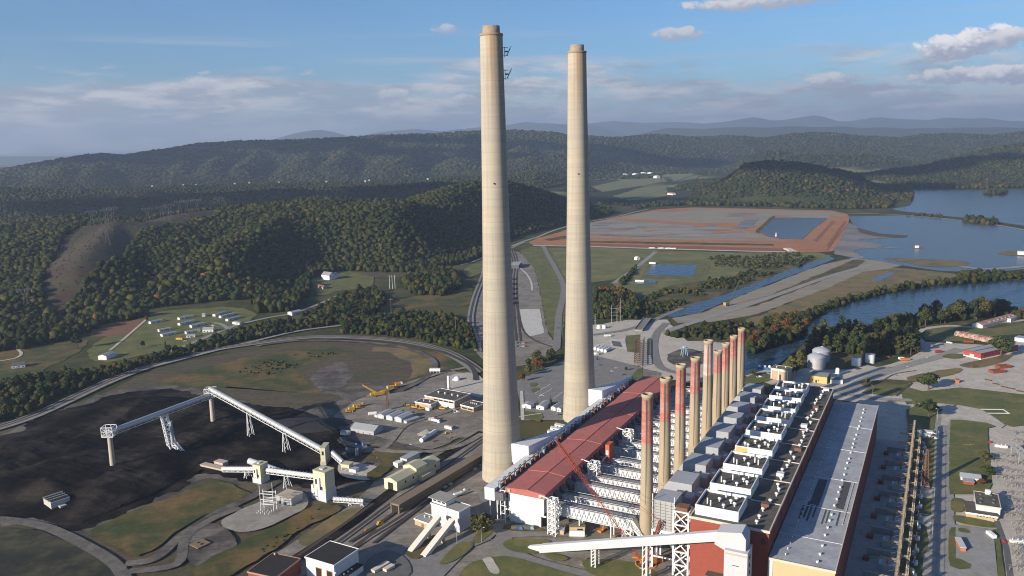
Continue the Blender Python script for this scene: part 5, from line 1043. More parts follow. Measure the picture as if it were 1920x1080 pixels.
MB().box(-5, 4, -2, 2, 1.3, 4.2).build('house', YELLOW, ct); MB().box(2, 4.4, -2.1, -.4, 2.2, 5).build('cab', YELLOW, ct); q = MB(); q.lattice((-3, 0, 3.5), (-15, 3, 12), 1.5, .3, 8, .9); q.build('boom', YELLOW, ct); MB().box(-9, -5, -1.6, 1.6, 1.8, 3.8).build('counterweight', YELLOW, ct); MB().box(4, 9, -1.4, 1.4, .8, 3).build('engine_deck', YELLOW, ct)
scraper(at(737, 729), math.radians(30), 'yellow scraper right behind the big yellow crane', 1.2, YG); truck(at(748, 722), math.radians(20), WHITE, ORANGE, 'orange and white truck at the right end of the machine line', 7.5)
t = empty('steel_skip', at(699, 746), .2, 'green steel skip at the foot of the big yellow crane', 'skip'); MB().prism([(-2, 0), (2, 0), (2.6, 1.5), (-2.6, 1.5)], -1.3, 1.3, 'y').build('bin', mat('green_paint', (.10, .20, .14)), t)
scraper(at(674, 764), math.radians(28), 'yellow scraper nearest the black coal, left of the silver sheds', 1.15, YG); dozer(at(653, 774), math.radians(20), 'yellow bulldozer at the left end of the parked machines', 1.1, YG); scraper(at(664, 769), math.radians(25), 'dusty yellow scraper between bulldozer and second scraper', 1.0, YG)
for x, y, lab in ((763, 762, 'yellow bulldozer left of the low tan brick wing'), (777, 766, 'muddy yellow bulldozer just in front of the low tan brick wing'), (790, 769, 'yellow bulldozer beside the white cabin'), (829, 769, 'yellow loader in front of the white workshop bays')): dozer(at(x, y), random.Random(x).uniform(-.5, .6), lab, 1.15, YG)
pickup(at(857, 774), .4, WHITE, 'white pickup parked left of the small flat office'); pickup(at(852, 771.5), .3, CARSILV, 'silver pickup by the corner of the long workshop')
truck(at(842, 806), -.7, WHITE, WHITE, 'white service truck right of the gravel heap', 8); truck(at(818, 793), -.5, WHITE, WHITE2, 'white tank truck on the gravel above the heap', 8, True); truck(at(812, 789.5), .3, CARRED, WHITE2, 'red-cabbed flat truck beside the white tank truck', 7); dozer(at(838, 815), .6, 'small yellow loader below the white service truck', .8)
car(at(817, 829), .4, CARRED, 'small red car behind the white tanker trailer')
# rail side
t = house('car_shaker_house', 'cream metal shed with a dark doorway and raised middle section by the tracks', 'shed', (721, 917), (745, 924), 46, 7.6, CREAM, CREAMR, 'gable', rise=1.9, ridge='y', doors=((.3, .7, 6),)); l = L_of(t)
q = MB(); q.prism([(-.2, 0), (l + .2, 0), (l + .2, 9.8), (l / 2, 12), (-.2, 9.8)], 20, 31, 'y'); q.build('raised_bay', CREAM, t); MB().prism([(-.6, 9.85), (l / 2, 12.1), (l + .6, 9.85), (l + .6, 10.05), (l / 2, 12.4), (-.6, 10.05)], 19.6, 31.4, 'y').build('raised_roof', CREAMR, t); part_box(t, 'side_annex', CREAM, l, l + 4, 22, 36, 0, 4.4); part_box(t, 'annex_roof', CREAMR, l, l + 4.3, 21.8, 36.2, 4.4, 4.6)
for y in (8, 16, 40): part_box(t, 'side_window', GLASS, l + .02, l + .1, y, y + 1.5, 4, 5.6)
t = house('thaw_shed', 'very long brown shed straddling a rail track', 'thaw shed', (733.5, 961), (749.5, 965.5), 133, 6.6, BROWNW, BROWNR, 'flat', over=.2); l = L_of(t); part_box(t, 'portal', DARK, l * .12, l * .84, -.1, -.02, .1, 5.6); part_box(t, 'door_frame', WOOD, 0, l * .1, -.25, -.03, 0, 6.6); part_box(t, 'door_frame', WOOD, l * .88, l, -.25, -.03, 0, 6.6)
q = MB(); q.box(l, l + 1.2, .5, 132, 3.8, 4.1); q.build('side_canopy', BROWNR, t)
for y in (44, 50, 80, 88, 104): MB().box(l + 1.3, l + 3.0, y, y + 3.4, 0, 2.0).build('burner_unit', GALV, t)
house('storage_shed', 'grey flat shed just behind the cream metal shed', 'shed', (751, 868), (763, 871), 15, 4, GREYW, GREYR, 'flat'); house('white_cabin', 'white box cabin left of the grey flat shed', 'cabin', (738, 875), (746, 877.5), 5, 3.2, WHITE, WHITE, 'flat')
t = empty('locomotive', at(881, 871), math.radians(48), 'dark locomotive at the far end of the long brown shed', 'locomotive'); MB().box(-6, 6, -1.5, 1.5, 1, 1.6).build('frame', DARK, t); MB().box(-6, 3, -1.1, 1.1, 1.6, 4).build('hood', STEELD, t); MB().box(3, 5.6, -1.5, 1.5, 1.6, 4.6).build('cab', STEELD, t); wheels(t, (-4.5, -3, 3, 4.5), 1.5, .5)
dozer(at(713, 986), .6, 'yellow rail tug on the track before the long brown shed', 1.0, blade=False); dozer(at(687, 997), .4, 'low yellow rail mover left of the yellow rail tug', .6, blade=False)
truck(at(862, 931), .62, mat('cream_paint', (.55, .5, .36)), WHITE2, 'cream tank truck beside the rail tracks', 9, True); pickup(at(871, 922), .6, WHITE, 'white pickup behind the cream tank truck')
# hopper building with the twin chutes

for k, (x, y) in enumerate([(764, 757), (770, 754), (776, 757), (758, 760), (688, 792), (702, 806), (716, 812), (630, 822), (646, 830), (708, 858), (720, 876), (770, 835), (784, 838), (846, 822), (858, 812), (872, 800), (868, 790), (742, 818), (668, 812), (760, 806), (1668, 690), (1702, 688), (1738, 672), (1765, 680), (1790, 700), (1778, 706), (1745, 650), (1770, 650), (1712, 700), (1682, 705)]):
    r_ = random.Random(k); t = empty('material_stack', at(x, y), r_.uniform(0, 3), 'small stack of stored material on a gravel yard', 'stack', 'stored material on the gravel yards')
    l, w, h = r_.uniform(2, 5), r_.uniform(1.2, 2.2), r_.uniform(.5, 1.4)
    for i in range(2 + k % 2): MB().box(-l / 2 + i * .3, l / 2 - i * .4, -w / 2 + i * .15, w / 2 - i * .2, h * i / 3, h * (i + 1) / 3 - .05).build('layer', (WOOD, RUST, BEIGE, WHITE2, STEELD)[(k + i) % 5], t)
t = house('conveyor_building', 'grey concrete conveyor building with a cabin on its roof and twin white chutes', 'conveyor building', at(810, 982.2), at(862, 1000.5), 10.5, 13.6, GREYW, mat('grey_gravel_roof', (.28, .27, .25), var=.15, scale=.3), 'flat', trim=WHITE)
l = L_of(t); part_box(t, 'roof_cabin', WHITE, -.5, 11, 1.5, 9.5, 13.9, 17.2); part_box(t, 'cabin_roof', MATS['grey_gravel_roof'], -2, 12.5, -.6, 10.6, 17.2, 17.6)
for x in (.5, 4, 7.5): part_box(t, 'cabin_window', GLASS, x, x + 2.6, 1.38, 1.48, 15, 16.4)
for k in range(6): part_box(t, 'wall_rib', GREYW, l * (k + .5) / 6 - .08, l * (k + .5) / 6 + .08, -.1, -.01, 5, 13.4)
for i, (pa, pb) in enumerate(((at(769, 1037), at(822, 968, 11)), (at(794.5, 1045), at(848, 974, 11)))):
    inv = Matrix.Rotation(-t.rotation_euler.z, 3, 'Z'); a = inv @ (pa - t.location); b = inv @ (pb - t.location); a.z = .6; b.z = 10.6; d = (b - a).normalized(); s = Vector((d.y, -d.x, 0)).normalized(); n = s.cross(d) * 1.5
    q = MB(); q.add([a + s * 1.9 - n, a - s * 1.9 - n, b - s * 1.9 - n, b + s * 1.9 - n, a + s * 1.9 + n * .7, a - s * 1.9 + n * .7, b - s * 1.9 + n * .7, b + s * 1.9 + n * .7], [(0, 1, 2, 3), (7, 6, 5, 4), (0, 4, 5, 1), (1, 5, 6, 2), (2, 6, 7, 3), (3, 7, 4, 0)]); ch = q.build('conveyor_chute', mat('ivory_cladding', (.66, .62, .52), var=.05, scale=.3), t)
    q = MB(); q.add([a + s * 1.95 - n, a - s * 1.95 - n, a - s * 1.95 + n * .8, a + s * 1.95 + n * .8, a - d * 2 + s * 1.95 - n, a - d * 2 - s * 1.95 - n, a - d * 2 - s * 1.95 - n * .7, a - d * 2 + s * 1.95 - n * .7], [(0, 1, 2, 3), (7, 6, 5, 4), (0, 4, 5, 1), (1, 5, 6, 2), (2, 6, 7, 3), (3, 7, 4, 0)]); q.build('chute_foot', GREYW, ch)
    for f in (.35, .65): c = a.lerp(b, f); MB().box(c.x - .8, c.x + .8, c.y - .8, c.y + .8, 0, c.z - 1.2).build('chute_pier', TAN2, ch)
inv = None
t = house('control_annex', 'low tan annex with white door frame left of the grey conveyor building', 'annex', at(778, 985), at(806, 995), 9, 4.2, TAN2, MATS['grey_gravel_roof'], 'flat', trim=WHITE, doors=((.45, .6, 3.0),)); vents(t, [(4, 5), (7, 6)], 4.5, r=.4)
# bottom edge buildings
zA, zB = at(573, 1044, 12), at(626, 1060, 12)
t = house('garage', 'white garage with a black roof and two orange-trimmed doorways at the bottom edge', 'garage', zA, zB, 19.8, 11.7, mat('white_block', (.56, .57, .6), var=.06, scale=.4), ROOFB, 'flat', trim=MATS['white_painted_steel']); l = L_of(t)
for f in (.36, .74):
    part_box(t, 'doorway', DARK, l * f, l * f + 3.6, -.12, -.02, 0, 7.6)
    part_box(t, 'door_frame', ORANGE, l * f - .3, l * f, -.2, -.02, 0, 7.9); part_box(t, 'door_frame', ORANGE, l * f + 3.6, l * f + 3.9, -.2, -.02, 0, 7.9); part_box(t, 'door_frame', ORANGE, l * f, l * f + 3.6, -.2, -.02, 7.6, 7.9)
q = MB(); q.box(l, l + 4.6, 0, 18, 0, 4.4); q.build('side_wing', MATS['white_block'], t); part_box(t, 'wing_roof', ROOFB, l + .02, l + 4.8, -.2, 18.2, 4.4, 4.7); q = MB(); q.bar((l + .5, -.5, 0), (l + .5, -.5, 8), .6); q.bar((l + .5, -.5, 8), (l + 1.6, -.5, 8.4), .6); q.build('vent_pipe', WHITE, t)
for y in (2, 5, 8, 11): MB().lathe([(.5, 4.7), (.5, 5.3), (.05, 5.5)], l + 2.4, y, 10).build('roof_vent', WHITE2, t)
zA, zB = at(465, 1071.7, 9), at(517, 1083, 9)
t = house('brick_garage', 'red brick garage with a black roof at the bottom edge, left of the white garage', 'garage', zA, zB, 21, 8.7, BRICK_D, ROOFB, 'flat', trim=mat('brick_coping', (.36, .2, .15)), doors=((.2, .5, 5), (.6, .9, 5))); MB().lathe([(.6, 9), (.5, 10), (.1, 10.1)], 2, 20, 10).build('roof_vent', BEIGE, t)
container((696, 1076), (703, 1079), 'long cream storage trailer on the round asphalt apron', mat('cream_box', (.58, .50, .40), var=.05)); d_ = 11
for o in (bpy.data.objects['shipping_container'],):
    o.rotation_euler.z += 0
container((718, 1074), (725, 1077), 'shorter cream storage trailer right of the long one', MATS['cream_box'], d=6.5)
for ch in children(bpy.data.objects['shipping_container']): ch.scale.y = 4.4 if ch.name.startswith(('box_body', 'roof')) else 1

# ------------------------------------------------------------------ front of the precipitators and boiler house
SG = 'white lattice stair towers'
for (u, v, w, h, lab) in ((414, -194.5, 5, 23, 'white lattice stair tower at the front corner of the precipitator house'), (474, -192.5, 6, 24, 'white lattice stair tower on the side of the red roofs, near the red crane boom'), (540, -192.5, 6, 24, 'white lattice stair tower on the side of the red roofs, behind the orange shaft')):
    t = pthing('stair_tower', u, v, lab, 'stair tower', SG); q = MB()
    for x in (-w / 2, w / 2):
        for y in (-w / 2, w / 2): q.bar((x, y, 0), (x, y, h), .5)
    n = 6
    for k in range(n):
        z0, z1 = h * k / n, h * (k + 1) / n
        for a, b in (((-1, -1), (1, -1)), ((1, -1), (1, 1)), ((1, 1), (-1, 1)), ((-1, 1), (-1, -1))):
            A = Vector((a[0] * w / 2, a[1] * w / 2, 0)); B = Vector((b[0] * w / 2, b[1] * w / 2, 0)); q.bar(A + Vector((0, 0, z1)), B + Vector((0, 0, z1)), .4); q.bar(A + Vector((0, 0, z0)), B + Vector((0, 0, z1)), .3); q.bar(B + Vector((0, 0, z0)), A + Vector((0, 0, z1)), .3)
    q.build('lattice', WHITE, t)
    for k in range(n): MB().add([(-w / 2 + .4, -1, h * k / n), (w / 2 - .4, -1, h * (k + 1) / n), (w / 2 - .4, 1, h * (k + 1) / n), (-w / 2 + .4, 1, h * k / n), (-w / 2 + .4, -1, h * k / n + .3), (w / 2 - .4, -1, h * (k + 1) / n + .3), (w / 2 - .4, 1, h * (k + 1) / n + .3), (-w / 2 + .4, 1, h * k / n + .3)], [(0, 3, 2, 1), (4, 5, 6, 7), (0, 1, 5, 4), (1, 2, 6, 5), (2, 3, 7, 6), (3, 0, 4, 7)]).build('stair_flight', GREYW, t)
    q = MB(); q.bar((0, w / 2, h - .5), (0, w / 2 + 6, h + .6), .6); q.build('bridge', WHITE, t)
t = pthing('hoist_shaft', 503, -193, 'orange-red hoist shaft standing beside the red roofs', 'hoist shaft'); MB().box(-4, 4, -1.5, 1.5, 6, 27).build('shaft', mat('orange_red_steel', (.45, .10, .05), var=.1, scale=.3), t); q = MB()
for x in (-3.6, 3.6):
    for y in (-1.2, 1.2): q.bar((x, y, 0), (x, y, 6), .4)
q.build('leg_frame', MATS['orange_red_steel'], t); MB().box(-4.1, -4, -.8, .8, 20, 23).build('door', WHITE, t); q = MB(); q.bar((-4, .5, 19), (-10, 3, 15), .6); q.build('discharge_chute', WHITE2, t)
# scrubber casing in front of the first stack
t = pthing('equipment_tower', 408, -123, 'grey panelled equipment tower on white steel legs before the boiler house', 'equipment tower')
MB().box(-6, 9, -5.5, 6, 24, 40).build('casing', mat('grey_panel', (.33, .33, .32), var=.12, scale=.3), t); MB().box(-6.2, 9.2, -5.7, 6.2, 40, 40.5).build('roof', STEELG, t)
for k in range(9): MB().box(-6.12, -6.0, -5.5, 6, 25 + k * 1.65, 25.15 + k * 1.65).build('panel_seam', STEELD, t)
for k in range(4): MB().box(-6.14, -6.0, -4 + k * 3, -3.85 + k * 3, 24, 40).build('panel_seam', STEELD, t)
MB().box(-7, 9, -6, 6.6, 22.4, 23.9).build('deck', WHITE, t); q = MB()
for x in (-6.5, 1.5, 8.5):
    for y in (-5.6, 6.2): q.bar((x, y, 0), (x, y, 22.4), .9)
for x in (-6.5,): q.bar((x, 6.2, 14), (x, 0, 22), .8); q.bar((x, -5.6, 14), (x, 0, 22), .8); q.bar((x, 6.2, 8), (x, -5.6, 8), .7)
q.bar((-6.5, 6.2, 8), (8.5, 6.2, 16), .6); q.bar((-6.5, -5.6, 8), (8.5, -5.6, 16), .6); q.build('leg_frame', WHITE, t)
q = MB()
for y in (-5.8, 6.3):
    for z in range(24, 41, 4): q.bar((-6.6, y, z), (-6.6, y, z + 4), .35); q.bar((-6.6, y, z), (-7.6, y, z), .3)
q.build('cage_ladder', WHITE2, t)
t = pthing('steel_tower', 402, -112.5, 'white braced steel tower against the red brick end wall', 'steel tower'); q = MB(); w = 8; h = 38; n = 5
for x in (-4, 4):
    for y in (-4, 4): q.bar((x, y, 0), (x, y, h), .85)
for k in range(n):
    z0, z1 = h * k / n, h * (k + 1) / n
    for a, b in (((-1, -1), (1, -1)), ((1, 1), (-1, 1)), ((-1, 1), (-1, -1)), ((1, -1), (1, 1))):
        A = Vector((a[0] * 4, a[1] * 4, 0)); B = Vector((b[0] * 4, b[1] * 4, 0)); q.bar(A + Vector((0, 0, z1)), B + Vector((0, 0, z1)), .7); q.bar(A + Vector((0, 0, z0)), B + Vector((0, 0, z1)), .6); q.bar(B + Vector((0, 0, z0)), A + Vector((0, 0, z1)), .6)
q.build('brace_frame', WHITE, t); MB().box(-3, 3, -3, 3, 34, 40).build('fan_casing', RUST, t)
for z in (15, 27): MB().box(-4, 4, -4, 4, z, z + .3).build('platform', RUST, t)
# coal conveyor to the boiler house
hp = pl(382, -78); tp = pl(392.5, -192)
t = empty('bunker_conveyor', Vector((tp.x, tp.y, 0)), 0, 'long white enclosed conveyor climbing to the corner of the boiler house', 'conveyor'); O = Vector((tp.x, tp.y, 0))
def hull(a, b, w, h0, h1):
    d = (b - a); d.z = 0; d.normalize(); s = Vector((d.y, -d.x, 0)); q = MB(); z = Vector((0, 0, 1))
    sec = [(-w, 0), (w, 0), (w, .72), (w * .55, 1), (-w * .55, 1), (-w, .72)]; V = []
    for c, h in ((a, h0), (b, h1)): V += [c + s * x + z * (y * h) for x, y in sec]
    q.add(V, [(5, 4, 3, 2, 1, 0), (6, 7, 8, 9, 10, 11)] + [(i, (i + 1) % 6, 6 + (i + 1) % 6, 6 + i) for i in range(6)]); return q
A = Vector((0, 0, 0.5)); B = hp - O; B.z = 38.5
hull(A, B, 2.7, 4.2, 4.6).build('gallery', mat('white_gallery', (.46, .47, .49), var=.05, scale=.12), t)
dd = (B - A); dd.z = 0; dd.normalize()
hull(A - dd * 9 - Vector((0, 0, 1.6)), A + dd * .5, 2.5, 2.4, 4.0).build('tail_house', WHITE2, t); MB().box(1, 2.4, -3.2, -2.4, 1.5, 4.2).build('tail_door', RUST, t)
for f in (.30, .565):
    c = A.lerp(B, f); q = MB(); s = Vector((dd.y, -dd.x, 0))
    for sg in (-1, 1):
        for e in (-1.2, 1.2): q.bar(Vector((c.x, c.y, 0)) + s * sg * 2.2 + dd * e, Vector((c.x, c.y, c.z)) + s * sg * 2.2 + dd * e, .55)
    for k in range(6): z0 = c.z * k / 6; z1 = c.z * (k + 1) / 6; q.bar(Vector((c.x, c.y, z0)) - s * 2.2 + dd * 1.2, Vector((c.x, c.y, z1)) + s * 2.2 + dd * 1.2, .3); q.bar(Vector((c.x, c.y, z0)) + s * 2.2 - dd * 1.2, Vector((c.x, c.y, z1)) + s * 2.2 + dd * 1.2, .3)
    q.build('support_trestle', WHITE, t)
t = pthing('transfer_tower', 378, -80, 'pale transfer tower where the long white conveyor meets the boiler house', 'transfer tower')
MB().prism([(9, 36.5), (-4, 31), (-6, 32), (-6, 42), (-4, 45), (8, 43)], -4, 6, 'x').build('head_house', MATS['white_gallery'], t)
MB().box(-6.5, 4.5, -7.5, 3.6, 17, 36).build('tower_wall', MATS['white_gallery'], t); MB().box(-6.65, -6.5, -7, 3, 34, 34.8).build('sign_band', BEIGE, t); q = MB()
MB().box(-6.62, -6.5, -3.5, -.5, 28.6, 29).build('nameplate', STEELD, t)
for x in (-6, 4):
    for y in (-7, 3.2): q.bar((x, y, 0), (x, y, 17), .7)
for k in range(3):
    for x in (-6, 4): q.bar((x, -7, k * 5.6), (x, 3.2, k * 5.6 + 5.6), .35); q.bar((x, 3.2, k * 5.6), (x, -7, k * 5.6 + 5.6), .35)
    q.bar((-6, -7, k * 5.6), (4, -7, k * 5.6 + 5.6), .35); q.bar((-6, -7, k * 5.6 + 5.6), (-6, 3.2, k * 5.6 + 5.6), .4)
q.build('leg_frame', WHITE, t); MB().lathe([(3.2, 1), (3.2, 14), (2, 17)], -1, -2, 18).build('feed_bin', GREYW, t)
for z in (19, 23, 27, 31): MB().box(-2, 0, -7.62, -7.5, z, z + 2).build('window', GLASS, t)
# red crawler crane
cb = pl(403, -133); t = empty('crawler_crane', cb, math.radians(20), 'orange crawler crane with a long red lattice boom reaching over the red roofs', 'crane')
for y in (-3.2, 3.2): MB().prism([(-5, .5), (-4.4, 0), (4.4, 0), (5, .6), (4.4, 1.7), (-4.4, 1.7)], y - .6, y + .6, 'y').build('track', RUBBER, t)
MB().lathe([(6.2, .3), (6.2, 1.5), (5.2, 1.5), (5.2, .3)], n=28).build('ring_mat', ORANGE, t); MB().box(-3, 7, -2, 2, 1.8, 4.6).build('house', ORANGE, t); MB().box(7, 9.2, -2.4, 2.4, 1.5, 4).build('counterweight', ORANGE, t); MB().box(-4.2, -1.6, -3.2, -1.8, 2.2, 5).build('cab', CRANER, t)
inv = Matrix.Rotation(-math.radians(20), 3, 'Z')
tip = inv @ (pl(438, -203, 50) - cb); foot = Vector((-2.5, 0, 3)); knee = foot.lerp(tip, .72)
q = MB(); q.lattice(foot, knee, 1.3, .10, 24, 1.7); q.lattice(knee, tip, 2.2, .2, 9, .7); q.build('boom', CRANER, t)
mt = inv @ (pl(399, -124, 30) - cb); q = MB(); q.lattice(Vector((1.5, 0, 4)), mt, 1.8, .2, 11, 1.3); q.build('mast', CRANER, t)
q = MB(); q.bar(mt, tip, .12); q.bar(mt + Vector((0, .8, 0)), knee, .12); q.bar(mt, Vector((8, 0, 4)), .15); q.bar(tip, tip - Vector((0, 0, 22)), .12); q.build('pendant_line', CRANER, t)
for i, (x, y, w) in enumerate(((1185, 1050, 7), (1195, 1055, 6))):
    t = empty('counterweight_block', at(x, y), math.radians(-18), ('farther' if i == 0 else 'nearer') + ' of two orange steel crane weights on the grass by the crawler crane', 'crane weight', 'orange crane weights'); MB().box(0, w, 0, 2.2, .1, 1.9).build('weight_body', ORANGE, t); MB().box(w * .2, w * .3, -.1, 2.3, .5, 1.2).build('lifting_slot', DARK, t)
pickup(at(1252, 1068), 1.2, BLUEW, 'blue truck in the shade below the white steel tower')
heap('gravel_heap', at(1205, 1070), 8, 6, 1.6, GRAVEL, 'pale gravel heap at the foot of the crawler crane', 'gravel heap', seed=8)
t = house('scale_pit', 'sunken open pit with a pale concrete rim on the grass', 'pit', (1088, 1061), (1113, 1067), 9, .7, BEIGE, DARK, 'flat', over=-.6)
t = house('workshop', 'olive-roofed workshop under the first duct bridge', 'workshop', (1068, 1003), (1097, 1003), 13, 5, TANW, mat('olive_roof', (.20, .19, .13), var=.15, scale=.3), 'flat', doors=((.5, .85, 4),)); house('pump_hut', 'small hut with an orange front at the foot of the front stair tower', 'hut', (1045, 1005), (1057, 1006), 6, 3.6, TANW, GREYR, 'gable', rise=.8)
a = at(1068, 1004); t = empty('horizontal_tank', a, math.radians(-6), 'fat white horizontal tank in front of the olive-roofed workshop', 'tank'); MB().tube((0, -2, 2.2), (9, -2, 2.2), 2.0, n=18).build('shell', WHITE, t); MB().box(2, 6, -3.4, -.6, 0, .7).build('saddle', RUST, t)
t = empty('excavator', at(1128, 1000), .8, 'orange excavator with bent arm beside the olive-roofed workshop', 'excavator')
for y in (-1.3, 1.3): MB().prism([(-2.2, .2), (-1.8, 0), (1.8, 0), (2.2, .4), (1.8, .9), (-1.8, .9)], y - .35, y + .35, 'y').build('track', RUBBER, t)
MB().box(-2.2, 1.2, -1.4, 1.4, 1, 2.4).build('house', ORANGE, t); MB().box(0, 1.6, -1.4, -.2, 1.2, 3).build('cab', ORANGE, t); q = MB(); q.bar((1.2, .5, 1.6), (4.5, .5, 5), .6); q.bar((4.5, .5, 5), (7, .5, 2.2), .5); q.build('arm', ORANGE, t); MB().prism([(6.4, .8), (7.6, 1.0), (7.4, 2.3), (6.6, 2.2)], 0, 1, 'y').build('bucket', DARK, t)
dozer(at(1100, 1010), .4, 'green loader before the white horizontal tank', .8); 
for o in children(bpy.data.objects['bulldozer.%03d' % (len([o for o in bpy.data.objects if o.name.startswith('bulldozer')]) - 1)]):
    if o.data.materials[0] is YELLOW: o.data.materials[0] = mat('loader_green', (.06, .18, .08))
dozer(at(1153, 1013), .2, 'yellow loader on the bare yard right of the orange excavator', .95)
for x, y, lab in ((970, 995, 'blue lift truck at the foot of the white precipitator wall'), (991, 995, 'pale blue lift truck right of the darker one')):
    truck(at(x, y), -.15, BLUEW if x < 980 else mat('pale_blue_paint', (.25, .36, .48)), STEELD, lab, 7)
truck(at(884, 985), .5, CARRED, mat('dark_red_box', (.16, .03, .03)), 'dark red truck beside the grey conveyor building', 8)

# ------------------------------------------------------------------ switchyard beside the turbine hall
for k in range(9):
    u = 398 + k * 28; s = 'nearest' if k == 0 else ('farthest' if k == 8 else ['', 'second', 'third', 'fourth', 'fifth', 'sixth', 'seventh', 'eighth'][k])
    t = pthing('unit_transformer', u, -15, f'{s} grey unit transformer along the shaded side of the turbine hall', 'transformer', 'row of unit transformers'); MB().box(-4, 4, -2.5, 2.5, .3, 5).build('tank', STEELG, t); MB().box(-3.5, 3.5, -4, -2.5, .8, 4.6).build('radiator', GALV, t); MB().box(-3.5, 3.5, 2.5, 4, .8, 4.6).build('radiator', GALV, t)
    for x in (-2.5, 0, 2.5): MB().lathe([(.35, 5), (.2, 5.4), (.4, 5.8), (.2, 6.2), (.35, 6.6), (.1, 7.6)], x, 0, 10).build('bushing', RUST, t)
    t = pthing('deluge_cabinet', u + 6, -26, f'{s} small red cabinet in the shaded transformer bay', 'cabinet', 'red cabinets in the transformer bays'); MB().box(-1.6, 1.6, -1.5, 1.5, 0, 2.6).build('cabinet_body', CARRED, t); MB().box(-1.8, 1.8, -1.7, 1.7, 2.6, 2.8).build('cabinet_roof', RUST, t)
    t = pthing('blast_wall', u + 13, -20, f'{s} pale concrete blast wall between transformer bays', 'wall', 'blast walls between the transformers'); MB().box(-.3, .3, -6, 6, 0, 4.6).build('wall', WALK, t); MB().box(-.5, .5, -6.1, 6.1, 4.6, 4.9).build('coping', GREYR, t)
for k in range(14):
    u = 384 + k * 20.5; s = 'nearest' if k == 0 else ('farthest' if k == 13 else ['', 'second', 'third', 'fourth', 'fifth', 'sixth', 'seventh', 'eighth', 'ninth', 'tenth', 'eleventh', 'twelfth', 'thirteenth'][k])
    t = pthing('line_gantry', u, -9.5, f'{s} bay of the tan lattice line gantry beside the turbine hall', 'gantry', 'lattice line gantry bays'); q = MB()
    q.lattice((0, 0, 0), (0, 0, 15), 2.0, .15, 8, 1.2); q.lattice((0, -4.5, 0), (0, -4.5, 15), 1.6, .14, 8, 1.0); q.lattice((0, 0, 15), (20.4, 0, 15), 1.4, .14, 14); q.lattice((0, 0, 14), (0, -4.5, 14), 1.0, .12, 3); q.lattice((0, 9, 11), (0, 0, 11), 1.2, .13, 5); q.build('lattice_frame', mat('tan_galvanised', (.36, .29, .20), var=.2, scale=.8), t)
    q = MB()
    for x in (4, 10, 16): q.bar((x, 0, 14.4), (x, 4, 12.5), .12); q.bar((x, -4, 13.6), (x, 0, 14.4), .12)
    q.bar((0, -4.5, 14.8), (20.4, -4.5, 14.6), .12); q.build('conductor', STEELD, t)
    for x in (4, 10, 16):
        MB().lathe([(.2, 0), (.2, 4.5), (.5, 4.7), (.2, 5.1), (.5, 5.5), (.2, 5.9), (.4, 6.3), (.1, 7)], x, -4.2, 8).build('insulator', WHITE2, t); MB().box(x - 1.1, x + 1.1, -7.4, -5.8, 0, 3).build('breaker_tank', GALV if x == 10 else RUST, t)
ORD = ['nearest', 'second', 'third', 'fourth', 'fifth', 'sixth', 'seventh', 'eighth', 'ninth', 'tenth', 'eleventh', 'twelfth', 'thirteenth', 'fourteenth', 'fifteenth', 'sixteenth', 'seventeenth', 'farthest']
for k in range(18):
    u = 388 + k * 15.5; t = pthing('circuit_breaker', u, -1.5, f'{ORD[k]} pale circuit breaker in the strip between gantry and lawn', 'circuit breaker', 'circuit breakers along the line gantry'); MB().box(-1.8, 1.8, -1.2, 1.2, .2, 2.6).build('tank', WHITE2 if k % 3 else GALV, t)
    for x in (-1.2, 0, 1.2): MB().lathe([(.3, 2.6), (.18, 3.2), (.32, 3.5), (.18, 3.9), (.3, 4.2), (.08, 5.2)], x, .4, 8).build('bushing', RUST if k % 2 else WHITE2, t)
    MB().box(-1.6, 1.6, 1.25, 2.0, .2, 1.8).build('control_box', STEELG, t)
# ------------------------------------------------------------------ right hand side
RB = 'pair of white office trailers on the lawn'
for a, b, lab in (((1719, 814), (1760, 819), 'farther white office trailer beside the long concrete road'), ((1720, 821), (1760, 825.5), 'nearer white office trailer beside the long concrete road')): mobile_home(a, b, lab, RB, 3.6, WHITE)
t = house('relay_house', 'brown brick relay house, two storeys high with a low wing, by the substation', 'relay house', at(1829, 968), at(1874, 975), 21, 7.4, mat('white_brick', (.55, .55, .56), var=.06, scale=.4), ROOFD, 'flat', trim=TRIM); l = L_of(t)
part_box(t, 'side_wall', BRICK_D, l + .02, l + .2, 0, 21, 0, 7); part_box(t, 'front_wing', TAN2, -5.5, l * .86, -5.5, -.05, 0, 3.8); part_box(t, 'side_wing', TAN2, -5.5, -.05, -.05, 12, 0, 3.8); q = MB(); q.box(-5.8, l * .88, -5.8, -.06, 3.8, 4.2); q.box(-5.8, -.06, -.06, 12.2, 3.8, 4.2); q.build('wing_roof', ROOFD, t); part_box(t, 'wing_edge', WHITE, -5.9, l * .89, -6.0, -5.82, 3.4, 4.4)
for x, y in ((.2, .2), (.25, .5), (.25, .8), (.75, .3), (.8, .55), (.7, .85)): MB().lathe([(1.0, 7.7), (1.0, 8.0), (.7, 8.3), (.05, 8.3)], l * x, 21 * y, 14).build('roof_fan', STEELD, t)
MB().box(l * .45, l * .68, 18.5, 20.8, 7.7, 10.4).build('roof_penthouse', WHITE2, t)
for k in range(6): part_box(t, 'window', GLASS, l * (.02 + k * .13), l * (.02 + k * .13) + .8, -5.6, -5.52, 2.6, 3.2)
t = house('storage_hall', 'silver-roofed shed with a red brick end on the lawn by the relay house', 'shed', at(1801, 903), at(1839, 908), 9, 3.4, WHITE2, mat('ribbed_silver_roof', (.33, .35, .38), var=.1, scale=.6, rough=.5), 'gable', rise=1.3); part_box(t, 'red_extension', BRICK, 1, L_of(t) * .62, -6.5, -.05, 0, 3.2); part_box(t, 'extension_roof', GREYR, .8, L_of(t) * .63, -6.7, -.02, 3.2, 3.4)
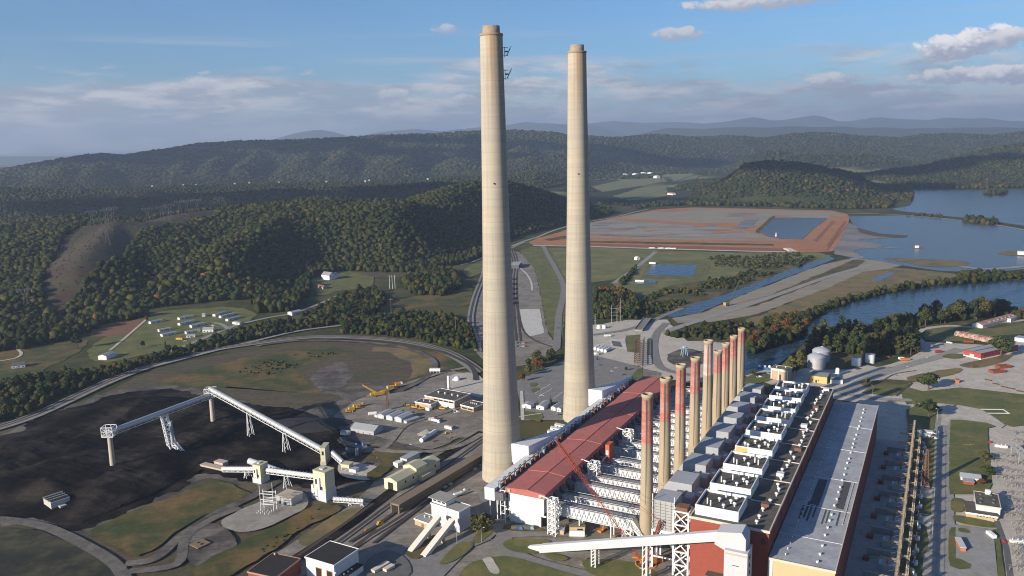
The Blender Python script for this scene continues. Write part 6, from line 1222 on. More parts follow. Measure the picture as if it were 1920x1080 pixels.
t = house('guard_hut', 'long orange brick hut with a grey roof on the parking apron', 'hut', at(1800.5, 1037), at(1810.5, 1038), 12, 3.4, mat('orange_brick', (.42, .15, .08), var=.1, scale=.5), GREYW, 'flat')
truck(at(1858, 1008), 1.6, WHITE, WHITE, 'white box truck at the right edge of the parking apron', 7)
t = empty('utility_trailer', at(1806, 1046), -.1, 'small grey trailer on the apron in front of the orange hut', 'trailer'); MB().prism([(-4.5, -.6), (-5.2, 0), (-4.5, .6), (4, .8), (4, -.8)], .5, 1.0, 'z').build('hull', GREYW, t); wheels(t, (1.5, 2.5), 1.8, .4)
t = empty('framed_pad', at(1859, 773), math.radians(-6), 'dark rectangular pad with a white raised frame on the lawn', 'pad'); MB().box(-11, 11, -4.5, 4.5, .3, .5).build('pad_surface', ASPHALT_D, t); q = MB(); q.box(-12, 12, -5.5, -4.5, .3, 1.1); q.box(-12, 12, 4.5, 5.5, .3, 1.1); q.box(-12, -11, -4.5, 4.5, .3, 1.1); q.box(11, 12, -4.5, 4.5, .3, 1.1); q.build('frame', WHITE, t); MB().box(-1, 1.6, -.5, .4, .5, .56).build('marker', WHITE, t)
t = empty('lattice_tower', at(1734, 915), 0, 'rusty red lattice antenna tower on the lawn between gantry and road', 'antenna tower'); q = MB(); q.lattice((0, 0, 0), (0, 0, 27), 3.4, .3, 12, .9); q.build('lattice', RUST, t); MB().box(-2.4, 2.4, -2, 2, 0, 2.4).build('base_cabin', WOOD, t)
for x, y, lab in ((1757, 791, 'lamp post beside the big dark tree at the road corner'), (1754, 833, 'lamp post just past the white office trailers'), (1751, 945, 'lamp post on the lawn below the antenna tower'), (1747, 1015, 'lamp post on the lawn edge near the bottom'), (1636, 745, 'lamp post on the lawn by the road behind the turbine hall'), (964, 991, None), (970, 990, None)):
    if lab: pole(at(x, y), 11, lab, -1.5)
pole(at(857, 1022), 11, 'lamp post on the teardrop island left of the stack road'); pole(at(903, 1020), 10, 'white lamp post by the small tree island')
for x, y, lab in ((1714, 1042, 'tan bollard light on the lawn near the bottom'), (1719, 955, 'tan bollard light on the lawn below the pale slab'), (1730, 845, 'tan bollard light on the lawn behind the trailers')):
    t = empty('vent_box', at(x, y), 0, lab, 'vent box', 'tan vent boxes on the lawn'); MB().box(-1.2, 1.2, -1, 1, 0, 1.0).build('box_body', BEIGE, t); MB().lathe([(.2, 1), (.2, 2.4), (.45, 2.5), (.05, 2.9)], 0, 0, 8).build('vent_pipe', WHITE2, t)
t = empty('pipe_manifold', at(1816, 836), 0, 'small yellow pipe manifold on the open lawn', 'manifold'); q = MB()
for x in (-3.5, -1.2, 1.2, 3.5): q.bar((x, 0, 0), (x, 0, 1.6), .3)
q.bar((-4, 0, 1.1), (4, 0, 1.1), .25); q.build('pipework', YELLOW, t); MB().box(-.6, 2.4, -.8, .8, 0, 1).build('valve_box', WHITE, t)
for i, x in enumerate((1869, 1877, 1885)):
    t = empty('equipment_tank', at(x, 841 + i), 0, ('leftmost', 'middle', 'rightmost')[i] + ' of three white tanks on the substation gravel', 'tank', 'white tanks on the substation gravel'); MB().box(-1.2, 1.2, -1, 1, .2, 3).build('tank', WHITE, t); MB().lathe([(.25, 3), (.4, 3.3), (.2, 3.6), (.1, 4.2)], 0, 0, 8).build('bushing', WHITE2, t)
for i, x in enumerate((1898, 1908, 1917)):
    t = empty('equipment_tank', at(x, 1021 + i), 0, ('leftmost', 'middle', 'rightmost')[i] + ' of three pale tanks near the red hydrant house', 'tank', 'pale tanks at the substation edge'); MB().box(-1.2, 1.2, -1, 1, .2, 3).build('tank', WHITE2, t); MB().lathe([(.25, 3), (.4, 3.3), (.2, 3.6), (.1, 4.2)], 0, 0, 8).build('bushing', WHITE2, t)
for x, y, lab in ((1857, 833, 'red hose house at the corner of the substation gravel'), (1883, 1021, 'red hose house left of the three pale tanks')):
    t = empty('hose_house', at(x, y), .2, lab, 'hose house'); MB().box(-1, 1, -1, 1, 0, 1.8).build('wall', CARRED, t); MB().prism([(-1.2, 1.8), (1.2, 1.8), (0, 2.6)], -1.2, 1.2, 'y').build('roof', CARRED, t)
# substation bus supports
proto = empty('bus_support', at(1890, 830), math.radians(-8), 'grey switch frame with three insulators on the substation gravel', 'switch frame', 'switch frames of the substation'); q = MB()
for x in (-2.2, 2.2): q.bar((x, 0, 0), (x, 0, 4.2), .28)
q.bar((-3, 0, 4.2), (3, 0, 4.2), .22); q.bar((-3, .8, 5.6), (3, .8, 5.6), .1); q.build('frame', mat('weathered_frame_steel', (.27, .26, .24), var=.25, scale=.8), proto)
for x in (-2, 0, 2): MB().lathe([(.14, 4.3), (.3, 4.6), (.14, 4.9), (.3, 5.2), (.14, 5.5), (.05, 5.8)], x, 0, 6).build('insulator', mat('brown_porcelain', (.16, .10, .07)), proto)
kids = tree_of(proto); first = True; rr = random.Random(4); n = 0
for r in range(19):
    for c_ in range(7):
        x = 1872 + c_ * 9.5 + rr.uniform(-1.5, 1.5); y = 815 + r * 14.2 + c_ * .9 + rr.uniform(-2, 2)
        if 905 < y < 985 and x < 1885 or (y > 985 and x < 1893) or rr.random() < .12: continue
        if (y < 850 and x < 1893): continue
        o = proto if first else copy_tree(proto, kids); first = False; o.scale = (.8, .8, .8)
        p = at(x, y); o.location = p; o.rotation_euler.z = math.radians(-8) + (math.pi / 2 if rr.random() < .3 else 0); n += 1
tw = empty('bus_gantry', at(1906, 860), math.radians(80), 'long grey bus gantry running through the substation', 'gantry'); q = MB()
for k in range(7): q.bar((-k * 13, 0, 0), (-k * 13, 0, 10), .5); q.bar((-k * 13, 4, 0), (-k * 13, 4, 10), .5); q.bar((-k * 13, 0, 10), (-k * 13, 4, 10), .5)
q.lattice((6, 0, 10), (-84, 0, 10), 1.0, .2, 30); q.lattice((6, 4, 10), (-84, 4, 10), 1.0, .2, 30); q.build('lattice_beam', GALV, tw)
# tanks, river side buildings
for x, y, r, h, lab in ((1539, 677, 8.8, 11.5, 'farther of two big domed silver tanks by the pine grove'), (1530.5, 689, 8.8, 11.5, 'nearer of two big domed silver tanks by the pine grove')):
    t = empty('storage_tank', at(x, y), 0, lab, 'storage tank', 'big domed silver tanks'); MB().lathe([(r, 0), (r, h)], n=36).build('shell', mat('silver_tank_paint', (.40, .40, .42), var=.12, scale=.15, rough=.5, metal=.3), t); MB().lathe([(r + .2, h), (r * .8, h + 1.8), (r * .4, h + 3.2), (.3, h + 3.8)], n=36).build('dome_roof', mat('tank_roof', (.33, .34, .38), var=.1, scale=.2, rough=.5), t); q = MB(); q.bar((r + .4, 0, 0), (r + .2, 0, h), .6); q.bar((r, 0, h + .6), (0, 0, h + 4.2), .7); q.build('stair', WHITE2, t)
for x, y, lab in ((1605.5, 686, 'white cylindrical tank standing nearer the silver tanks'), (1631, 680, 'white cylindrical tank farther right beside the pine grove')):
    t = empty('storage_tank', at(x, y), 0, lab, 'storage tank', 'white cylindrical tanks'); MB().lathe([(4.6, 0), (4.6, 9.2)], n=28).build('shell', WHITE, t); MB().lathe([(4.75, 9.2), (2, 10), (.1, 10.3)], n=28).build('cone_roof', GREYR, t); q = MB(); q.bar((-4.8, 0, 0), (-4.8, 0, 9.4), .4); q.build('ladder', WHITE2, t)
t = house('intake_house', 'tan brick building with white pilasters and brown roof by the inlet', 'pump house', (1445, 711), (1477, 716), 12, 11, TAN2, mat('brown_tar_roof', (.16, .12, .08), var=.15, scale=.4), 'flat', trim=TRIM); l = L_of(t)
for f in (0, .42, .95): part_box(t, 'pilaster', WHITE, l * f, l * f + .8, -.3, -.03, 0, 10)
part_box(t, 'cornice', WHITE, 0, l, -.35, -.32, 9.4, 10.4); part_box(t, 'door', GLASS, l * .5, l * .6, -.12, -.02, 0, 6); vents(t, [(l * .25, 4), (l * .7, 8)], 11.3, r=.5)
t = house('yellow_building', 'yellow building with a grey hip roof behind the boiler house', 'building', (1518.5, 717), (1550, 721), 19, 6.8, mat('yellow_cladding', (.58, .40, .15), var=.07, scale=.3), mat('grey_shingle', (.20, .20, .215), var=.12, scale=.3), 'gable', rise=1.4, wins=((.12, .18, 2, 4), (.32, .42, .6, 3.4), (.5, .54, 2, 4)))
house('white_shed', 'small white shed with grey roof right of the yellow building', 'shed', (1557, 720), (1580, 721), 9, 4.2, WHITE2, MATS['grey_shingle'], 'gable', rise=1.2)
t = empty('white_vessel', at(1570, 705), 0, 'upright white vessel behind the small white shed', 'vessel'); MB().lathe([(1.9, 0), (1.9, 7), (1.3, 8), (.1, 8.3)], n=18).build('shell', WHITE, t); MB().box(-4.5, -2, -1, 1, 0, 2.5).build('pump_box', WHITE2, t)
t = house('warehouse', 'red warehouse with a white base band and long grey roof', 'warehouse', (1806.5, 668), (1838.5, 675.5), 62, 6.8, mat('red_siding', (.33, .055, .045), var=.08, scale=.4), GREYR, 'flat', trim=mat('dark_red_trim', (.22, .05, .045))); l = L_of(t); part_box(t, 'base_band', WHITE, -.12, l + .12, -.12, -.02, 0, 1.9); part_box(t, 'side_band', WHITE, l + .02, l + .12, 0, 62, 0, 1.5); part_box(t, 'roller_door', GREYW, l * .36, l * .62, -.22, -.13, 0, 4.4); part_box(t, 'roof_ridge', STEELD, l * .48, l * .54, 1, 61, 7.1, 7.5)
for k in range(6): part_box(t, 'side_window', GLASS, l + .02, l + .14, 5 + k * 4.5, 7.4 + k * 4.5, 3.6, 4.6)
t = house('long_house', 'long white-walled building with a worn red roof near the river', 'building', (1822, 613), (1842, 616.5), 95, 4.2, WHITE2, mat('worn_red_roof', (.30, .15, .11), var=.22, scale=.15, col2=(.36, .24, .18)), 'gable', rise=2.6, ridge='y', over=.8)
for k in range(7): part_box(t, 'roof_light', STEELG, L_of(t) * .58, L_of(t) * .9, 20 + k * 9, 22.5 + k * 9, 5.3, 5.9)
house('end_annex', 'small white annex at the far end of the worn red roofed building', 'annex', (1888, 604.5), (1895, 605.5), 10, 5, WHITE2, GREYR, 'flat')
t = house('ribbed_hall', 'long pale ribbed roof showing above the pine grove', 'hall', (1647, 637), (1721, 643), 14, 7, GREYW, mat('pale_ribbed_roof', (.40, .42, .45), var=.1, scale=.3), 'gable', rise=1.6)
for k in range(9): part_box(t, 'roof_rib', STEELG, L_of(t) * (k + .5) / 9 - .3, L_of(t) * (k + .5) / 9 + .3, -.3, -.05, .2, 7)
for i, (x, y) in enumerate(((1854, 641), (1865, 642.5))):
    t = empty('half_round_shed', at(x, y), math.radians(28), ('left' if i == 0 else 'right') + ' of two half-round sheds with tan arched ends near the warehouse', 'shed', 'half-round sheds'); r = 5.2; n = 12
    MB().prism([(r * math.cos(math.pi * k / n), r * math.sin(math.pi * k / n) + .2) for k in range(n + 1)], 0, 38, 'y').build('vault', mat('striped_rust_vault', (.24, .10, .075), var=.25, scale=.3, col2=(.40, .32, .26)), t); MB().prism([(r * .62 * math.cos(math.pi * k / n), r * .62 * math.sin(math.pi * k / n) + .2) for k in range(n + 1)], -.15, -.02, 'y').build('opening', DARK, t)
    q = MB()
    for k in range(n): a0, a1 = math.pi * k / n, math.pi * (k + 1) / n; q.add([(c * math.cos(a), y_, c * math.sin(a) + .2) for y_ in (-.3, -.05) for a, c in ((a0, r * .62), (a1, r * .62), (a1, r * 1.02), (a0, r * 1.02))], [(0, 1, 2, 3), (7, 6, 5, 4), (0, 4, 5, 1), (2, 6, 7, 3)])
    q.build('arch_rim', TANW, t)
house('white_shed', 'white flat shed at the right edge beyond the warehouse', 'shed', (1902, 640), (1935, 645), 12, 4.5, WHITE2, GREYR, 'flat')
for i, (x, y) in enumerate(((1862, 702), (1874, 693))):
    t = empty('rusty_skip', at(x, y), math.radians(12), ('nearer' if i == 0 else 'farther') + ' of two rust-red steel skips on the pale gravel yard', 'skip', 'rust-red skips'); q = MB(); q.box(0, 14, 0, .3, 0, 3.4); q.box(0, 14, 6, 6.3, 0, 3.4); q.box(0, .3, .3, 6, 0, 3.4); q.box(13.7, 14, .3, 6, 0, 3.4); q.build('skip_wall', mat('rust_red_steel', (.20, .06, .035), var=.25, scale=.4), t); MB().box(.3, 13.7, .3, 6, 1.8, 2.0).build('scrap_load', RUST, t)
truck(at(1697, 677), .1, ORANGE, ORANGE, 'bright orange truck at the edge of the pine grove', 10); truck(at(1690, 675), .1, WHITE, WHITE, 'white van beside the bright orange truck', 6); truck(at(1760, 662), .1, CARRED, CARRED, 'red truck on the yard in the shade of the grove', 7)
container((1651, 669), (1668, 671), 'rusty pipe rack left of the bright orange truck', MATS['rust_red_steel'], h=1.6); container((1806, 642), (1826, 643), 'low red container behind the red warehouse', MATS['rust_red_steel'], h=2.2); container((1823, 690), (1835, 688), 'low rusty beam stack on the pale gravel yard', MATS['rust_red_steel'], h=1.4)
container((1774, 643), (1784, 645), 'white flat trailer on the yard behind the warehouse', WHITE, h=1.4)
for k, (x, y) in enumerate(((1846, 714), (1860, 721), (1876, 727), (1890, 730), (1905, 735))): container((x, y), (x + 12, y + 2), f'{("first", "second", "third", "fourth", "fifth")[k]} rusty scrap stack from the left along the lawn edge', RUST, 'rusty scrap stacks along the lawn', h=1.1)
t = empty('gas_cabinet', at(1794, 719), 0, 'small orange cabinet beside the large lawn tree', 'cabinet'); MB().box(-1.5, 1.5, -1.3, 1.3, 0, 4).build('cabinet_body', ORANGE, t); MB().box(-1.7, 1.7, -1.5, 1.5, 4, 4.3).build('cabinet_roof', RUST, t)
# ------------------------------------------------------------------ parking lot, trailers by the farther chimney
OG = 'white site offices near the farther chimney'
for a, b, d, lab in (((979, 766), (995.5, 768), 8, 'cream site office left of the small conifers'), ((1005.5, 768.5), (1020, 770.5), 15, 'grey-fronted site office between the two small conifers'), ((1033, 770.5), (1041.5, 772), 13, 'small white site office left of the farther chimney'), ((1044, 773), (1052, 774.5), 13, 'small white site office closest to the farther chimney')):
    t = house('site_office', lab, 'site office', a, b, d, 3.6, WHITE, GREYR, 'gable', OG, rise=.9, ridge='y', wins=((.35, .5, 1.2, 2.4),))
TG = 'white office trailers along the precipitator flue'
for a, b, lab in (((1040, 802), (1062, 807), 'farthest white trailer below the farther chimney'), ((1032, 808), (1062, 814), 'second white trailer below the farther chimney'), ((1026, 815), (1052, 821), 'third white trailer below the farther chimney'), ((1029, 824), (1044, 827), 'fourth white trailer, half hidden by the flue'), ((986, 838), (1013, 843), 'fifth white trailer, near the nearer chimney'), ((978, 846), (1006, 852), 'nearest white trailer, beside the nearer chimney')):
    mobile_home(a, b, lab, TG, 3.4, WHITE)
CG = 'cars in the asphalt lot'
for x, y, r_, m_, lab in ((1148, 697, .1, WHITE, 'nearer of two white cars side by side in the lot'), (1156, 691, .1, WHITE, 'farther of two white cars side by side in the lot'), (1165, 706, .15, CARSILV, 'silver car nearest the grass strip'), (1171, 704, .15, CARBLUE, 'dark car next to the silver one'), (1120, 685, 0, CARSILV, 'silver car near the farther chimney'), (1127, 686, 0, CARBLUE, 'dark car near the farther chimney'), (1016, 743, 0, WHITE, 'white car behind the site offices'), (1046, 616, 1.4, CARBLUE, 'lone dark car on the long road'), (1043, 778, .1, CARSILV, 'silver car before the small white site offices'), (1050, 779, .1, CARBLUE, 'dark car before the small white site offices')):
    car(at(x, y), r_, m_, lab, CG)
for k in range(8):
    x, y = 972 + (k % 4) * 5, 644 + (k // 4) * 6; car(at(x, y), .3, (CARBLUE, CARSILV, WHITE, CARRED)[k % 4], 'car parked in the gravel corner behind the nearer chimney', 'cars in the gravel corner')
for k in range(4):
    t = empty('gas_tank', at(1115 + k * 6.5, 657 + k * 1.5), math.radians(62), ['first', 'second', 'third', 'fourth'][k] + ' from the left of four white horizontal gas tanks', 'tank', 'row of white gas tanks'); MB().tube((0, 0, 2), (13, 0, 2), 1.7, n=16).build('shell', WHITE, t); q = MB(); q.box(2, 2.5, -1.2, 1.2, 0, .9); q.box(10, 10.5, -1.2, 1.2, 0, .9); q.build('saddle', BEIGE, t)
truck(at(1115, 666), -.1, CARSILV, WHITE, 'white truck in front of the white gas tanks', 9); truck(at(1139, 632), .1, WHITE, WHITE2, 'white truck beside the lined basin', 8)
for i, x in enumerate((1123, 1133)):
    t = empty('water_tank', at(x, 616), 0, ('left' if i == 0 else 'right') + ' of two round white tanks on the fenced gravel pad', 'tank', 'white tanks on the gravel pad'); MB().lathe([(2.6, 0), (2.6, 3.6), (1.8, 4.4), (.1, 4.6)], n=18).build('shell', WHITE, t); MB().box(-3, -2.4, -.5, .5, 0, 2).build('valve_box', WHITE2, t)
for i, (x, y, h) in enumerate(((1147, 606, 24), (1157, 606, 24), (1163, 602, 30), (1116, 609, 14))):
    t = empty('steel_mast', at(x, y), 0, ['left of two linked steel masts by the autumn trees', 'right of two linked steel masts by the autumn trees', 'tallest pale steel mast by the autumn trees', 'short pale green mast at the gravel pad edge'][i], 'mast'); MB().lathe([(.35, 0), (.2, h)], n=8).build('shaft', GALV if i < 3 else mat('pale_green', (.3, .42, .38)), t)
    q = MB()
    for z in (.4, .6, .8): q.bar((-1.5, 0, h * z), (9 if i == 0 else 1.5, 0, h * z), .25)
    q.build('crossarm', GALV, t)
car(at(1195, 688), 1.2, mat('rust_paint', (.25, .13, .08)), 'rust coloured car on the road north of the red roofs')
# rail bridge and trestle north of the stacks
t = empty('rail_trestle', at(1196, 690), math.radians(60), 'rusty steel trestle over a dark cutting beyond the red roofs', 'trestle'); q = MB(); a, b = at(1198, 688), at(1200, 640)
dv = (b - a).length; t.rotation_euler.z = math.atan2((b - a).y, (b - a).x); t.location = a
for k in range(int(dv / 8)):
    for y in (-5, 0, 5): q.bar((k * 8, y, 0), (k * 8, y, 4.5), .5)
    q.bar((k * 8, -5, 4.5), (k * 8, 5, 4.5), .5); q.bar((k * 8, -5, 0), (k * 8, 5, 4.5), .3)
for y in (-5, 0, 5): q.bar((0, y, 4.8), (dv, y, 4.8), .6)
q.build('steel_frame', RUST, t); MB().box(0, dv, -6, 6, .15, .3).build('cutting_floor', DARK, t)
t = empty('road_bridge', at(1204, 622), 0, 'grey road bridge deck crossing at the end of the rusty trestle', 'bridge'); a, b = at(1197, 622), at(1214, 600); t.location = a; t.rotation_euler.z = math.atan2((b - a).y, (b - a).x); l = (b - a).length; MB().box(0, l, -5, 5, 2, 2.8).build('deck', ASPHALT, t); q = MB(); q.box(0, l, -5.2, -4.8, 2.8, 3.7); q.box(0, l, 4.8, 5.2, 2.8, 3.7); q.build('parapet', BEIGE, t); q = MB(); q.box(2, 3, -4, 4, 0, 2); q.box(l - 3, l - 2, -4, 4, 0, 2); q.build('abutment', BEIGE, t)
t = empty('gantry_crane', at(1283, 668), .3, 'light blue gantry crane at the river inlet behind the stacks', 'crane'); q = MB(); 
for x in (-4, 4):
    for y in (-3, 3): q.bar((x, y, 0), (x * .6, y * .6, 12), .6)
q.bar((-4, -3, 12), (4, -3, 12), .8); q.bar((-4, 3, 12), (4, 3, 12), .8); q.bar((-6, 0, 12.5), (8, 0, 12.5), 1); q.build('gantry_frame', mat('light_blue_paint', (.34, .50, .62), var=.1), t); t.scale = (.75, .75, .75); MB().box(-2, 2, -1.5, 1.5, 12.8, 15).build('trolley_house', MATS['light_blue_paint'], t)
for i, x in enumerate((1424, 1434, 1443)):
    t = empty('intake_screen', at(x, 693 + i * .5), .1, ['left', 'middle', 'right'][i] + ' of three white and blue intake screens at the inlet edge', 'screen', 'intake screens'); MB().box(-3, 3, -1.5, 1.5, 0, 3).build('screen_box', BLUEW, t); MB().lathe([(1.3, 3), (1.3, 4.6), (.2, 5)], 0, 0, 12).build('screen_head', WHITE, t)
pickup(at(1424, 708), .1, WHITE, 'white pickup on the grass by the intake'); pickup(at(1609, 693), .2, CARBLUE, 'dark pickup by the road below the white tanks')
# dragline at the canal and other far things
t = empty('dragline', at(1362, 574), math.radians(35), 'yellow dragline with a long thin boom on the canal bank', 'dragline'); MB().box(-4, 3.4, -2.2, 2.2, 1.5, 5.4).build('house', mat('dusty_yellow', (.36, .25, .09), var=.2, scale=.6), t); MB().lathe([(3.0, 0), (3.4, 1.5)], n=18).build('base_drum', STEELD, t); q = MB(); q.lattice((4, 0, 3), (36, 8, 30), 1.3, .16, 12, .7); q.build('boom', STEELD, t)
t = house('office_trailer', 'white-roofed building on a spit in the ash pond at the right edge', 'building', (1908, 478), (1935, 479), 12, 6, WHITE, WHITE, 'flat')
t = empty('dredge', at(1721, 466), 0, 'small white dredge floating in the ash pond', 'dredge'); MB().prism([(-9, -3), (9, -3), (9, 3), (-9, 3)], .2, 1.6).build('hull', RUST, t); MB().box(-5, 1, -2.4, 2.4, 1.6, 6).build('cabin', WHITE, t); q = MB(); q.bar((8, 0, 1.6), (8, 0, 10), .6); q.bar((8, 0, 10), (20, 0, 2), .5); q.build('ladder_boom', RUST, t)
t = empty('float_marker', at(1455, 443), 0, 'white skimmer float in the settling pond', 'float'); MB().lathe([(2.2, .3), (2.2, 2), (1, 2.4), (1, 8), (.2, 8.5)], n=12).build('buoy', WHITE, t); MB().box(-3, 3, -.5, .5, .3, .9).build('float_arm', WHITE2, t)
house('pump_hut', 'white pump hut at the far side of the rectangular blue pond', 'hut', (1217, 495), (1229, 495.5), 4, 3, WHITE, WHITE, 'flat'); house('pump_hut', 'white pump hut on the bank of the small dark basin', 'hut', (1191, 528.5), (1207, 529), 4, 2.6, WHITE, WHITE, 'flat'); house('field_shed', 'white shed on the pasture by the lane', 'shed', (1189, 487), (1194, 488), 8, 4, WHITE, WHITE, 'gable'); 
for k, x in enumerate((1222, 1239, 1252, 1262)): truck(at(x, 466.5 + k * .3), .05, WHITE, WHITE, ['first', 'second', 'third', 'fourth'][k] + ' white truck from the left parked along the red bank', 12, group='white trucks along the red bank')
t = empty('spillway', at(1486, 471), 0, 'pale concrete spillway on the red bank', 'spillway'); MB().add([(-8, -6, .6), (8, -6, .6), (5, 30, 3), (-5, 30, 3), (-8, -6, -.2), (8, -6, -.2), (5, 30, -.2), (-5, 30, -.2)], [(0, 1, 2, 3), (7, 6, 5, 4), (0, 4, 5, 1), (1, 5, 6, 2), (2, 6, 7, 3), (3, 7, 4, 0)]).build('apron', PADM, t); q = MB(); q.box(-8.6, -8, -6, 30, 0, 3); q.build('side_curb', PADM, t)
for k, (x, y) in enumerate(((1166, 330), (1185, 329), (1200, 327), (1213, 327), (1225, 334), (1268, 318))): house('farm_building', ['first', 'second', 'third', 'fourth', 'fifth', 'sixth'][k] + ' white farm building from the left in the distant valley', 'farm building', (x, y), (x + 6, y + .3), 25, 9, WHITE, WHITE, 'gable', 'white farm buildings in the distant valley', rise=5)
t = house('farmhouse', 'pale house with a red roof in the near valley beyond the ash field', 'house', (1251, 365), (1261, 366), 15, 6, WHITE, mat('brick_red_roof', (.3, .1, .07)), 'gable', rise=4)
t = house('lake_house', 'white house among the trees near the lake', 'house', (1553, 377), (1561, 378), 14, 12, WHITE, WHITE2, 'gable', rise=4)
# ------------------------------------------------------------------ west side: trailer park and houses
MG = 'mobile homes in the trailer park'; ML = 'grey-roofed mobile home on the trailer park lawn'
for i, (a, b) in enumerate((((283, 608), (306, 603)), ((299, 623), (321, 619)), ((305, 632), (331, 626.5)), ((337, 600.5), (363, 595)), ((338, 611), (365, 604.5)), ((360, 615), (384, 609.5)), ((350, 627), (376, 622)), ((404, 594), (424, 588)), ((415, 597), (440, 591)), ((428, 603), (452, 596.5)))): mobile_home(a, b, ML, MG, 5)
mobile_home((349, 634), (366, 632.5), 'white-walled mobile home at the near edge of the trailer park', MG, 5, WHITE); mobile_home((436, 608), (449, 610), 'white mobile home turned away from the rest, by the road', MG, 5, WHITE)
t = house('white_house', 'white gabled house facing the bend of the trailer park drive', 'house', (380, 624), (400, 623), 9, 4, WHITE, GREYR, 'gable', rise=2, doors=((.4, .5, 2.2),), wins=((.1, .25, 1.2, 2.4), (.7, .85, 1.2, 2.4)))
house('garden_shed', 'small pale shed behind the mobile homes', 'shed', (379, 594.5), (385, 594), 6, 3, WHITE, GALV, 'gable'); car(at(399, 611), .2, WHITE, 'white car on the trailer park drive'); truck(at(337, 638), -.2, YELLOW, YELLOW, 'yellow bus at the near corner of the trailer park', 9); car(at(347, 640), .3, WHITE, 'white car beside the yellow bus'); car(at(390, 613), .2, CARBLUE, 'dark car on the trailer park drive')
t = house('metal_shed', 'white-fronted metal shed at the foot of the lane', 'shed', (184.5, 675), (200, 675.5), 16, 4.6, WHITE, GREYR, 'gable', rise=1.5, ridge='y'); 
for f in (.08, .54): part_box(t, 'door', WHITE2, L_of(t) * f, L_of(t) * (f + .38), -.1, -.02, 0, 3.6)
t = house('ranch_house', 'long low ranch house on the lawn at the far left', 'house', (22, 692), (47, 689), 11, 3.4, WHITE2, mat('dark_shingle', (.10, .10, .11), var=.1), 'gable', rise=2, wins=((.15, .22, 1.1, 2.3), (.5, .6, 1.1, 2.3), (.8, .9, 1.1, 2.3)), doors=((.38, .43, 2.2),))
t = house('two_storey_house', 'white two-storey house on its lawn below the wooded hill', 'house', (618, 526), (628, 524), 20, 8.5, WHITE, mat('grey_slate', (.22, .23, .26)), 'gable', rise=5, ridge='y'); L0 = L_of(t); part_box(t, 'side_wing', WHITE, L0, L0 + 12, 5, 15, 0, 7); MB().prism([(4.5, 7.02), (10, 10.5), (15.5, 7.02)], L0, L0 + 12.5, 'x').build('wing_roof', MATS['grey_slate'], t)
for k in range(3): part_box(t, 'window', GLASS, L0 * (.15 + k * .3), L0 * (.25 + k * .3), -.1, -.02, 5, 6.6)
t = house('red_roof_house', 'small pale house with a dull red roof below the two-storey house', 'house', (606, 543), (612, 542), 20, 3.6, mat('peach_wall', (.55, .38, .27)), mat('dull_red_roof', (.22, .09, .07)), 'gable', rise=2.4, ridge='y', doors=((.4, .65, 2.6),))
house('barn', 'grey barn roof among the trees below the right-hand hill', 'barn', (769, 486), (793, 484), 14, 4, GREYW, GREYR, 'gable', rise=3); house('cottage', 'small white cottage among trees below the right-hand hill', 'house', (811, 494), (816, 493), 9, 4, WHITE, GREYR, 'gable', rise=2); house('depot', 'pale roofed depot beside the west road', 'depot', (548, 592), (566, 588), 10, 4, GREYW, GREYR, 'gable', rise=1.5)
for k, (x, y) in enumerate(((281, 324), (340, 325), (365, 331), (437, 325), (465, 331), (520, 327), (610, 333), (683, 338), (690, 334), (800, 330))): house('distant_house', 'tiny white house among the far woods', 'house', sight(x, y, 3700 + 40 * k) , sight(x + 3, y, 3700 + 40 * k), 9, 5, WHITE, WHITE2, 'gable', 'tiny white houses in the far woods', rise=3)
for o in bpy.data.objects:
    if o.name.startswith('distant_house'): o.location.z = float(terrain(o.location.x, o.location.y)) + 4
# power pylons on the cleared ridge
PG = 'power pylons on the cleared ridge'
def pylon(x, y, d, label, h=34):
    p = sight(x, y, d); p.z = float(terrain(p.x, p.y)); t = empty('power_pylon', p, math.radians(20), label, 'pylon', PG); q = MB()
    for s in (-1, 1): q.lattice((s * 4.2, 0, 0), (s * 1.2, 0, h * .55), 1.6, .2, 6, 1.0); q.lattice((s * 1.2, 0, h * .55), (s * 5, 0, h * .84), 1.0, .2, 4)
    q.lattice((-11, 0, h * .85), (11, 0, h * .85), 1.4, .2, 10); q.bar((-5.5, 0, h * .86), (-5.5, 0, h), .5); q.bar((5.5, 0, h * .86), (5.5, 0, h), .5); q.build('lattice', mat('pylon_steel', (.13, .12, .115)), t)
    q = MB()
    for x_ in (-9, 0, 9): q.bar((x_, 0, h * .83), (x_, 0, h * .74), .35)
    q.build('insulator_string', WHITE2, t)
for x, y, d, lab in ((172, 410, 1790, 'pylon at the left end of the cleared brown ridge'), (200, 408, 1800, 'left of the close pair of pylons on the brown ridge top'), (212, 415, 1770, 'right of the close pair of pylons on the brown ridge top'), (277, 404, 1840, 'pylon at the saddle of the ridge line'), (303, 402, 1870, 'short pylon right of the saddle'), (318, 398, 1890, 'pylon midway up the right part of the ridge'), (337, 390, 1920, 'pylon just left of the ridge crest clearing'), (350, 387, 1940, 'pylon at the bright crest of the clearing'), (369, 382, 1960, 'pylon right of the crest clearing'), (410, 379, 2000, 'rightmost pylon on the ridge'), (197, 455, 1640, 'upper of two pylons on the brown slope'), (204, 475, 1560, 'lower of two pylons on the brown slope'), (318, 420, 1800, 'pylon among shrubs right of the brown slope'), (44, 535, 1330, 'pylon in the dark valley at far left')): pylon(x, y, d, lab)
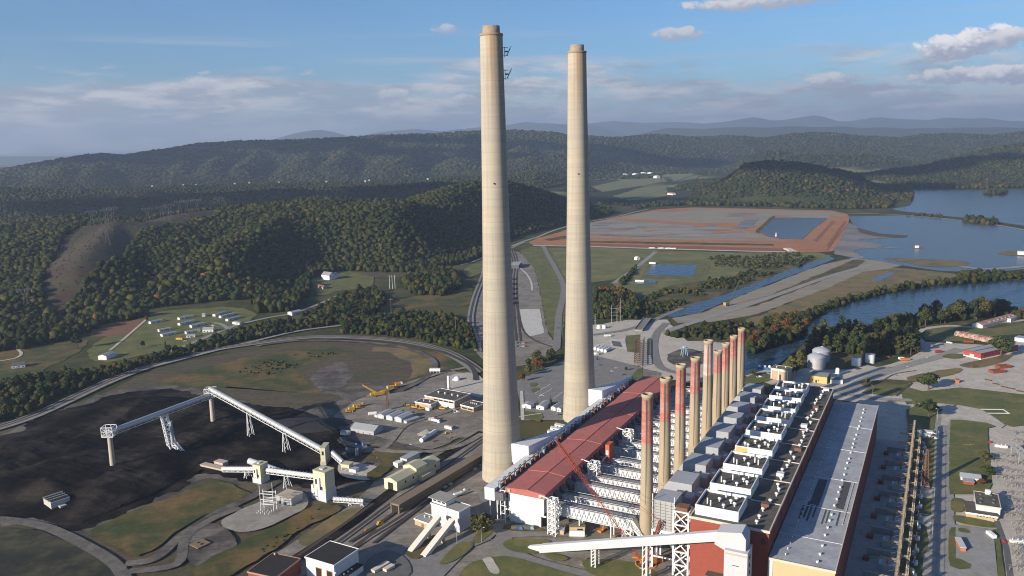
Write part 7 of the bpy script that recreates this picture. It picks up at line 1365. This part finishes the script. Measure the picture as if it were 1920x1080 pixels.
# utility poles
for i, x in enumerate((731, 736, 741)):
    t = empty('utility_pole', at(x, 541), 0, ['left', 'middle', 'right'][i] + ' of three pale poles in the west meadow', 'pole', 'three pale poles'); MB().lathe([(.4, 0), (.25, 22)], n=8).build('shaft', WHITE2, t); MB().box(-2, 2, -.15, .15, 20, 20.4).build('crossarm', WOOD, t)
for x, y, lab in ((734, 590, 'red-brown pole in front of the west wood'), (901, 660, 'dark pole by the rail junction'), (855, 628, 'tall pole among the trees by the rail junction')):
    t = empty('utility_pole', at(x, y), 0, lab, 'pole'); MB().lathe([(.45, 0), (.25, 24)], n=8).build('shaft', RUST, t); MB().box(-2.5, 2.5, -.2, .2, 21, 21.5).build('crossarm', WOOD, t)
# railway wagons in the yard behind the nearer chimney
for k in range(6):
    y = 570 - k * 9; p = at(959.5, y); t = empty('coal_wagon', p, math.radians(88), 'dark coal wagon in the string behind the nearer chimney', 'wagon', 'string of coal wagons'); MB().prism([(-6.5, 1), (6.5, 1), (7, 3.8), (-7, 3.8)], -1.5, 1.5, 'y').build('hopper_body', STEELD, t); MB().box(-6.6, 6.6, -1.3, 1.3, 3.8, 3.95).build('coal_load', COAL, t); wheels(t, (-5, -3.8, 3.8, 5), 1.5, .5)
t = house('rail_shed', 'dark grey rail shed over the tracks behind the nearer chimney', 'shed', (957, 504), (973, 504), 40, 7, STEELD, STEELG, 'flat')
# ------------------------------------------------------------------ woods (too many to count: merged crowns) and single trees
CLEAR = [tuple(sight(*p)[:2]) for p in [(160, 412, 1830), (150, 404, 1900), (300, 397, 1920), (350, 384, 1990), (410, 379, 2040), (402, 392, 1900), (350, 398, 1830), (295, 412, 1760), (262, 420, 1700), (240, 444, 1600), (232, 478, 1500), (180, 505, 1410), (100, 532, 1300), (75, 518, 1340), (85, 465, 1520), (115, 425, 1720)]]
def crowns(seed, n=16, sub=1):
    out = []; R_ = np.random.default_rng(seed); bm = bmesh.new(); bmesh.ops.create_icosphere(bm, subdivisions=max(1, sub), radius=1)
    V = np.array([v.co[:] for v in bm.verts]); F = np.array([[v.index for v in f.verts] for f in bm.faces]); bm.free()
    for k in range(n):
        d = R_.normal(size=(6, 3)); d /= np.linalg.norm(d, axis=1)[:, None]
        r = .68 + .46 * np.max(np.clip(V @ d.T, 0, 1) ** 3, axis=1) + R_.normal(0, .13, len(V))
        out.append((V * r[:, None]).astype(np.float32))
    return out, F
PROTO, PF = crowns(3); PROTO0, PF0 = crowns(4, 16, 0)
PALETTE = np.array([(.018, .026, .007), (.028, .034, .008), (.042, .044, .010), (.058, .052, .013), (.046, .036, .014), (.105, .048, .013)])
LEAFM = mat('wood_foliage', (0, 0, 0), rough=.95, var=.35, scale=.06, attr='tint', spec=.1)
def merged(name, X, Y, Z, sx, sz, wts, label, lift=.55, seed=0, m=None, kind='stuff', lod=1):
    PROTO, PF = (globals()['PROTO'], globals()['PF']) if lod else (globals()['PROTO0'], globals()['PF0'])
    R_ = np.random.default_rng(seed + 100); n = len(X); nv = len(PROTO[0]); P = np.stack(PROTO)[R_.integers(0, len(PROTO), n)]
    a = R_.uniform(0, 2 * np.pi, n); ca, sa = np.cos(a)[:, None], np.sin(a)[:, None]
    v = np.empty((n, nv, 3), np.float32); v[..., 0] = (P[..., 0] * ca - P[..., 1] * sa) * sx[:, None] + X[:, None]; v[..., 1] = (P[..., 0] * sa + P[..., 1] * ca) * sx[:, None] + Y[:, None]; v[..., 2] = P[..., 2] * sz[:, None] + (Z + sz * lift)[:, None]
    F = (PF[None] + (np.arange(n) * nv)[:, None, None]).reshape(-1, 3)
    t = PALETTE[R_.choice(len(PALETTE), n, p=np.array(wts) / sum(wts))] * R_.uniform(.82, 1.2, (n, 1)) * (.7 + .6 * fbm(X / 70, Y / 70, seed + 40))[:, None]; t = np.repeat(t[:, None], nv, 1).reshape(-1, 3)
    o = big_mesh(name, v.reshape(-1, 3), F, m or LEAFM, t); return tag(o, label, kind=kind)
def jitter(x0, x1, y0, y1, s, seed):
    R_ = np.random.default_rng(seed); gx_, gy_ = np.meshgrid(np.arange(x0, x1, s), np.arange(y0, y1, s)); n = gx_.size
    return (gx_.ravel() + R_.uniform(-.5, .5, n) * s), (gy_.ravel() + R_.uniform(-.5, .5, n) * s)
def wedge(x, y, d0, d1, half=.66):
    d = np.hypot(x, y); return (d > d0) & (d < d1) & (np.abs(np.arctan2(x, y)) < half)
def inpoly(x, y, P): return poly_dist(x, y, P) <= 0
def gpoly(px): return [tuple(at(*p)[:2]) for p in px]
W1 = [.36, .33, .22, .055, .03, .005]
# near wooded hills
x, y = jitter(-1500, 700, 950, 2650, 6.7, 1); z = terrain(x, y); k = wedge(x, y, 900, 2600) & (z > 1.5) & ~inpoly(x, y, CLEAR); x, y, z = x[k], y[k], z[k]
R_ = np.random.default_rng(2); s_ = R_.uniform(2.6, 7.4, len(x)) * (.8 + .4 * fbm(x / 50, y / 50, 9)); merged('hill_forest', x, y, z, s_, s_ * R_.uniform(.65, 1.0, len(x)), W1, 'mixed wood covering the near hills', .95, 1)
# scrub on the cleared ridge
x, y = jitter(-1000, -500, 1200, 2100, 11, 3); k = inpoly(x, y, CLEAR); x, y = x[k], y[k]; z = terrain(x, y); R_ = np.random.default_rng(4); s_ = R_.uniform(.5, 1.8, len(x)); merged('ridge_scrub', x, y, z + 1.2, s_, s_ * .8, [.1, .2, .3, .1, .3, .0], 'low scrub on the cleared ridge', .3, 2)
xs = np.array([p[0] for p in CLEAR]); ys = np.array([p[1] for p in CLEAR]); st = 12.0
cx = np.arange(xs.min() - st, xs.max() + st, st); cy = np.arange(ys.min() - st, ys.max() + st, st); A_, B_ = np.meshgrid(cx, cy); ok = poly_dist(A_, B_, CLEAR) < 6 + 10 * fbm(A_ / 40, B_ / 40, 4); Zc = terrain(A_, B_) + 1.4
ix = np.arange(A_.size).reshape(A_.shape); q4 = ok[:-1, :-1] & ok[1:, :-1] & ok[:-1, 1:] & ok[1:, 1:]
tag(big_mesh('cleared_hillside', np.stack([A_, B_, Zc], -1).reshape(-1, 3), np.stack([ix[:-1, :-1], ix[:-1, 1:], ix[1:, 1:], ix[1:, :-1]], -1)[q4], mat('cleared_brush', (.056, .036, .022), var=.5, scale=.03, fine=.3, col2=(.045, .042, .02)), n=4), kind='structure')
# woods on rolling country beyond, broken by fields
x, y = jitter(-3400, 3400, 1800, 4900, 14, 5); z = terrain(x, y); f = fbm(x / 420, y / 420, 21)
fields = (z < 14) & (x > 100) & (f > .44) | (z < 26) & (f > .57)
k = wedge(x, y, 2350, 4800) & ~fields & (poly_dist(x, y, VALLEY) > 8) & ((poly_dist(x, y, FLAT) > 0)); x, y, z = x[k], y[k], z[k]; R_ = np.random.default_rng(6); s_ = R_.uniform(4.5, 9, len(x)); merged('valley_forest', x, y, z, s_, s_ * R_.uniform(.7, 1.05, len(x)), W1, 'woods over the rolling valley', .6, 3)
x, y = jitter(-6500, 7000, 3300, 9200, 27, 7); z = terrain(x, y); f = fbm(x / 600, y / 600, 31); k = wedge(x, y, 4700, 9300) & ((z > 24) | (f < .48) | (x < 200)); x, y, z = x[k], y[k], z[k]; R_ = np.random.default_rng(8); s_ = R_.uniform(9, 18, len(x)); merged('ridge_forest', x, y, z - 2, s_, s_ * .6, W1, 'forest on the long far ridge', .4, 4, lod=0)
# flat ground thickets
def thicket(name, px, sp, r0, r1, wts, label, seed, hz=1.1, clip=None):
    P = gpoly(px); xs = [p[0] for p in P]; ys = [p[1] for p in P]; x, y = jitter(min(xs), max(xs), min(ys), max(ys), sp, seed); k = inpoly(x, y, P)
    if clip: k &= fbm(x / clip, y / clip, seed) > .47
    x, y = x[k], y[k]; R_ = np.random.default_rng(seed); s_ = R_.uniform(r0, r1, len(x)); merged(name, x, y, np.zeros(len(x)), s_, s_ * hz * R_.uniform(.8, 1.3, len(x)), wts, label, .7, seed)
WR = [.30, .28, .24, .13, .04, .012]
thicket('riverside_thicket', [(1512, 605), (1560, 580), (1620, 562), (1700, 545), (1760, 536), (1920, 524), (1960, 524), (1960, 518), (1820, 520), (1760, 530), (1690, 540), (1620, 553), (1560, 570), (1505, 592)], 8, 3, 5.5, WR, 'trees along the north bank of the river', 11)
thicket('riverside_thicket', [(1790, 516), (1850, 514), (1960, 518), (1960, 524), (1850, 522), (1800, 522)], 8, 3, 6, WR, 'trees on the dyke north of the river', 12)
thicket('field_scrub', [(1175, 575), (1250, 540), (1310, 528), (1380, 515), (1480, 490), (1530, 480), (1500, 500), (1430, 520), (1360, 545), (1290, 568), (1240, 590), (1190, 600)], 7, 1.5, 4.2, [.3, .3, .25, .05, .1, 0], 'bushes along the canal', 13, .9, 45)
thicket('field_scrub', [(1250, 480), (1380, 477), (1500, 474), (1500, 490), (1420, 505), (1340, 500), (1335, 488)], 9, 1.5, 3.4, [.3, .3, .25, .05, .1, 0], 'bushes over the old pasture', 14, .8, 60)
thicket('field_scrub', [(1160, 530), (1180, 512), (1192, 500), (1196, 502), (1180, 525), (1166, 537)], 5, 1.5, 3.5, [.5, .3, .2, 0, 0, 0], 'hedge beside the lane', 15)
thicket('field_scrub', [(1250, 628), (1320, 614), (1400, 608), (1420, 620), (1395, 642), (1320, 636), (1260, 634)], 6.5, 1.5, 4.5, [.25, .3, .25, .1, .1, 0], 'bushes behind the gravel yard', 16)
thicket('lakeside_wood', [(1290, 386), (1440, 388), (1560, 392), (1665, 391), (1678, 376), (1705, 380), (1712, 366), (1700, 356), (1660, 350), (1600, 352), (1500, 365), (1380, 360), (1300, 366)], 13, 5, 9, WR, 'wood along the lake shore', 17)
thicket('lakeside_wood', [(1700, 354), (1800, 355), (1920, 352), (2100, 348), (2100, 338), (1900, 338), (1800, 342), (1700, 345)], 16, 6, 11, W1, 'wood on the far lake shore', 18)
thicket('island_trees', [(1845, 364), (1860, 359), (1885, 360), (1888, 364), (1865, 366)], 12, 6, 10, WR, 'trees on the small lake island', 19)
thicket('island_trees', [(1800, 416), (1815, 412), (1845, 412), (1872, 418), (1868, 423), (1830, 420)], 9, 4, 8, WR, 'trees beside the dyke', 20); thicket('island_trees', [(1700, 404), (1735, 403), (1770, 408), (1770, 410), (1735, 406)], 9, 2, 5, WR, 'shrubs along the dyke', 21)
thicket('valley_wood', [(1190, 394), (1215, 388), (1300, 385), (1300, 380), (1230, 382), (1190, 388)], 11, 4, 7, W1, 'hedge wood behind the ash field', 22)
thicket('belt_undergrowth', [(-40, 735), (60, 705), (140, 700), (260, 682), (320, 662), (380, 648), (440, 624), (520, 604), (560, 608), (640, 590), (640, 606), (470, 638), (420, 650), (330, 674), (270, 688), (190, 712), (120, 745), (40, 782), (-40, 800)], 6, 2, 4.4, [.4, .3, .18, .05, .06, .01], 'undergrowth of the tree belt by the rail loop', 23)
thicket('belt_undergrowth', [(640, 608), (700, 598), (780, 588), (850, 598), (885, 622), (893, 658), (850, 652), (780, 636), (700, 628), (640, 626)], 6, 2.2, 4.8, [.4, .3, .2, .05, .05, 0], 'undergrowth of the wood above the rail loop', 24)
thicket('belt_undergrowth', [(560, 600), (640, 556), (700, 545), (722, 568), (700, 598), (640, 606), (590, 612)], 6.5, 3, 5.2, W1, 'undergrowth of the west wood', 25)
thicket('belt_undergrowth', [(752, 532), (790, 508), (850, 512), (868, 540), (830, 556), (770, 552)], 6.5, 3.4, 6, WR, 'undergrowth of the wooded knoll', 26, 1.4)
thicket('belt_undergrowth', [(0, 625), (60, 612), (150, 600), (250, 590), (280, 595), (200, 606), (165, 625), (120, 640), (40, 655), (-40, 665)], 7, 3.5, 6.5, W1, 'trees along the left lawns', 27, 1.3)
thicket('belt_undergrowth', [(560, 520), (590, 510), (640, 503), (760, 505), (860, 485), (905, 468), (905, 480), (860, 496), (800, 505), (770, 512), (640, 508), (585, 522), (575, 560), (550, 585), (480, 588), (470, 570), (550, 560)], 7, 3.2, 6, W1, 'trees at the foot of the hills', 28, 1.4)
thicket('belt_undergrowth', [(1508, 668), (1530, 630), (1640, 622), (1715, 636), (1722, 662), (1640, 672), (1560, 660)], 6, 2.5, 4.6, W1, 'undergrowth of the pine grove', 29, 1.6)
thicket('belt_undergrowth', [(1400, 645), (1430, 612), (1470, 600), (1512, 602), (1510, 625), (1478, 645), (1440, 656), (1405, 668)], 6, 2.5, 4.6, WR, 'undergrowth of the inlet bank', 30, 1.4)
thicket('belt_undergrowth', [(1640, 612), (1720, 596), (1800, 588), (1870, 582), (1920, 590), (1960, 598), (1960, 606), (1860, 594), (1790, 604), (1720, 612)], 6, 2.2, 4.5, WR, 'undergrowth of the south bank', 31, 1.4)
thicket('belt_undergrowth', [(1112, 600), (1190, 598), (1200, 585), (1190, 558), (1150, 543), (1110, 550)], 6, 2.6, 4.8, WR, 'undergrowth of the autumn clump', 32, 1.4)
thicket('belt_undergrowth', [(420, 690), (480, 672), (600, 660), (640, 662), (560, 690), (500, 705), (450, 700)], 7, .8, 2.2, [.1, .2, .4, .2, .1, 0], 'bushes inside the rail loop', 33, .7, 30)
thicket('belt_undergrowth', [(470, 1040), (560, 985), (600, 955), (610, 962), (560, 1000), (480, 1052)], 4, .6, 1.5, [.2, .3, .3, .1, .1, 0], 'weeds along the ditch', 34, .8)

# ------------------------------------------------------------------ single trees: trunk, limbs and a leafy crown
BARK = mat('bark', (.085, .062, .045), var=.25, scale=2)
def leaf_mat(n, c, c2): return mat(n, c, rough=.9, var=.3, scale=.35, col2=c2, spec=.15)
LM = {'green': leaf_mat('green_leaves', (.034, .052, .016), (.060, .072, .022)), 'olive': leaf_mat('olive_leaves', (.062, .064, .020), (.090, .080, .024)), 'dark': leaf_mat('dark_pine_needles', (.022, .036, .014), (.036, .050, .018)), 'rust': leaf_mat('rust_leaves', (.150, .058, .018), (.10, .055, .02)), 'orange': leaf_mat('orange_leaves', (.24, .085, .016), (.17, .075, .018)), 'yellow': leaf_mat('yellow_green_leaves', (.11, .115, .026), (.085, .095, .024))}
def tree_meshes(kind, seed):
    """unit tree 10 m high: returns trunk and crown meshes"""
    r = random.Random(seed); t = MB(); crown_v = []; crown_f = []; lobes = []
    if kind == 'broad':
        t.tube((0, 0, -.3), (.1, 0, 3.2), .30, .2, 8); lobes.append((0, 0, 6.6, 2.1, 2.4))
        for k in range(7):
            a = k * 2.4 + r.random(); h = r.uniform(4.2, 7.4); d = r.uniform(1.2, 2.3); p = (d * math.cos(a), d * math.sin(a), h); t.tube((.1, 0, r.uniform(2.2, 3.6)), p, .13, .05, 5); lobes.append((*p, r.uniform(1.1, 1.7), r.uniform(1.0, 1.5)))
        lobes.append((r.uniform(-.5, .5), r.uniform(-.5, .5), 8.4, 1.3, 1.4)); n = 900; ls = .47
    elif kind == 'pine':
        t.tube((0, 0, -.3), (0, 0, 9.2), .2, .05, 7)
        for k in range(9):
            h = 3.4 + k * .72; a = k * 2.4 + r.random(); d = (1.9 - .17 * k) * r.uniform(.5, 1); p = (d * math.cos(a), d * math.sin(a), h); t.tube((0, 0, h - .5), p, .07, .03, 4); lobes.append((*p, 1.25 - .07 * k, .75))
        lobes.append((0, 0, 9.3, .6, .8)); n = 700; ls = .40
    else:
        t.tube((0, 0, -.3), (0, 0, 8), .18, .05, 6)
        for k in range(6): lobes.append((r.uniform(-.2, .2), r.uniform(-.2, .2), 1.6 + k * 1.5, 1.7 - .24 * k, 1.1))
        for k in range(3): t.tube((0, 0, 2 + k), (.8, .4 * k - .4, 2.6 + k), .06, .02, 4)
        n = 420; ls = .36
    W_ = [l[3] ** 2 for l in lobes]
    for i in range(n):
        l = r.choices(lobes, W_)[0]
        while True:
            x, y, z = r.uniform(-1, 1), r.uniform(-1, 1), r.uniform(-1, 1); q = x * x + y * y + z * z
            if .25 < q < 1: break
        c = Vector((l[0] + x * l[3], l[1] + y * l[3], l[2] + z * l[4])); nn = Vector((x, y, z)).normalized() * .8 + Vector((r.uniform(-1, 1), r.uniform(-1, 1), r.uniform(-1, 1))) * .6; nn.normalize()
        a = nn.orthogonal().normalized(); b = nn.cross(a); th = r.uniform(0, 6.28); a, b = a * math.cos(th) + b * math.sin(th), b * math.cos(th) - a * math.sin(th); s = ls * r.uniform(.6, 1.35); k = len(crown_v)
        crown_v += [c - a * s * .9, c + b * s * .7 + nn * .08, c + a * s, c - b * s * .75 + nn * .05]; crown_f.append((k, k + 1, k + 2, k + 3))
    return t, crown_v, crown_f
TP = {}
def tree_proto(kind, leaf, seed):
    key = (kind, leaf, seed)
    if key not in TP:
        t, v, f = tree_meshes(kind, seed); tm = bpy.data.meshes.new('trunk'); tm.from_pydata([tuple(x) for x in t.V], [], t.F); tm.materials.append(BARK); cm = bpy.data.meshes.new('crown'); cm.from_pydata([tuple(x) for x in v], [], f); cm.materials.append(LM[leaf]); TP[key] = (tm, cm)
    return TP[key]
TR = random.Random(21)
def tree(p, h, kind, leaf, label, group=None, wide=1.0, name=None):
    tm, cm = tree_proto(kind, leaf, TR.randrange(3)); s = h / 10; e = bpy.data.objects.new(name or {'broad': 'broadleaf_tree', 'pine': 'pine_tree'}.get(kind, 'conifer_tree'), None); COL.objects.link(e); e.location = (p.x, p.y, 0); e.rotation_euler = (0, 0, TR.uniform(0, 6.28)); e.scale = (s * wide, s * wide, s); tag(e, label, 'tree', group)
    for nm, me in (('trunk', tm), ('crown', cm)):
        o = bpy.data.objects.new(nm, me); COL.objects.link(o); o.parent = e
    return e
def stand(px, n, h0, h1, kinds, label, group, wide=(.9, 1.3)):
    P = gpoly(px); xs = [p[0] for p in P]; ys = [p[1] for p in P]; pts = []; tries = 0
    R_ = np.random.default_rng(len(label) * 7 + n)
    while len(pts) < n and tries < 4000:
        tries += 1; x, y = R_.uniform(min(xs), max(xs)), R_.uniform(min(ys), max(ys))
        if not inpoly(np.array([x]), np.array([y]), P)[0] or any((x - a) ** 2 + (y - b) ** 2 < 14 for a, b in pts): continue
        pts.append((x, y)); kind, leaf = TR.choice(kinds)
        hue = {'green': 'green', 'olive': 'olive green', 'dark': 'dark green', 'rust': 'rust brown', 'orange': 'orange', 'yellow': 'yellow green'}[leaf]
        tree(Vector((x, y, 0)), TR.uniform(h0, h1), kind, leaf, f'{hue} {"pine" if kind == "pine" else "tree"} {label}', f'{hue} trees {group}', TR.uniform(*wide))
G1 = [('broad', 'green')] * 5 + [('broad', 'olive')] * 4 + [('broad', 'dark')] * 4 + [('broad', 'rust')]
stand([(-20, 735), (60, 705), (140, 702), (190, 690), (180, 712), (110, 745), (40, 780), (-20, 792)], 20, 11, 16, G1, 'in the belt at the far left by the rail loop', 'of the far left belt')
stand([(190, 712), (260, 684), (320, 662), (380, 648), (440, 624), (520, 604), (560, 608), (470, 638), (420, 650), (330, 674), (270, 688), (200, 714)], 46, 8, 13, G1, 'in the belt between trailer park and rail loop', 'of the belt below the trailer park')
stand([(640, 608), (700, 598), (780, 588), (850, 598), (885, 622), (893, 658), (850, 652), (780, 636), (700, 628), (640, 626)], 34, 10, 15, G1, 'in the wood above the curve of the rail loop', 'of the wood above the rail loop')
stand([(640, 556), (700, 545), (722, 568), (700, 598), (640, 604), (600, 600)], 18, 13, 20, G1, 'in the wood below the two-storey house', 'of the wood below the white house')
stand([(752, 532), (790, 508), (850, 512), (868, 540), (830, 556), (770, 552)], 18, 15, 21, G1 + [('broad', 'rust')], 'on the wooded knoll left of the chimneys', 'of the wooded knoll')
stand([(1508, 668), (1530, 632), (1640, 624), (1715, 638), (1722, 664), (1640, 674), (1560, 662)], 52, 19, 25, [('pine', 'green')] * 3 + [('pine', 'dark')] * 2 + [('pine', 'olive')] * 2, 'in the tall grove beside the silver tanks', 'of the tall grove', (1.0, 1.35))
stand([(1400, 645), (1430, 612), (1470, 600), (1512, 602), (1510, 625), (1478, 645), (1440, 656), (1405, 668)], 26, 13, 20, [('broad', 'green')] * 2 + [('broad', 'olive')] * 2 + [('broad', 'dark')] * 2 + [('broad', 'rust')] * 2 + [('broad', 'yellow')], 'on the inlet bank behind the stacks', 'of the inlet bank')
stand([(1470, 704), (1488, 684), (1503, 674), (1512, 684), (1492, 704), (1474, 712)], 8, 10, 15, [('broad', 'olive'), ('broad', 'rust'), ('broad', 'yellow')], 'between the brown-roofed building and the silver tanks', 'by the silver tanks')
stand([(1730, 596), (1800, 588), (1870, 582), (1890, 590), (1860, 597), (1790, 606), (1730, 612)], 22, 17, 24, [('broad', 'dark')] * 2 + [('broad', 'green')] * 2 + [('broad', 'olive')], 'on the south river bank before the red-roofed building', 'of the south river bank')
stand([(1640, 610), (1720, 597), (1728, 604), (1650, 618)], 10, 10, 15, [('broad', 'olive'), ('broad', 'green'), ('broad', 'rust')], 'on the low river bank behind the grove', 'of the low river bank')
stand([(1112, 600), (1190, 598), (1200, 585), (1190, 562), (1150, 550), (1110, 554)], 18, 13, 18, [('broad', 'green')] * 3 + [('broad', 'olive')] * 2 + [('broad', 'dark')], 'in the clump right of the farther chimney', 'of the clump by the chimney')
stand([(1120, 556), (1150, 548), (1178, 556), (1170, 566), (1130, 564)], 6, 13, 17, [('broad', 'orange')], 'glowing at the top of the clump right of the chimney', 'of the clump by the chimney')
stand([(976, 718), (985, 694), (1010, 668), (1050, 664), (1042, 682), (1002, 702), (982, 724)], 14, 9, 14, [('broad', 'green')] * 2 + [('broad', 'yellow'), ('broad', 'olive'), ('broad', 'rust')], 'between the two chimneys beside the asphalt lot', 'between the chimneys')
for x, y, h, kind, leaf, wd, lab in ((1741, 731, 17, 'broad', 'green', 1.75, 'large round tree alone on the lawn by the gravel yard'), (1876, 668, 23, 'broad', 'green', 1.6, 'big dark tree in front of the red warehouse'), (1742, 785, 17, 'broad', 'dark', 1.55, 'dark tree with dense crown at the bend of the concrete road'), (1716, 768, 8, 'broad', 'yellow', 1.1, 'bright yellow-green young tree by the lawn path'), (1626, 722, 8, 'broad', 'yellow', 1.0, 'slender yellow-green tree beside the road behind the turbine hall'), (1846, 868, 9, 'broad', 'olive', 1.9, 'upper of two trees at the edge of the substation'), (1851, 895, 9, 'broad', 'green', 1.8, 'lower of two trees at the edge of the substation'), (1840, 912, 6, 'broad', 'rust', 1.5, 'russet tree against the brown brick relay house'), (905, 1003, 14, 'broad', 'olive', 1.7, 'olive tree on the small island by the precipitator corner'), (897, 1000, 10, 'broad', 'rust', 1.5, 'russet tree tucked behind the olive one on the small island'), (1007, 767, 8, 'conifer', 'green', 1.0, 'left conifer behind the site offices'), (1033, 765, 11, 'conifer', 'dark', 1.0, 'right conifer behind the site offices, the taller one'), (1412, 706, 8, 'broad', 'green', 1.4, 'round bushy tree by the intake screens'), (145, 654, 19, 'broad', 'dark', 1.0, 'tall dark tree on the left lawns'), (275, 604, 9, 'broad', 'orange', 1.0, 'small orange tree at the top of the lane'), (311, 655, 13, 'conifer', 'dark', .7, 'slim dark conifer beside the trailer park lawn'), (268, 652, 9, 'broad', 'dark', 1.0, 'dark tree at the lower edge of the trailer park lawn'), (1174, 696, 5, 'broad', 'green', 1.2, 'small bush at the edge of the rusty trestle'), (1257, 718, 8, 'broad', 'dark', 1.0, 'dark small tree just beyond the red roofs'), (1120, 676, 6, 'conifer', 'green', .9, 'little conifer by the white gas tanks')):
    tree(at(x, y), h, kind, leaf, lab, None, wd)
# ------------------------------------------------------------------ unseen clouds added out of view to shade parts of the hills, and the haze
CLM = mat('shading_cloud', (.85, .85, .87), rough=1, spec=0)
def cloud(px, py, rx, ry, h, rot, label, seed):
    """an unseen cumulus bank, set sunward of the spot it is added to shade"""
    k = h / math.tan(SUN_EL); cx_, cy_ = px - SX * k, py - SY * k; R_ = np.random.default_rng(seed); n = 70
    a = R_.uniform(0, 6.283, n); r = np.sqrt(R_.uniform(0, 1, n)) ; X = rx * r * np.cos(a); Y = ry * r * np.sin(a); c, s = math.cos(rot), math.sin(rot)
    s_ = R_.uniform(.18, .34, n) * min(rx, ry) * 1.3; o = merged('cloud', X * c - Y * s + cx_, X * s + Y * c + cy_, np.full(n, h), s_, s_ * .22, [1, 0, 0, 0, 0, 0], label, 0, seed, CLM, 'structure'); return o
cloud(-750, 2950, 1500, 420, 1500, .12, 'unseen cloud bank added to shade the country behind the near hills', 61)
cloud(-2700, 5500, 1700, 620, 1600, .3, 'unseen cloud bank added to shade the left part of the long ridge', 62)
cloud(200, 6150, 1500, 420, 1600, 0, 'unseen cloud bank added to shade the middle of the long ridge', 65)
cloud(1330, 3420, 430, 300, 1500, 0, 'small unseen cloud added to shade the lakeside hill', 63)
cloud(2500, 4350, 900, 420, 1550, .1, 'unseen cloud bank added to shade the hills beyond the lake', 64)
q = MB(); q.box(-34000, 34000, -3000, 34000, -1.0, 980); HZ = q.build('haze', bpy.data.materials.new('haze'), None); tag(HZ, 'thin blue autumn haze', kind='stuff')
hm = HZ.data.materials[0]; hm.use_nodes = True; t = hm.node_tree
for n in list(t.nodes):
    if n.type != 'OUTPUT_MATERIAL': t.nodes.remove(n)
v = t.nodes.new('ShaderNodeVolumePrincipled'); v.inputs['Density'].default_value = 6.8e-5; v.inputs['Color'].default_value = (.54, .67, .90, 1); v.inputs['Anisotropy'].default_value = .2
t.links.new(v.outputs[0], [n for n in t.nodes if n.type == 'OUTPUT_MATERIAL'][0].inputs['Volume'])
